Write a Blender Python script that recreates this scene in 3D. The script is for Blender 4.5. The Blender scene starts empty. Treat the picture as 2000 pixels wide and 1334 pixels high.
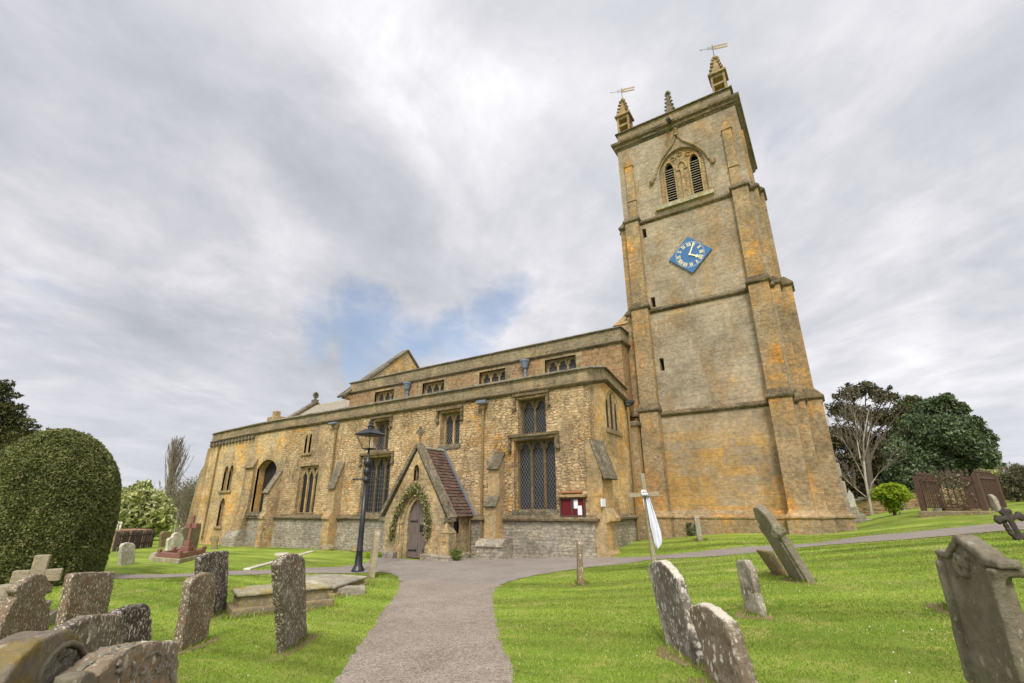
import bpy, math, random
import numpy as np
from math import sin, cos, pi, sqrt, tanh, log1p, exp, radians, atan2, hypot
from mathutils import Vector, Matrix
from mathutils.geometry import delaunay_2d_cdt

random.seed(7)
RNG = np.random.default_rng(7)
SC = bpy.context.scene
COL = SC.collection

# ------------------------------------------------------------------ camera model
F, PIT, YAW, ROL, EYE = 940.0, 0.3362256693684633, 0.5758466099454886, -0.004755269353580596, 1.70
_cp, _sp, _cy, _sy = cos(PIT), sin(PIT), cos(YAW), sin(YAW)
FWD = Vector((-_sy * _cp, _cy * _cp, _sp))
_r = Vector((_cy, _sy, 0)); _u = _r.cross(FWD)
RIGHT = _r * cos(ROL) + _u * sin(ROL)
UP = _u * cos(ROL) - _r * sin(ROL)
CAM = Vector((0, 0, EYE))

def ray(px, py):
    return RIGHT * ((px - 1000) / F) + UP * ((667 - py) / F) + FWD
def onY(px, py, d):
    r = ray(px, py); return CAM + r * (d / r.y)
def onX(px, py, d):
    r = ray(px, py); return CAM + r * (d / r.x)
def at(px, py, d):
    r = ray(px, py); return CAM + r * (d / hypot(r.x, r.y))
def onP(px, py, p0, n):
    r = ray(px, py); return CAM + r * ((p0 - CAM).dot(n) / r.dot(n))

def _ss(a, b, x):
    t = np.clip((x - a) / (b - a), 0, 1); return t * t * (3 - 2 * t)
def TV(x, y):
    """height of the ground at x, y (numpy arrays or floats)"""
    x = np.asarray(x, float); y = np.asarray(y, float)
    q = (x + 6.0) / 1.2
    sp = 1.2 * np.where(q > 30, q, np.log1p(np.exp(np.minimum(q, 30))))
    rise = 2.2 * np.tanh(.155 * sp / 2.2)
    fac = .4 + .6 * _ss(2, 13, y)
    dx = np.maximum(0, np.maximum(-7.5 - x, x + 4.5))
    z = rise * fac + .5 * np.exp(-dx * dx / 9) * np.exp(-(y - 20.5) ** 2 / 18) - .012 * np.minimum(np.maximum(0, -x - 20), 60)
    z = z + .36 * _ss(18, 25, y) * _ss(-1, 2.5, x) + .03 * np.minimum(40, np.maximum(0, y - 24)) * _ss(2, 8, x)
    return z
def T(x, y):
    return float(TV(x, y))
def G(px, py, tmax=200):
    """the point of the ground seen at a pixel"""
    r = ray(px, py); r = r / hypot(r.x, r.y); a = .5
    while a < tmax:
        P = CAM + r * a; st = .05 * max(1, a / 10)
        if P.z < T(P.x, P.y):
            lo, hi = a - st, a
            for _ in range(24):
                m = (lo + hi) / 2; P = CAM + r * m
                if P.z < T(P.x, P.y): hi = m
                else: lo = m
            return CAM + r * hi
        a += st
    return CAM + r * tmax
def proj(P):
    d = Vector(P) - CAM; w = d.dot(FWD); return 1000 + F * d.dot(RIGHT) / w, 667 - F * d.dot(UP) / w
def drop(p):
    return Vector((p[0], p[1], T(p[0], p[1])))

# ------------------------------------------------------------------ objects
def tag(o, label=None, cat=None, group=None, kind=None):
    if label: o['label'] = label
    if cat: o['category'] = cat
    if group: o['group'] = group
    if kind: o['kind'] = kind
    return o
def thing(name, loc, label, cat, group=None):
    o = bpy.data.objects.new(name, None); COL.objects.link(o)
    o.empty_display_size = .2; o.location = Vector(loc)
    return tag(o, label, cat, group)
def adopt(o, parent):
    if parent is not None:
        o.parent = parent
        o.matrix_parent_inverse = Matrix.Translation(-Vector(parent.location))

class MB:
    def __init__(s):
        s.v, s.f, s.m = [], [], []
    def add(s, verts, faces, mat=0):
        b = len(s.v); s.v.extend([tuple(q) for q in verts])
        for f in faces:
            s.f.append([b + i for i in f]); s.m.append(mat)
        return s
    def box(s, x0, x1, y0, y1, z0, z1, mat=0):
        vs = [(x, y, z) for z in (z0, z1) for y in (y0, y1) for x in (x0, x1)]
        return s.add(vs, [(0, 2, 3, 1), (4, 5, 7, 6), (0, 1, 5, 4), (2, 6, 7, 3), (0, 4, 6, 2), (1, 3, 7, 5)], mat)
    def bar(s, a, b, w, h, up=(0, 0, 1), mat=0):
        """a straight bar from a to b, w across and h along up"""
        a, b = Vector(a), Vector(b); d = (b - a).normalized(); up = Vector(up)
        sd = d.cross(up)
        if sd.length < 1e-4: sd = d.cross(Vector((0, 1, 0)))
        sd.normalize(); u = sd.cross(d).normalized()
        vs = []
        for p in (a, b):
            for i, j in ((-1, -1), (1, -1), (1, 1), (-1, 1)):
                vs.append(p + sd * (w / 2 * i) + u * (h / 2 * j))
        return s.add(vs, [(3, 2, 1, 0), (4, 5, 6, 7), (0, 1, 5, 4), (1, 2, 6, 5), (2, 3, 7, 6), (3, 0, 4, 7)], mat)
    def plate(s, outer, holes, fmap, w0, w1, mat=0, matside=None):
        """2D outline with holes, extruded from w0 to w1; fmap(u, v, w) -> point"""
        if matside is None: matside = mat
        loops = [list(outer)] + [list(h) for h in holes]
        def area(l): return sum(l[i][0] * l[(i + 1) % len(l)][1] - l[(i + 1) % len(l)][0] * l[i][1] for i in range(len(l)))
        if area(loops[0]) < 0: loops[0].reverse()
        for h in loops[1:]:
            if area(h) > 0: h.reverse()
        flat = [q for l in loops for q in l]; n = len(flat)
        edges = []; k = 0
        for l in loops:
            edges += [(k + i, k + (i + 1) % len(l)) for i in range(len(l))]; k += len(l)
        vo, _e, fo, ov, _oe, _of = delaunay_2d_cdt([Vector((q[0], q[1])) for q in flat], edges, [], 0, 1e-7, True)
        flat2 = [(q.x, q.y) for q in vo]
        for i, src in enumerate(ov):
            if src: flat2[i] = flat[src[0]]
        tr = []
        segs = [(l[i], l[(i + 1) % len(l)]) for l in loops for i in range(len(l))]
        def within(x, y):
            k = False
            for (xa, ya), (xb, yb) in segs:
                if (ya > y) != (yb > y) and x < (xb - xa) * (y - ya) / (yb - ya) + xa: k = not k
            return k
        for t in fo:
            a, b, c = (flat2[i] for i in t[:3])
            if not within((a[0] + b[0] + c[0]) / 3, (a[1] + b[1] + c[1]) / 3): continue
            cr = (b[0] - a[0]) * (c[1] - a[1]) - (b[1] - a[1]) * (c[0] - a[0])
            tr.append(tuple(t) if cr > 0 else tuple(t[::-1]))
        flat = flat2
        s.add([fmap(q[0], q[1], w0) for q in flat], tr, mat)
        s.add([fmap(q[0], q[1], w1) for q in flat], [t[::-1] for t in tr], mat)
        k = 0
        for l in loops:
            m = len(l); vs = [fmap(q[0], q[1], w0) for q in l] + [fmap(q[0], q[1], w1) for q in l]
            s.add(vs, [(i, m + i, m + (i + 1) % m, (i + 1) % m) for i in range(m)], matside)
        return s
    def sweep(s, path, prof, mat=0, closed=False):
        """prof: closed list of (out, up); path: list of (point, outward vector)"""
        k = len(prof); n = len(path); vs = []
        for P, o in path:
            P = Vector(P); o = Vector(o)
            for a, b in prof: vs.append(P + o * a + Vector((0, 0, b)))
        fs = []
        for i in range(n if closed else n - 1):
            j = (i + 1) % n
            for q in range(k):
                r = (q + 1) % k
                fs.append((i * k + q, i * k + r, j * k + r, j * k + q))
        if not closed:
            fs.append(tuple(range(k))[::-1]); fs.append(tuple((n - 1) * k + q for q in range(k)))
        return s.add(vs, fs, mat)
    def tube(s, pts, rad, n=8, mat=0, cap=True):
        pts = [Vector(q) for q in pts]
        if not hasattr(rad, '__len__'): rad = [rad] * len(pts)
        vs = []; pu = None
        for i, P in enumerate(pts):
            d = (pts[min(i + 1, len(pts) - 1)] - pts[max(i - 1, 0)]).normalized()
            a = Vector((0, 0, 1)) if abs(d.z) < .9 else Vector((1, 0, 0))
            if pu is not None: a = pu
            x = d.cross(a).normalized(); y = x.cross(d).normalized(); pu = y
            for k in range(n):
                t = 2 * pi * k / n; vs.append(P + (x * cos(t) + y * sin(t)) * rad[i])
        fs = [(i * n + k, i * n + (k + 1) % n, (i + 1) * n + (k + 1) % n, (i + 1) * n + k) for i in range(len(pts) - 1) for k in range(n)]
        if cap: fs += [tuple(range(n))[::-1], tuple((len(pts) - 1) * n + k for k in range(n))]
        return s.add(vs, fs, mat)
    def lathe(s, c, prof, n=16, mat=0, rot=0.0):
        c = Vector(c)
        vs = [c + Vector((r * cos(2 * pi * k / n + rot), r * sin(2 * pi * k / n + rot), z)) for r, z in prof for k in range(n)]
        fs = [(i * n + k, i * n + (k + 1) % n, (i + 1) * n + (k + 1) % n, (i + 1) * n + k) for i in range(len(prof) - 1) for k in range(n)]
        fs += [tuple(range(n))[::-1], tuple((len(prof) - 1) * n + k for k in range(n))]
        return s.add(vs, fs, mat)
    def blob(s, c, r, mat=0, seg=8, ring=6, jit=.12):
        c = Vector(c)
        if not hasattr(r, '__len__'): r = (r, r, r)
        vs = [c + Vector((0, 0, r[2]))]
        for i in range(1, ring):
            t = pi * i / ring
            for k in range(seg):
                p = 2 * pi * k / seg; j = 1 + random.uniform(-jit, jit)
                vs.append(c + Vector((r[0] * sin(t) * cos(p) * j, r[1] * sin(t) * sin(p) * j, r[2] * cos(t) * j)))
        vs.append(c - Vector((0, 0, r[2])))
        fs = [(0, 1 + k, 1 + (k + 1) % seg) for k in range(seg)]
        for i in range(ring - 2):
            for k in range(seg):
                a = 1 + i * seg; fs.append((a + k, a + seg + k, a + seg + (k + 1) % seg, a + (k + 1) % seg))
        a = 1 + (ring - 2) * seg; e = len(vs) - 1
        fs += [(a + (k + 1) % seg, a + k, e) for k in range(seg)]
        return s.add(vs, fs, mat)
    def build(s, name, mats, parent=None, smooth=False, bevel=0, remesh=0, disp=0, dscale=.15, flip=False):
        me = bpy.data.meshes.new(name)
        me.from_pydata([tuple(q) for q in s.v], [], s.f)
        if not isinstance(mats, (list, tuple)): mats = [mats]
        for m in mats: me.materials.append(m)
        if len(mats) > 1: me.polygons.foreach_set('material_index', s.m)
        if smooth: me.polygons.foreach_set('use_smooth', [True] * len(s.f))
        me.update()
        o = bpy.data.objects.new(name, me); COL.objects.link(o)
        adopt(o, parent)
        if bevel:
            b = o.modifiers.new('bevel', 'BEVEL'); b.width = bevel; b.segments = 2; b.limit_method = 'ANGLE'; b.angle_limit = radians(40)
        if remesh:
            r = o.modifiers.new('remesh', 'REMESH'); r.mode = 'VOXEL'; r.voxel_size = remesh; r.use_smooth_shade = True
        if disp:
            for k, (sc, st) in enumerate(((dscale, disp), (dscale * .3, disp * .45))):
                tx = bpy.data.textures.new(name + '_relief', 'CLOUDS'); tx.noise_scale = sc; tx.noise_depth = 3
                d = o.modifiers.new('relief', 'DISPLACE'); d.texture = tx; d.strength = st; d.mid_level = .5; d.texture_coords = 'GLOBAL'
        return o

def np_mesh(name, verts, k, mat, parent=None, smooth=False):
    """verts (n*k, 3): n loose faces of k corners"""
    n = len(verts) // k
    me = bpy.data.meshes.new(name)
    me.vertices.add(n * k); me.vertices.foreach_set('co', np.ascontiguousarray(verts, np.float32).ravel())
    me.loops.add(n * k); me.loops.foreach_set('vertex_index', np.arange(n * k, dtype=np.int32))
    me.polygons.add(n); me.polygons.foreach_set('loop_start', np.arange(0, n * k, k, dtype=np.int32))
    me.materials.append(mat); me.update(calc_edges=True); me.validate()
    o = bpy.data.objects.new(name, me); COL.objects.link(o); adopt(o, parent)
    return o

def arch(x0, x1, z0, zs, za, n=7, four=False):
    """outline of an arched opening: sill z0, springing zs, apex za"""
    c = (x0 + x1) / 2; h = (x1 - x0) / 2; r = za - zs
    pts = [(x0, z0), (x1, z0), (x1, zs)]
    for i in range(1, n):
        t = i / n
        if four: a = sqrt(max(0, 1 - t ** 2.2)) ; e = (c + h * (1 - t ** 1.0), zs + r * (1 - (1 - t) ** 2.3))
        else: e = (c + h * cos(t * pi / 2) ** 1.0 * (1 - .0 * t), zs + r * sin(t * pi / 2) ** 1.25)
        pts.append(e)
    pts.append((c, za))
    for e in pts[-2:2:-1]: pts.append((2 * c - e[0], e[1]))
    pts.append((x0, zs))
    return pts
def cusped(x0, x1, z0, zs, za):
    """a light whose head is cusped: two small foils under a pointed top"""
    c = (x0 + x1) / 2; h = (x1 - x0) / 2; r = za - zs
    half = [(x1, zs), (x1, zs + r * .18), (c + h * .82, zs + r * .38), (c + h * .50, zs + r * .42), (c + h * .62, zs + r * .58), (c + h * .52, zs + r * .78), (c + h * .25, zs + r * .9)]
    return [(x0, z0), (x1, z0)] + half + [(c, za)] + [(2 * c - a, b) for a, b in half[::-1]]
# ------------------------------------------------------------------ materials
class NT:
    def __init__(s, name):
        s.mat = bpy.data.materials.new(name); s.mat.use_nodes = True
        s.t = s.mat.node_tree; s.t.nodes.clear()
        s.out = s.t.nodes.new('ShaderNodeOutputMaterial')
    def n(s, typ, ins=None, **kw):
        nd = s.t.nodes.new(typ)
        for k, v in kw.items(): setattr(nd, k, v)
        for k, v in (ins or {}).items(): s.set(nd.inputs[k], v)
        return nd
    def set(s, sock, v):
        if isinstance(v, bpy.types.NodeSocket): s.t.links.new(v, sock)
        elif hasattr(v, 'outputs'): s.t.links.new(v.outputs[0], sock)
        else:
            if sock.type == 'RGBA' and len(v) == 3: v = (*v, 1)
            sock.default_value = v
    def math(s, op, a, b=0.0, c=None, clamp=False):
        nd = s.t.nodes.new('ShaderNodeMath'); nd.operation = op; nd.use_clamp = clamp
        s.set(nd.inputs[0], a); s.set(nd.inputs[1], b)
        if c is not None: s.set(nd.inputs[2], c)
        return nd.outputs[0]
    def vmath(s, op, a, b):
        nd = s.t.nodes.new('ShaderNodeVectorMath'); nd.operation = op
        s.set(nd.inputs[0], a)
        if op == 'SCALE': s.set(nd.inputs['Scale'], b)
        else: s.set(nd.inputs[1], b)
        return nd.outputs[0] if op != 'DOT_PRODUCT' else nd.outputs['Value']
    def mix(s, f, a, b, blend='MIX'):
        nd = s.t.nodes.new('ShaderNodeMix'); nd.data_type = 'RGBA'; nd.blend_type = blend; nd.clamp_factor = True
        s.set(nd.inputs[0], f); s.set(nd.inputs[6], a); s.set(nd.inputs[7], b)
        return nd.outputs[2]
    def noise(s, vec, scale, detail=4.0, rough=.55, color=False, dist=0.0):
        nd = s.n('ShaderNodeTexNoise', {'Scale': scale, 'Detail': detail, 'Roughness': rough, 'Distortion': dist})
        if vec is not None: s.set(nd.inputs['Vector'], vec)
        return nd.outputs['Color' if color else 0]
    def ramp(s, fac, stops, interp='LINEAR'):
        nd = s.t.nodes.new('ShaderNodeValToRGB'); r = nd.color_ramp; r.interpolation = interp
        while len(r.elements) < len(stops): r.elements.new(.5)
        for e, (p, c) in zip(r.elements, stops):
            e.position = p
            if not hasattr(c, '__len__'): c = (c, c, c)
            e.color = (*c, 1) if len(c) == 3 else c
        s.set(nd.inputs[0], fac); return nd.outputs[0]
    def step(s, x, lo, hi):
        nd = s.t.nodes.new('ShaderNodeMapRange'); nd.interpolation_type = 'SMOOTHSTEP'
        s.set(nd.inputs[0], x); nd.inputs[1].default_value = lo; nd.inputs[2].default_value = hi
        return nd.outputs[0]
    def bump(s, h, strength=.5, dist=.03, normal=None):
        nd = s.n('ShaderNodeBump', {'Strength': strength, 'Distance': dist, 'Height': h})
        if normal is not None: s.set(nd.inputs['Normal'], normal)
        return nd.outputs[0]
    def finish(s, col, rough=.9, normal=None, metal=0.0, spec=.3, **kw):
        b = s.n('ShaderNodeBsdfPrincipled', {'Base Color': col, 'Roughness': rough, 'Metallic': metal, 'Specular IOR Level': spec})
        for k, v in kw.items(): s.set(b.inputs[k], v)
        if normal is not None: s.set(b.inputs['Normal'], normal)
        s.t.links.new(b.outputs[0], s.out.inputs[0]); return s.mat
    def pos(s): return s.n('ShaderNodeNewGeometry').outputs['Position']
    def wall_uv(s):
        g = s.n('ShaderNodeNewGeometry'); p = s.n('ShaderNodeSeparateXYZ', {0: g.outputs['Position']})
        q = s.n('ShaderNodeSeparateXYZ', {0: g.outputs['True Normal']})
        ax, ay, az = (s.math('ABSOLUTE', q.outputs[i]) for i in range(3))
        u = s.math('ADD', s.math('MULTIPLY', p.outputs[0], s.math('MAXIMUM', ay, az)), s.math('MULTIPLY', p.outputs[1], ax))
        v = s.math('ADD', p.outputs[2], s.math('MULTIPLY', p.outputs[1], s.step(az, .6, .95)))
        return g.outputs['Position'], u, v, p

def simple(name, col, rough=.8, metal=0.0, var=.25, scale=8.0, bump=.15, spec=.3):
    m = NT(name); p = m.pos(); a = m.noise(p, scale, 5, .6)
    c = m.mix(a, [x * (1 - var) for x in col], [min(1, x * (1 + var)) for x in col])
    h = m.noise(p, scale * 4, 4, .6)
    return m.finish(c, rough, m.bump(h, bump, .01), metal, spec)

def masonry(name, cols, mortar, row=.15, width=.36, msize=.012, warp=.035, bump=.7, bdist=.03, patch=None, pcov=.5, grey=None, gcov=.5,
            lichen=.25, vor=0.0, fine=.25, msoft=.3, streak=None, pscale=.45, zgrey=None, mortf=.9, grain=.42, gain=1.25, tone=0.0, psoft=.055, ledge=None, tint=(1.04, .965, .83)):
    """coursed stone: per-stone tone, mortar, large patches of another tone, weathering streaks, lichen specks"""
    m = NT(name); P, u, v, sep = m.wall_uv()
    w1 = m.vmath('SUBTRACT', m.noise(P, 1.7, 3, .5, True), (.5, .5, .5))
    w2 = m.vmath('SUBTRACT', m.noise(P, 6.0, 3, .6, True), (.5, .5, .5))
    uv = m.n('ShaderNodeCombineXYZ', {0: u, 1: v, 2: 0.0}).outputs[0]
    uvw = m.vmath('ADD', m.vmath('ADD', uv, m.vmath('SCALE', w1, warp * 3)), m.vmath('SCALE', w2, warp * 1.5))
    br = m.n('ShaderNodeTexBrick', {'Vector': uvw, 'Color1': (0, 0, 0), 'Color2': (1, 1, 1), 'Mortar': (.5, .5, .5), 'Scale': 1.0, 'Mortar Size': msize, 'Mortar Smooth': msoft, 'Bias': 0.0, 'Brick Width': width, 'Row Height': row}, offset=.47, squash=.72, squash_frequency=3)
    rnd, mor = br.outputs['Color'], br.outputs['Fac']
    if vor:
        sv = m.vmath('MULTIPLY', uvw, (1 / (width * .95), 1 / (row * 1.05), 1))
        vd = m.n('ShaderNodeTexVoronoi', {'Vector': sv, 'Scale': 1.0, 'Randomness': .85}, voronoi_dimensions='2D', feature='DISTANCE_TO_EDGE').outputs['Distance']
        vc = m.n('ShaderNodeTexVoronoi', {'Vector': sv, 'Scale': 1.0, 'Randomness': .85}, voronoi_dimensions='2D').outputs['Color']
        vm = m.math('SUBTRACT', 1.0, m.step(vd, .02, .13))
        sel = m.step(m.noise(P, .9, 2, .5), .5 - vor * .25, .5 - vor * .25 + .06) if vor < 1 else 1.0
        rnd = m.mix(sel, rnd, m.n('ShaderNodeSeparateColor', {0: vc}).outputs[0])
        mor = m.mix(sel, mor, vm)
    n = len(cols)
    base = m.ramp(rnd, [(i / max(1, n - 1), c) for i, c in enumerate(cols)])
    mid = m.noise(P, 5.0, 5, .65)
    base = m.mix(m.step(mid, .35, .75), base, cols[n // 2])
    if patch is not None:
        k = m.noise(m.vmath('MULTIPLY', P, (1, 1, 1.35)), pscale, 7, .68)
        k = m.math('ADD', k, m.math('MULTIPLY', m.math('SUBTRACT', rnd, .5), .20))
        if ledge is not None:      # ochre bloom that spreads from under the projecting courses
            for zl in ledge:
                k = m.math('ADD', k, m.math('MULTIPLY', m.math('SUBTRACT', 1.0, m.step(m.math('ABSOLUTE', m.math('SUBTRACT', sep.outputs[2], zl)), .1, 1.3)), .075))
        base = m.mix(m.math('MULTIPLY', m.step(k, 1 - pcov - psoft, 1 - pcov + psoft), .92), base, m.mix(m.noise(P, 3.3, 5, .7), [x * .78 for x in patch], [x * 1.12 for x in patch]))
    if grey is not None:
        sv = m.n('ShaderNodeCombineXYZ', {0: m.math('MULTIPLY', u, 1.3), 1: m.math('MULTIPLY', v, .4), 2: 3.7}).outputs[0]
        k = m.noise(sv, .9, 8, .7)
        k = m.math('ADD', k, m.math('MULTIPLY', m.math('SUBTRACT', rnd, .5), .07))
        base = m.mix(m.math('MULTIPLY', m.step(k, 1 - gcov - .08, 1 - gcov + .1), .85), base, grey)
    if zgrey is not None:
        lo, hi, col, am = zgrey
        zz = m.math('ADD', sep.outputs[2], m.math('MULTIPLY', m.math('SUBTRACT', m.noise(P, .8, 6, .7), .5), abs(hi - lo) * 1.1))
        base = m.mix(m.math('MULTIPLY', m.step(zz, min(lo, hi), max(lo, hi)) if hi > lo else m.math('SUBTRACT', 1.0, m.step(zz, hi, lo)), am), base, col)
    if streak is not None:
        sv = m.n('ShaderNodeCombineXYZ', {0: m.math('MULTIPLY', u, 3.0), 1: m.math('MULTIPLY', v, .25), 2: 1.2}).outputs[0]
        base = m.mix(m.math('MULTIPLY', m.step(m.noise(sv, 1.5, 6, .7), .55, .75), .6), base, streak)
    mc = m.mix(m.noise(P, 2.2, 3), mortar, [x * .8 for x in mortar])
    base = m.mix(m.math('MULTIPLY', mor, mortf), base, mc)
    f1 = m.noise(P, 42, 4, .7)
    base = m.mix(1.0, base, m.ramp(f1, [(.25, 1 - fine), (.75, 1 + fine)]), 'MULTIPLY')
    if tone:
        base = m.mix(1.0, base, m.ramp(m.noise(m.vmath('ADD', P, (3, 5, 8)), .8, 7, .72), [(.32, 1 - tone * .8), (.5, 1.0), (.68, 1 + tone * .7)]), 'MULTIPLY')
    base = m.mix(1.0, base, (gain * tint[0], gain * tint[1], gain * tint[2]), 'MULTIPLY')
    f2 = m.noise(m.vmath('MULTIPLY', P, (1, 1, 1.5)), 6.5, 8, .82)
    base = m.mix(1.0, base, m.ramp(f2, [(.33, 1 - grain), (.5, .98), (.67, 1 + grain * 1.15)]), 'MULTIPLY')
    if lichen:
        l1 = m.step(m.noise(P, 8, 7, .75), .70 - lichen * .20, .80 - lichen * .20)
        base = m.mix(m.math('MULTIPLY', l1, .40), base, (.36, .325, .25))
        l2 = m.step(m.noise(m.vmath('ADD', P, (7, 3, 1)), 6, 7, .75), .68 - lichen * .18, .78 - lichen * .18)
        base = m.mix(m.math('MULTIPLY', l2, .60), base, (.07, .055, .035))
    h = m.math('SUBTRACT', m.math('ADD', m.math('MULTIPLY', rnd, .35), m.math('MULTIPLY', m.noise(P, 11, 5, .7), .8)), m.math('MULTIPLY', mor, .9))
    h = m.math('ADD', m.math('ADD', h, m.math('MULTIPLY', f1, .25)), m.math('MULTIPLY', f2, .6))
    return m.finish(base, .92, m.bump(h, bump, bdist), spec=.15)

OCH = (.36, .205, .065); OCH2 = (.40, .255, .09); STRAW = (.40, .295, .15); TAN = (.29, .205, .11); BRN = (.17, .105, .055); GREY = (.20, .175, .135); PALE = (.42, .36, .26); RUST = (.42, .185, .04)
M = {}
M['rubble'] = masonry('coursed_rubble', [(.185, .125, .072), (.315, .215, .115), (.345, .26, .155), (.40, .32, .205), (.30, .215, .125), (.43, .345, .215)], (.285, .225, .145), row=.10, width=.27, msize=.013, warp=.04, bump=.95, bdist=.065, patch=(.40, .235, .075), pcov=.40, grey=(.215, .175, .12), gcov=.46, lichen=.55, fine=.42, mortf=.75, vor=.06, gain=1.42, tone=.5, grain=.48, tint=(1.03, .96, .86))
M['ashlar'] = masonry('ochre_ashlar', [(.28, .20, .11), (.36, .255, .125), (.37, .285, .165), (.33, .23, .11)], (.35, .28, .17), row=.24, width=.55, msize=.010, warp=.02, bump=.7, bdist=.03, patch=(.40, .235, .07), pcov=.45, grey=(.25, .215, .155), gcov=.50, lichen=.55, fine=.34, streak=(.24, .205, .15), gain=1.36, tone=.45, grain=.45)
M['dressed'] = masonry('dressed_stone', [(.225, .165, .095), (.30, .22, .12), (.33, .245, .135)], (.24, .185, .11), row=.32, width=.6, msize=.006, warp=.01, bump=.6, bdist=.025, patch=(.34, .205, .075), pcov=.36, grey=(.19, .165, .12), gcov=.52, lichen=.6, fine=.38, streak=(.15, .125, .085), gain=1.2, grain=.55, tone=.4)
M['quoin'] = masonry('ochre_quoins', [(.31, .205, .095), (.37, .245, .105), (.28, .20, .105)], (.33, .25, .15), row=.3, width=.5, msize=.008, warp=.015, bump=.65, bdist=.03, patch=(.40, .19, .05), pcov=.33, grey=(.215, .18, .125), gcov=.55, lichen=.55, fine=.36, streak=(.185, .155, .105), gain=1.34, tone=.4)
M['plinth'] = masonry('grey_rubble_plinth', [(.20, .175, .135), (.33, .295, .235), (.26, .225, .165), (.36, .325, .26)], (.30, .275, .22), row=.115, width=.32, msize=.016, warp=.04, bump=1.0, bdist=.06, patch=(.30, .22, .125), pcov=.3, grey=(.235, .22, .19), gcov=.42, lichen=.5, fine=.38, grain=.55, tone=.4, tint=(1.0, .985, .97))
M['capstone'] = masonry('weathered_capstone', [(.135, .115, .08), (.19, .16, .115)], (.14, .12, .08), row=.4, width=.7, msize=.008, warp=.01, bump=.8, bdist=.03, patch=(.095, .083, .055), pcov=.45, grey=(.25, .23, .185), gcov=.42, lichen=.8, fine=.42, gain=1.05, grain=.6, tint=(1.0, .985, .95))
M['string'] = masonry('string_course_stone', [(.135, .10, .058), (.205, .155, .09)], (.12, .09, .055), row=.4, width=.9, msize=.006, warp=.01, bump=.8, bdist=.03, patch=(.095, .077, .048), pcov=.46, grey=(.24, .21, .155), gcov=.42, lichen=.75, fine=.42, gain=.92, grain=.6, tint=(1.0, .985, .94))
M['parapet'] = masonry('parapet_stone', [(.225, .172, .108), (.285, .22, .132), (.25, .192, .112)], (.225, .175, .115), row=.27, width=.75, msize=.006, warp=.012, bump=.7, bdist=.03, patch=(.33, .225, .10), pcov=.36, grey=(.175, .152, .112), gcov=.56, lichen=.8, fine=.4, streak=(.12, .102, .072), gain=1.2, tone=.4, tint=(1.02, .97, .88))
M['harling'] = masonry('pink_brown_harling', [(.215, .14, .085), (.24, .16, .095)], (.24, .15, .09), row=.3, width=.7, msize=.004, warp=.02, bump=.9, bdist=.03, patch=(.26, .18, .10), pcov=.45, grey=(.23, .17, .115), gcov=.4, lichen=.9, fine=.42, mortf=.2)
M['tower'] = masonry('tower_tan_ashlar', [(.208, .155, .094), (.242, .184, .116), (.222, .166, .100)], (.275, .215, .14), row=.34, width=.95, msize=.012, warp=.012, bump=.6, bdist=.022, patch=(.375, .225, .085), pcov=.375, psoft=.075, grey=(.262, .232, .182), gcov=.56, lichen=.5, fine=.36, pscale=.30, mortf=.6, streak=(.165, .132, .088), gain=1.22, tone=.4, ledge=(5.2, 9.95, 14.6, 19.3), grain=.36, tint=(1.01, .965, .90))
M['tower_low'] = masonry('tower_ochre_ashlar', [(.30, .19, .072), (.335, .22, .088), (.27, .178, .075)], (.33, .25, .145), row=.36, width=1.0, msize=.015, warp=.014, bump=.6, bdist=.022, patch=(.24, .20, .148), pcov=.45, psoft=.09, grey=(.25, .228, .188), gcov=.42, lichen=.4, fine=.32, pscale=.36, zgrey=(3.7, 5.4, (.235, .205, .16), .85), mortf=.85, streak=(.205, .16, .095), gain=1.2, tone=.4, grain=.36, tint=(1.03, .965, .86))
M['tower_quoin'] = masonry('tower_buttress_ashlar', [(.29, .19, .085), (.235, .172, .10), (.315, .205, .085)], (.28, .22, .14), row=.36, width=.8, msize=.013, warp=.014, bump=.65, bdist=.025, patch=(.43, .215, .045), pcov=.475, psoft=.07, grey=(.205, .176, .128), gcov=.55, lichen=.55, fine=.36, pscale=.42, streak=(.165, .13, .082), gain=1.22, tone=.45, grain=.5)
M['porch'] = masonry('porch_stone', [(.28, .215, .125), (.34, .27, .165), (.30, .22, .115)], (.30, .255, .175), row=.2, width=.45, msize=.010, warp=.02, bump=.75, bdist=.03, patch=(.34, .205, .068), pcov=.34, grey=(.22, .19, .135), gcov=.52, lichen=.55, streak=(.175, .15, .105), fine=.36, grain=.55, tone=.45)
M['dark_dressed'] = masonry('dark_window_stone', [(.125, .098, .066), (.165, .128, .085)], (.15, .12, .08), row=.32, width=.5, msize=.006, warp=.01, bump=.5, bdist=.02, grey=(.11, .095, .07), gcov=.45, lichen=.3, fine=.3, gain=.85)
M['drystone'] = masonry('boundary_wall_stone', [(.30, .23, .14), (.48, .38, .24), (.40, .28, .15), (.56, .47, .33)], (.22, .17, .1), row=.12, width=.32, msize=.02, warp=.04, bump=1.0, bdist=.05, lichen=.4, vor=.5, grey=(.36, .33, .26), gcov=.4)
M['lead'] = simple('lead_sheet', (.15, .165, .19), .55, 0, .2, 3)
M['slate'] = masonry('stone_slates', [(.19, .185, .17), (.26, .25, .22), (.22, .21, .18)], (.08, .08, .07), row=.2, width=.28, msize=.01, warp=.008, bump=.8, bdist=.02, lichen=.35)
M['iron'] = simple('black_painted_iron', (.012, .013, .018), .38, 0, .2, 6, .1, .5)
M['pipe'] = simple('ochre_painted_pipe', (.215, .145, .06), .6, 0, .25, 5)
M['darkpipe'] = simple('dark_cast_iron_pipe', (.06, .058, .06), .5, 0, .3, 5)
M['zinc'] = simple('blue_grey_lead_hopper', (.16, .20, .25), .5, 0, .3, 8)
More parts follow.
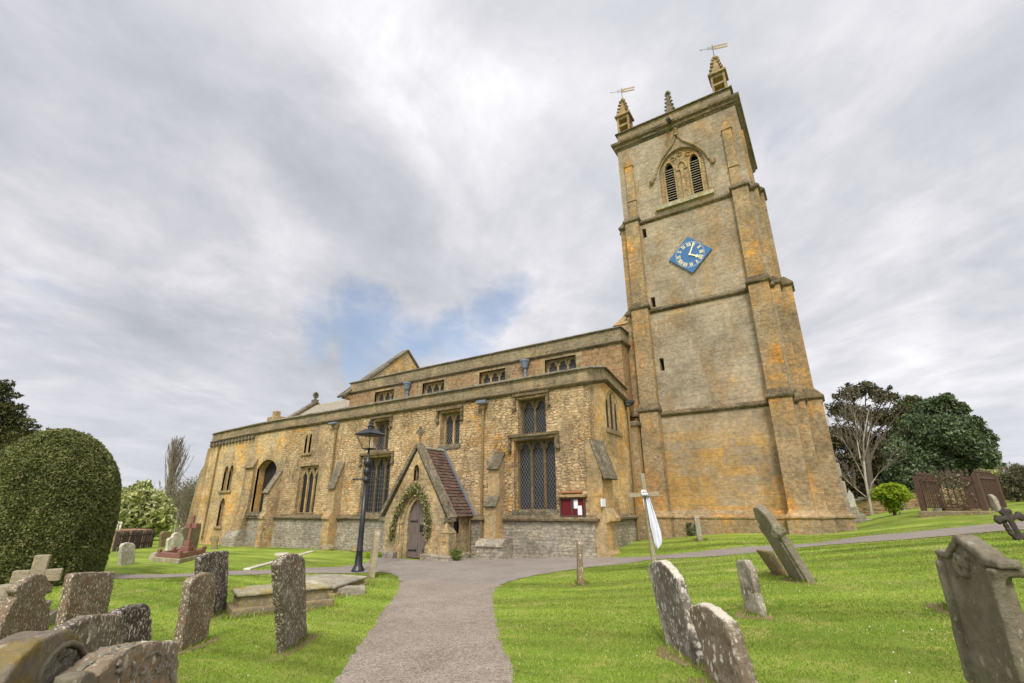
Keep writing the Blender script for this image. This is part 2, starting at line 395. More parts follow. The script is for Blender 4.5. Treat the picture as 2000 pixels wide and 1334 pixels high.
M['leadbar'] = simple('lead_cames', (.25, .25, .25), .5, 0, .2, 9)
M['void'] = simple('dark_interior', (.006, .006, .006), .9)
M['board_red'] = simple('maroon_baize', (.115, .010, .016), .9, 0, .15, 20)
M['wood_dark'] = simple('dark_stained_timber', (.075, .042, .028), .6, 0, .3, 10)
M['paper'] = simple('white_paper', (.70, .74, .78), .7, 0, .05, 6)
M['cloth'] = simple('white_cotton', (.66, .67, .76), .9, 0, .04, 4, .2)
M['clock_blue'] = simple('blue_clock_paint', (.045, .135, .32), .45, 0, .12, 3, .05)
M['dark_iron'] = simple('rusted_dark_iron', (.045, .034, .028), .7, 0, .35, 12, .5)
M['gilt'] = simple('cream_gilt_paint', (.86, .76, .50), .5, 0, .08, 6, .05)
M['gold'] = simple('weathered_gold_leaf', (.27, .19, .075), .6, .1, .2, 6)
M['rust'] = simple('rusty_red_iron', (.085, .050, .036), .75, 0, .4, 7, .4)
M['granite'] = simple('red_granite', (.235, .105, .082), .45, 0, .25, 40, .1)
M['bark'] = simple('dark_bark', (.075, .058, .042), .95, 0, .4, 6, .8)
M['bark_grey'] = simple('grey_brown_twigs', (.20, .165, .125), .95, 0, .3, 4, .3)
M['bark_white'] = simple('white_birch_bark', (.36, .32, .255), .8, 0, .3, 5, .4)

def lichen_stone(name, base, spots, cov=.5, tint=None, size=26, moss=0.0, pale=None, reds=.0, cap=0.0):
    m = NT(name); P = m.pos()
    n1 = m.noise(P, 3.2, 6, .65); n2 = m.noise(P, 22, 5, .7)
    c = m.mix(n1, [x * .62 for x in base], [x * 1.35 for x in base])
    if pale is not None: c = m.mix(m.step(m.noise(P, 1.6, 5, .6), .52, .66), c, pale)
    if tint is not None: c = m.mix(m.step(m.noise(m.vmath('ADD', P, (4, 1, 2)), 2.4, 6, .7), .5, .68), c, tint)
    c = m.mix(1.0, c, m.ramp(n2, [(.25, .72), (.75, 1.25)]), 'MULTIPLY')
    wp = m.vmath('ADD', m.vmath('MULTIPLY', P, (1, 1, .58)), m.vmath('SCALE', m.vmath('SUBTRACT', m.noise(P, 30, 3, .6, True), (.5, .5, .5)), .035))
    for k, (sc, sz) in enumerate(((size, .34), (size * 2.3, .40))):
        vd = m.n('ShaderNodeTexVoronoi', {'Vector': wp, 'Scale': sc, 'Randomness': 1.0})
        on = m.step(m.n('ShaderNodeSeparateColor', {0: vd.outputs['Color']}).outputs[0], 1 - cov - .02, 1 - cov + .02)
        clus = m.step(m.noise(m.vmath('ADD', P, (k * 5.0, 2, 9)), 3.0, 6, .7), .33, .48)
        sp = m.math('MULTIPLY', m.math('SUBTRACT', 1.0, m.step(vd.outputs['Distance'], sz * .5, sz * 1.05)), m.math('MULTIPLY', on, clus))
        c = m.mix(m.math('MULTIPLY', sp, .92), c, m.mix(m.noise(P, 40, 2), [x * .6 for x in spots], spots))
    c = m.mix(m.math('MULTIPLY', m.step(m.noise(m.vmath('ADD', P, (1, 8, 3)), 5.0, 8, .8), .50, .66), .45), c, [x * .62 for x in spots])
    if reds:
        c = m.mix(m.math('MULTIPLY', m.step(m.noise(P, 9, 4, .6), .64, .70), reds), c, (.36, .12, .03))
    if moss:
        c = m.mix(m.math('MULTIPLY', m.step(m.noise(P, 4.5, 5, .7), .48, .62), moss), c, (.20, .145, .018))
    if cap:
        nz = m.n('ShaderNodeSeparateXYZ', {0: m.n('ShaderNodeNewGeometry').outputs['Normal']}).outputs[2]
        k = m.math('ADD', nz, m.math('MULTIPLY', m.math('SUBTRACT', m.noise(P, 14, 6, .75), .5), 2.2))
        c = m.mix(m.math('MULTIPLY', m.step(k, .35, .95), cap), c, (.40, .375, .325))
    h = m.math('ADD', m.noise(P, 14, 8, .8), m.math('MULTIPLY', n2, .6))
    return m.finish(m.mix(1.0, c, (1.72, 1.68, 1.58), 'MULTIPLY'), .95, m.bump(h, 1.0, .03), spec=.12)
M['lich'] = lichen_stone('dark_stone_white_lichen', (.105, .086, .066), (.58, .55, .49), .62, tint=(.13, .085, .055), size=24, reds=.2)
M['lich_dk'] = lichen_stone('blackish_stone_white_lichen', (.060, .048, .041), (.60, .57, .53), .60, size=27)
M['lich_br'] = lichen_stone('brown_stone_lichen', (.128, .098, .070), (.54, .50, .43), .58, tint=(.15, .092, .058), size=27, reds=.3)
M['lich_gr'] = lichen_stone('grey_stone_lichen', (.17, .155, .125), (.46, .44, .38), .35, size=28, pale=(.24, .215, .17))
M['lich_white'] = lichen_stone('pale_stone_lichen', (.27, .255, .225), (.62, .61, .58), .55, size=20, pale=(.46, .45, .42))
M['slab_grey'] = lichen_stone('smooth_grey_slab', (.155, .138, .105), (.30, .28, .22), .15, size=18, pale=(.20, .185, .14), tint=(.105, .10, .06))
M['moss_stone'] = lichen_stone('mossy_tomb_stone', (.19, .175, .13), (.44, .41, .33), .35, size=22, moss=.75, pale=(.33, .31, .25))
M['moss_dark'] = lichen_stone('dark_mossy_stone', (.14, .115, .075), (.34, .32, .25), .3, size=22, moss=.5)
M['timber'] = lichen_stone('weathered_timber', (.21, .18, .13), (.30, .27, .21), .15, size=12)
M['fence_wood'] = simple('weathered_brown_fence', (.07, .055, .048), .9, 0, .35, 9, .4)

def door_wood():
    m = NT('weathered_oak_boards'); P, u, v, sep = m.wall_uv()
    sv = m.n('ShaderNodeCombineXYZ', {0: m.math('MULTIPLY', u, 22.0), 1: m.math('MULTIPLY', v, 1.6), 2: 0.0}).outputs[0]
    a = m.noise(sv, 1.5, 6, .65)
    c = m.ramp(a, [(.3, (.085, .060, .050)), (.55, (.155, .120, .105)), (.75, (.21, .17, .15))])
    return m.finish(c, .8, m.bump(a, .5, .01))
M['door'] = door_wood()
def tiles():
    m = NT('red_brown_roof_tiles'); P = m.pos()
    g = m.n('ShaderNodeNewGeometry').outputs['Random Per Island']
    c = m.ramp(g, [(0, (.060, .042, .033)), (.3, (.115, .062, .046)), (.55, (.085, .062, .048)), (.8, (.14, .078, .055)), (.93, (.12, .095, .07)), (1, (.21, .085, .075))])
    c = m.mix(m.step(m.noise(P, 2.2, 6, .7), .52, .70), c, (.105, .085, .060))
    c = m.mix(m.math('MULTIPLY', m.step(m.noise(P, 19, 4, .7), .62, .70), .7), c, (.34, .31, .25))
    c = m.mix(1.0, c, m.ramp(m.noise(P, 40, 3), [(.3, .75), (.7, 1.25)]), 'MULTIPLY')
    return m.finish(c, .9, m.bump(m.noise(P, 30, 4, .7), .5, .01))
M['tiles'] = tiles()
def glass():
    m = NT('old_window_glass'); P = m.pos()
    n = m.noise(P, 6.0, 2, .5); c = m.mix(m.noise(P, 1.2, 3), (.010, .011, .013), (.035, .038, .042))
    return m.finish(c, .22, m.bump(n, .35, .02), spec=.16)
M['glass'] = glass()
def lampglass():
    m = NT('clear_lamp_glass')
    t = m.n('ShaderNodeBsdfTransparent', {'Color': (.93, .93, .93)}); g = m.n('ShaderNodeBsdfGlossy', {'Color': (.9, .9, .9), 'Roughness': .05})
    x = m.n('ShaderNodeMixShader', {0: .16, 1: t.outputs[0], 2: g.outputs[0]})
    m.t.links.new(x.outputs[0], m.out.inputs[0]); return m.mat
M['lampglass'] = lampglass()

def bands(m, P):
    q = m.n('ShaderNodeMapping', {'Vector': P, 'Rotation': (0, 0, radians(32)), 'Scale': (.16, 1.15, 1)}).outputs[0]
    return m.ramp(m.noise(q, 1.0, 4, .55, dist=.3), [(.34, .66), (.5, 1.0), (.64, 1.26)])
def lawn():
    m = NT('mown_lawn'); P = m.pos()
    big = m.noise(P, .33, 5, .6); mid = m.noise(P, 2.3, 6, .65); fine = m.noise(P, 55, 4, .7)
    sp = m.vmath('MULTIPLY', P, (1, 1, 0))
    c = m.mix(m.step(big, .35, .65), (.165, .250, .032), (.265, .345, .052))
    c = m.mix(m.step(mid, .48, .70), c, (.34, .345, .090))
    c = m.mix(m.math('MULTIPLY', m.step(m.noise(m.vmath('ADD', P, (9, 4, 0)), .9, 6, .7), .56, .72), .75), c, (.40, .36, .165))
    c = m.mix(1.0, c, m.ramp(fine, [(.25, .55), (.75, 1.45)]), 'MULTIPLY')
    c = m.mix(1.0, c, bands(m, P), 'MULTIPLY')
    st = m.n('ShaderNodeTexNoise', {'Vector': m.vmath('MULTIPLY', P, (40, 40, 40)), 'Scale': 1.0, 'Detail': 3.0})
    h = m.math('ADD', fine, m.math('MULTIPLY', m.noise(P, 160, 2, .6), .8))
    return m.finish(c, .95, m.bump(h, .9, .025), spec=.1)
M['lawn'] = lawn()
def blade():
    m = NT('grass_blades'); P = m.pos()
    g = m.n('ShaderNodeNewGeometry').outputs['Random Per Island']
    c = m.ramp(g, [(0, (.125, .215, .025)), (.45, (.235, .335, .046)), (.75, (.35, .41, .080)), (1, (.54, .49, .22))])
    big = m.noise(P, .33, 5, .6)
    c = m.mix(m.math('MULTIPLY', m.step(big, .35, .65), .5), c, (.165, .235, .034))
    c = m.mix(m.math('MULTIPLY', m.step(m.noise(m.vmath('ADD', P, (9, 4, 0)), .9, 6, .7), .56, .72), .7), c, (.45, .39, .18))
    c = m.mix(1.0, c, bands(m, P), 'MULTIPLY')
    d = m.n('ShaderNodeBsdfDiffuse', {'Color': c}); t = m.n('ShaderNodeBsdfTranslucent', {'Color': c})
    x = m.n('ShaderNodeMixShader', {0: .35, 1: d.outputs[0], 2: t.outputs[0]})
    m.t.links.new(x.outputs[0], m.out.inputs[0]); return m.mat
M['blade'] = blade()
def tarmac(name, a, b, spec_col, sc=75, edge=None):
    m = NT(name); P = m.pos()
    c = m.mix(m.step(m.noise(P, .9, 7, .7), .3, .7), a, b)
    c = m.mix(m.math('MULTIPLY', m.step(m.noise(m.vmath('ADD', P, (3, 3, 0)), 1.7, 6, .75), .56, .64), .30), c, [x * .74 for x in a])
    vd = m.n('ShaderNodeTexVoronoi', {'Vector': P, 'Scale': sc, 'Randomness': 1.0})
    r = m.n('ShaderNodeSeparateColor', {0: vd.outputs['Color']}).outputs[0]
    c = m.mix(1.0, c, m.ramp(r, [(0, .62), (.5, 1.0), (1, 1.4)]), 'MULTIPLY')
    c = m.mix(m.math('MULTIPLY', m.step(r, .88, .93), .5), c, spec_col)
    c = m.mix(m.math('MULTIPLY', m.step(m.noise(P, 3.1, 6, .7), .55, .72), .35), c, [x * .6 for x in a])
    h = m.math('ADD', m.math('SUBTRACT', .6, vd.outputs['Distance']), m.noise(P, 180, 2))
    return m.finish(c, .9, m.bump(h, .7, .012), spec=.2)
M['path'] = tarmac('pinkish_gravel_tarmac', (.235, .19, .153), (.31, .262, .215), (.42, .36, .30), 62)
M['court'] = tarmac('grey_tarmac', (.235, .20, .172), (.30, .262, .228), (.36, .33, .30), 95)

def leaf(name, cols, trans=.3, rough=.6, noise_sc=.8):
    m = NT(name); P = m.pos(); g = m.n('ShaderNodeNewGeometry').outputs['Random Per Island']
    n = len(cols); c = m.ramp(g, [(i / (n - 1), q) for i, q in enumerate(cols)])
    c = m.mix(1.0, c, m.ramp(m.noise(P, noise_sc, 4, .6), [(.3, .62), (.7, 1.4)]), 'MULTIPLY')
    b = m.n('ShaderNodeBsdfPrincipled', {'Base Color': c, 'Roughness': rough, 'Specular IOR Level': .25})
    t = m.n('ShaderNodeBsdfTranslucent', {'Color': c}); x = m.n('ShaderNodeMixShader', {0: trans, 1: b.outputs[0], 2: t.outputs[0]})
    m.t.links.new(x.outputs[0], m.out.inputs[0]); return m.mat
M['yew'] = leaf('clipped_yew_sprigs', [(.068, .085, .024), (.115, .135, .038), (.165, .178, .055), (.225, .205, .085)], .2, .6, 2.2)
M['conifer'] = leaf('conifer_sprays', [(.035, .048, .014), (.080, .088, .026), (.14, .125, .04)], .2)
M['holly'] = leaf('dark_holly_leaves', [(.046, .074, .034), (.092, .135, .062), (.185, .22, .105)], .15, .45, .6)
M['dark_yew'] = leaf('dark_ragged_yew', [(.030, .030, .014), (.075, .068, .030), (.145, .12, .058)], .15)
M['lime_leaf'] = leaf('yellow_green_leaves', [(.16, .25, .012), (.26, .36, .02), (.36, .44, .04)], .4)
M['blossom'] = leaf('blossom_and_leaves', [(.17, .21, .05), (.30, .34, .09), (.48, .49, .20), (.74, .72, .48)], .35)
M['hedge_leaf'] = leaf('grey_green_hedge', [(.09, .085, .05), (.16, .15, .08), (.22, .21, .13)], .3)
M['wreath'] = leaf('wreath_leaves', [(.07, .10, .02), (.17, .20, .05), (.34, .30, .10), (.13, .08, .05), (.56, .50, .36)], .3, .6, 6)
M['fern'] = leaf('green_fern', [(.08, .14, .02), (.16, .22, .04), (.24, .26, .07)], .35)
M['petal'] = simple('white_petals', (.8, .8, .78), .8)
M['core'] = simple('inner_shade_twigs', (.018, .018, .009), .95)

def soil_contact_shade():  # dry soil and thatch, its brown also standing in for contact shade
    m = NT('dry_soil_thatch_contact_shade'); P = m.pos()
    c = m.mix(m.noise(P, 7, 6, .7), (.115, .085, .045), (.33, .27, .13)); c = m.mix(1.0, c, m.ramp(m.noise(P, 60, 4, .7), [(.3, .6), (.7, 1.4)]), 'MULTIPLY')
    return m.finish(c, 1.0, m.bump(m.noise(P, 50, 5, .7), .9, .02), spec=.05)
M['soil_contact_shade'] = soil_contact_shade()
# ------------------------------------------------------------------ church
DS, DC, DT, DP = 15.8, 19.6, 20.5, 14.2          # depth of the aisle wall, clerestory, tower front, porch front
church = thing('church', (-20, 20, 0), 'old ochre stone church with gabled porch, stepped parapets and tall clock tower', 'church')
def fS(Y): return lambda u, v, w: (u, Y + w, v)       # wall facing the camera side
def fW(X): return lambda u, v, w: (X - w, u, v)       # wall facing the tower end
def rect(x0, x1, z0, z1): return [(x0, z0), (x1, z0), (x1, z1), (x0, z1)]

def lattice(mb, poly, fmap, dx, dz, w, mat, rectgrid=False):
    """lead cames inside the box of a light"""
    xs = [q[0] for q in poly]; zs = [q[1] for q in poly]
    x0, x1, z0, z1 = min(xs), max(xs), min(zs), max(zs)
    t = .0062
    def seg(a, b):
        a, b = Vector((a[0], a[1])), Vector((b[0], b[1])); d = (b - a)
        if d.length < .02: return
        d.normalize(); n = Vector((-d.y, d.x)) * (t / 2)
        q = [a - n, b - n, b + n, a + n]
        mb.plate([tuple(p) for p in q], [], fmap, w, w + .008, mat)
    if rectgrid:
        x = x0 + dx
        while x < x1 - .03: seg((x, z0), (x, z1)); x += dx
        z = z0 + dz
        while z < z1 - .03: seg((x0, z), (x1, z)); z += dz
        return
    s = dz / dx
    for sg in (1, -1):
        k0 = -int((z1 - z0) / dz + 2) - int((x1 - x0) / dx) - 2
        for k in range(k0, -k0):
            # z = z0 + k*dz + sg*s*(x-x0)
            pts = []
            for x in (x0, x1):
                z = z0 + k * dz + sg * s * (x - x0)
                pts.append((x, z))
            (xa, za), (xb, zb) = pts
            if max(za, zb) <= z0 or min(za, zb) >= z1: continue
            def clip(xa, za, xb, zb):
                for lim in (z0, z1):
                    if (za - lim) * (zb - lim) < 0:
                        tt = (lim - za) / (zb - za); xm = xa + (xb - xa) * tt
                        if (lim == z0) == (za < lim): xa, za = xm, lim
                        else: xb, zb = xm, lim
                return xa, za, xb, zb
            xa, za, xb, zb = clip(xa, za, xb, zb)
            seg((xa, za), (xb, zb))

def window(fm, x0, x1, z0, z1, lights, depth=.2, frame_mat=None, head='cusp', mull=.1, edge=.09, hood=None, sill=True, lat=(.12, .19), grid=False, label=None, spand=True, came=True):
    """a stone window: frame with lights, leaded glass, hood mould, sill"""
    frame_mat = frame_mat or M['dark_dressed']
    w = (x1 - x0 - 2 * edge - (lights - 1) * mull) / lights
    ls = []
    for i in range(lights):
        a = x0 + edge + i * (w + mull); b = a + w
        if head == 'cusp': ls.append(cusped(a, b, z0 + .02, z1 - edge - w * .85, z1 - edge))
        elif head == 'ogee': ls.append([(a, z0 + .02), (b, z0 + .02), (b, z1 - .62), (b - w * .1, z1 - .48), (b - w * .32, z1 - .36), ((a + b) / 2, z1 - .22), (a + w * .32, z1 - .36), (a + w * .1, z1 - .48), (a, z1 - .62)])
        elif head == 'point': ls.append(arch(a, b, z0 + .02, z1 - edge - w * .9, z1 - edge))
        else: ls.append(rect(a, b, z0 + .02, z1 - edge))
    holes = list(ls)
    if head == 'ogee':       # pierced spandrels between the ogees
        for i in range(lights - 1):
            c = x0 + edge + (i + 1) * w + i * mull + mull / 2
            holes.append([(c - w * .30, z1 - .10), (c - .02, z1 - .46), (c + .02, z1 - .46), (c + w * .30, z1 - .10)])
    elif head == 'cusp' and spand and w > .3:
        for i in range(lights - 1):
            c = x0 + edge + (i + 1) * w + i * mull + mull / 2; zt = z1 - edge * .8
            holes.append([(c - .035, zt), (c, zt - w * .42), (c + .035, zt)])
    mb = MB().plate(rect(x0, x1, z0, z1), holes, fm, depth, depth + .13)
    win = mb.build('window', frame_mat, church)
    if label: win['label'] = label
    g = MB().plate(rect(x0 + .01, x1 - .01, z0, z1 - .01), [], fm, depth + .085, depth + .10)
    if came:
        for l in ls: lattice(g, l, fm, lat[0], lat[1], depth + .068, 1, grid)
    g.build('pane', [M['glass'], M['leadbar']], win)
    if sill:
        s = MB(); 
        q = [(x0 - .06, z0 - .17), (x1 + .06, z0 - .17), (x1 + .06, z0), (x0 - .06, z0)]
        s.plate(q, [], fm, -.05, .012)
        vs = [fm(x0 + .002, z0 - .10, -.04), fm(x1 - .002, z0 - .10, -.04), fm(x1 - .002, z0 + .015, depth + .02), fm(x0 + .002, z0 + .015, depth + .02)]
        vs += [fm(x0 + .002, z0 - .2, -.04), fm(x1 - .002, z0 - .2, -.04), fm(x1 - .002, z0 - .2, depth + .02), fm(x0 + .002, z0 - .2, depth + .02)]
        s.add(vs, [(0, 1, 2, 3), (4, 7, 6, 5), (0, 4, 5, 1), (1, 5, 6, 2), (2, 6, 7, 3), (3, 7, 4, 0)])
        s.build('sill', M['capstone'], win)
    if hood:
        h = MB(); o, d = hood
        a, b, t = x0 - o, x1 + o, z1 + .10
        th = .10
        for (p, q, r, s_) in ((a - th, b + th, t, t + th), (a - th, a, t - d, t), (b, b + th, t - d, t)):
            h.plate(rect(p, q, r, s_), [], fm, -.13 if r == t else -.10, .02)
        for c in (a - th * .5, b + th * .5):    # carved stops
            P = fm(c, t - d - .06, -.07); h.blob(P, (.10, .09, .11), 0, 7, 5, .25)
        h.build('hood_mould', M['string'], win)
    return win

# ---- openings in the camera-side wall
OPEN = {
 'w3low': (-10.20, -8.42, 1.70, 4.22), 'w3up': (-10.0, -8.76, 4.43, 5.80), 'w2up': (-13.98, -12.90, 4.31, 5.68), 'w1up': (-18.16, -17.12, 4.36, 5.74),
 'w1low': (-18.70, -16.84, 1.62, 4.05), 'triple': (-23.60, -22.03, 1.60, 3.90)}
slits = [arch(-23.46, -23.27, 4.58, 5.35, 5.55), arch(-23.10, -22.90, 4.58, 5.37, 5.58)]
aisle_holes = [rect(*OPEN[k]) for k in ('w3low', 'w3up', 'w2up', 'w1up', 'w1low', 'triple')] + slits
MB().plate([(-25.45, -1.2), (-7, -1.2), (-7, 6.02), (-25.45, 6.02)], aisle_holes, fS(DS), 0, .55).build('aisle_wall', M['rubble'], church)
big_arch = arch(-27.58, -25.70, 1.66, 3.95, 4.42, 8, True)
pairA = [arch(-31.15, -30.72, 2.86, 3.95, 4.28), arch(-30.56, -30.14, 2.86, 3.97, 4.30)]
loneB = [arch(-30.95, -30.42, .88, 2.05, 2.42)]
MB().plate([(-33.3, -1.2), (-25.45, -1.2), (-25.45, 6.02), (-29, 5.97), (-33.3, 5.82)], [big_arch] + pairA + loneB, fS(DS), 0, .55).build('chancel_wall', M['ashlar'], church, )
# ---- wall facing the tower end, with its stepped lights
we = [(16.352, -1.2), (19.7, -1.2), (19.7, 6.02), (17.45, 6.46), (16.352, 6.19)]
MB().box(-7.45, -7.001, 16.0, 16.352, 6.0, 6.2).build('wall_head', M['ashlar'], church)
wl = [arch(17.50, 17.80, 4.66, 5.45, 5.82), arch(17.93, 18.25, 4.66, 5.72, 6.12), arch(18.38, 18.68, 4.66, 5.40, 5.78)]
wo = arch(17.36, 18.82, 4.62, 5.45, 6.22)
MB().plate(we, [wo], fW(-7.0), 0, .5).build('aisle_end_wall', M['ashlar'], church)
w = MB().plate([q for q in wo], wl, fW(-7.0), .03, .20).build('window', M['quoin'], church); w['label'] = 'stepped three-light window in the end wall of the aisle'
g = MB().plate([q for q in wo], [], fW(-7.0), .075, .09); g.build('pane', M['glass'], w)
MB().plate(rect(17.28, 18.9, 4.46, 4.62), [], fW(-7.0), -.06, .11).build('sill', M['dressed'], w)
# back of the aisle so that nothing shows daylight
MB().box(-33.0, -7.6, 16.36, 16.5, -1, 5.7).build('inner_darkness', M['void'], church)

window(fS(DS), *OPEN['w3low'], 3, depth=.30, hood=(.10, .42), label='tall three-light leaded window beside the notice board')
window(fS(DS), *OPEN['w3up'], 2, depth=.26, hood=(.08, .40), mull=.09, label='upper two-light window above the notice board bay')
window(fS(DS), *OPEN['w2up'], 2, depth=.26, hood=(.08, .40), mull=.09, frame_mat=M['quoin'], label='upper two-light window above the porch roof')
window(fS(DS), *OPEN['w1up'], 2, depth=.26, hood=(.08, .40), mull=.12, label='upper two-light window behind the lamp lantern')
window(fS(DS), *OPEN['w1low'], 3, depth=.28, hood=(.08, .34), lat=(.15, .20), grid=True, label='large square-leaded window left of the porch')
window(fS(DS), *OPEN['triple'], 3, depth=.18, head='ogee', mull=.10, edge=.06, frame_mat=M['quoin'], came=False, label='three ogee lights in ochre stone mullions')
def lights_only(name_label, polys, fm, depth, frame, pad=.12, sill=True):
    xs = [p[0] for l in polys for p in l]; zs = [p[1] for l in polys for p in l]
    x0, x1, z0, z1 = min(xs), max(xs), min(zs), max(zs)
    mb = MB()
    for l in polys:      # a splayed stone lining a few mm proud of the wall
        xa = [p[0] for p in l]; c = (min(xa) + max(xa)) / 2; h = (max(xa) - min(xa)) / 2
        out = [(c + (p[0] - c) * (1 + .09 / h), p[1] + (.10 if p[1] > z0 + .3 else -.02)) for p in l]
        mb.plate(out, [l], fm, -.012, .10)
    win = mb.build('window', frame, church); win['label'] = name_label
    MB().plate(rect(x0 - .05, x1 + .05, z0 - .05, z1 + .05), [], fm, depth, depth + .015).build('pane', M['glass'], win)
    if sill: MB().plate(rect(x0 - pad - .06, x1 + pad + .06, z0 - .13, z0 - .015), [], fm, -.10, .05).build('sill', M['dressed'], win)
    return win
lights_only('pair of small slit lights high under the parapet', slits, fS(DS), .30, M['quoin'])
lights_only('pair of round-headed lights near the far end', pairA, fS(DS), .30, M['quoin'])
lights_only('single low lancet near the far end', loneB, fS(DS), .30, M['quoin'])
# wide four-centred opening, deep set and dark
w = MB().plate([(q[0] + (.14 if q[0] > -26.64 else -.14) * (1 if q[1] < 4.40 else 0), q[1] + (.12 if q[1] > 2 else 0)) for q in big_arch], [big_arch], fS(DS), -.015, .12).build('window', M['quoin'], church)
w['label'] = 'deep four-centred arched opening with a dark grille'
g = MB().plate(big_arch, [], fS(DS), .46, .48); lattice(g, big_arch, fS(DS), .16, .20, .44, 1, True)
g.build('pane', [M['glass'], M['wood_dark']], w)
MB().plate(rect(-27.6, -26.2, 1.46, 1.66), [], fS(DS), -.22, .46).build('sill', M['capstone'], w)

# ---- plinth and its string
pz = [(-28.3, 0), (-25.45, 0), (-7.0, 0)]
pl = MB()
pl.box(-27.6, -15.15, DS - .07, DS + .1, -1.2, 1.30); pl.box(-12.25, -7.0, DS - .07, DS + .1, -1.2, 1.30)
pl.build('plinth', M['plinth'], church)
STR = [(0, -.07), (.06, -.02), (.16, .0), (.17, .06), (.10, .10), (0, .20)]
s = MB()
s.sweep([((-27.7, DS - .03, 1.33), (0, -1, 0)), ((-15.15, DS - .03, 1.33), (0, -1, 0))], STR)
s.sweep([((-12.2, DS - .03, 1.33), (0, -1, 0)), ((-7.0 + .02, DS - .03, 1.33), (1, -1, 0)), ((-6.98, 19.6, 1.36), (1, 0, 0))], STR)
s.build('plinth_string', M['string'], church)
MB().box(-7.2, -6.94, 16.6, 19.6, -1, 1.30).build('plinth', M['plinth'], church)
# ---- string, parapet, coping of the aisle and chancel
def line(z, Y, X1=-7.0):
    return [((-33.35, Y, z - .20), (0, -1, 0)), ((-31.5, Y, z - .13), (0, -1, 0)), ((-29, Y, z - .06), (0, -1, 0)), ((-26, Y, z), (0, -1, 0))]
def line_end(z, Y, X):
    return [((X, Y, z), (1, -1, 0)), ((X, 17.45, z + .44), (1, 0, 0)), ((X, 19.75, z), (1, 0, 0))]
EDGE = [(-.3, -.06), (.04, -.06), (.13, .02), (.14, .06), (.05, .11), (-.3, .11)]
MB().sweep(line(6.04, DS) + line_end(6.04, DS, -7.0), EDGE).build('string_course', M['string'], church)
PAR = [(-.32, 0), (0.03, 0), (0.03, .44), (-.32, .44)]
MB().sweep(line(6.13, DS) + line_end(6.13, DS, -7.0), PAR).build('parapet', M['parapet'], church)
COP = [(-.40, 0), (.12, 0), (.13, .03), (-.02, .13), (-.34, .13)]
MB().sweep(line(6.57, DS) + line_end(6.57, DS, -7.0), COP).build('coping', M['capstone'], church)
for i in range(14):
    x = -33.15 + i * .36; z = 5.76 - .012 * (14 - i)
    ct = MB().box(x - .085, x + .085, DS - .17, DS + .05, z, z + .17); ct.blob((x, DS - .11, z + .01), (.08, .08, .1), 0, 6, 4)
    ct.build('corbel', M['capstone'], church, bevel=.015)
# end wall far left with its stepped buttress
eb = MB()
eb.plate([(-33.2, -1), (-34.75, -1), (-34.55, 1.0), (-34.25, 4.0), (-33.85, 4.45), (-33.75, 5.5), (-33.2, 5.6)], [], lambda u, v, w: (u, DS + .02 + w, v), 0, 1.0)
eb.build('buttress', M['dressed'], church, bevel=.02)
MB().box(-33.3, -32.7, DS + .5, 24, -1, 6.0).build('chancel_end_wall', M['ashlar'], church)

# ---- buttresses against the wall
def buttress(x0, x1, prof, cap=None, mat='dressed', capmat='capstone'):
    """prof: outline in (depth, height) from the wall outward; cap: list of (y0, z0, y1, z1) sloping slabs"""
    b = MB().plate(prof, [], lambda u, v, w: (x0 + (x1 - x0) * w, u, v), 0, 1).build('buttress', M[mat], church)
    for (ya, za, yb, zb) in cap or []:
        c = MB(); n = Vector((0, zb - za, ya - yb)).normalized(); n = n if n.z > 0 else -n; t = n * .07
        A, B = Vector((0, ya, za)), Vector((0, yb, zb)); ox = .035
        vs = [A + t * .1, B + t * .1, B + t, A + t]
        q = [(x0 - ox, p.y, p.z) for p in vs] + [(x1 + ox, p.y, p.z) for p in vs]
        c.add(q, [(0, 1, 2, 3), (7, 6, 5, 4), (0, 4, 5, 1), (1, 5, 6, 2), (2, 6, 7, 3), (3, 7, 4, 0)])
        c.build('weathering_cap', M[capmat], b, bevel=.012)
    return b
buttress(-20.51, -20.02, [(15.9, -1), (15.26, -1), (15.26, 1.28), (15.18, 1.33), (15.18, 1.42), (15.39, 1.66), (15.39, 2.82), (15.8, 3.92), (15.9, 3.92)], [(15.33, 2.66, 15.8, 3.92)], 'quoin')
buttress(-25.52, -25.10, [(15.9, -1), (15.12, -1), (15.12, 1.28), (15.04, 1.33), (15.04, 1.42), (15.2, 1.62), (15.2, 2.70), (15.8, 3.74), (15.9, 3.74)], [(15.13, 2.56, 15.8, 3.74)], 'rubble')
buttress(-28.55, -27.66, [(15.9, -1), (15.30, -1), (15.36, .7), (15.60, 1.9), (15.62, 4.10), (15.8, 4.5), (15.9, 4.5)], [(15.55, 4.0, 15.8, 4.5)], 'dressed', 'dressed')
buttress(-28.75, -27.5, [(15.9, -1), (15.10, -1), (15.12, .35), (15.4, .75), (15.9, .75)], None, 'plinth')
buttress(-11.12, -10.62, [(15.9, -1), (15.22, -1), (15.22, 1.83), (15.43, 2.12), (15.43, 3.24), (15.8, 3.78), (15.9, 3.78)], [(15.36, 3.12, 15.8, 3.78), (15.16, 1.78, 15.45, 2.16)], 'quoin')
bb = MB().plate([(15.9, -1), (15.05, -1), (15.05, .42), (14.98, .46), (15.0, .56), (15.22, .72), (15.9, .72)], [], lambda u, v, w: (-11.36 + 1.16 * w, u, v), 0, 1).build('buttress', M['plinth'], church, bevel=.02)
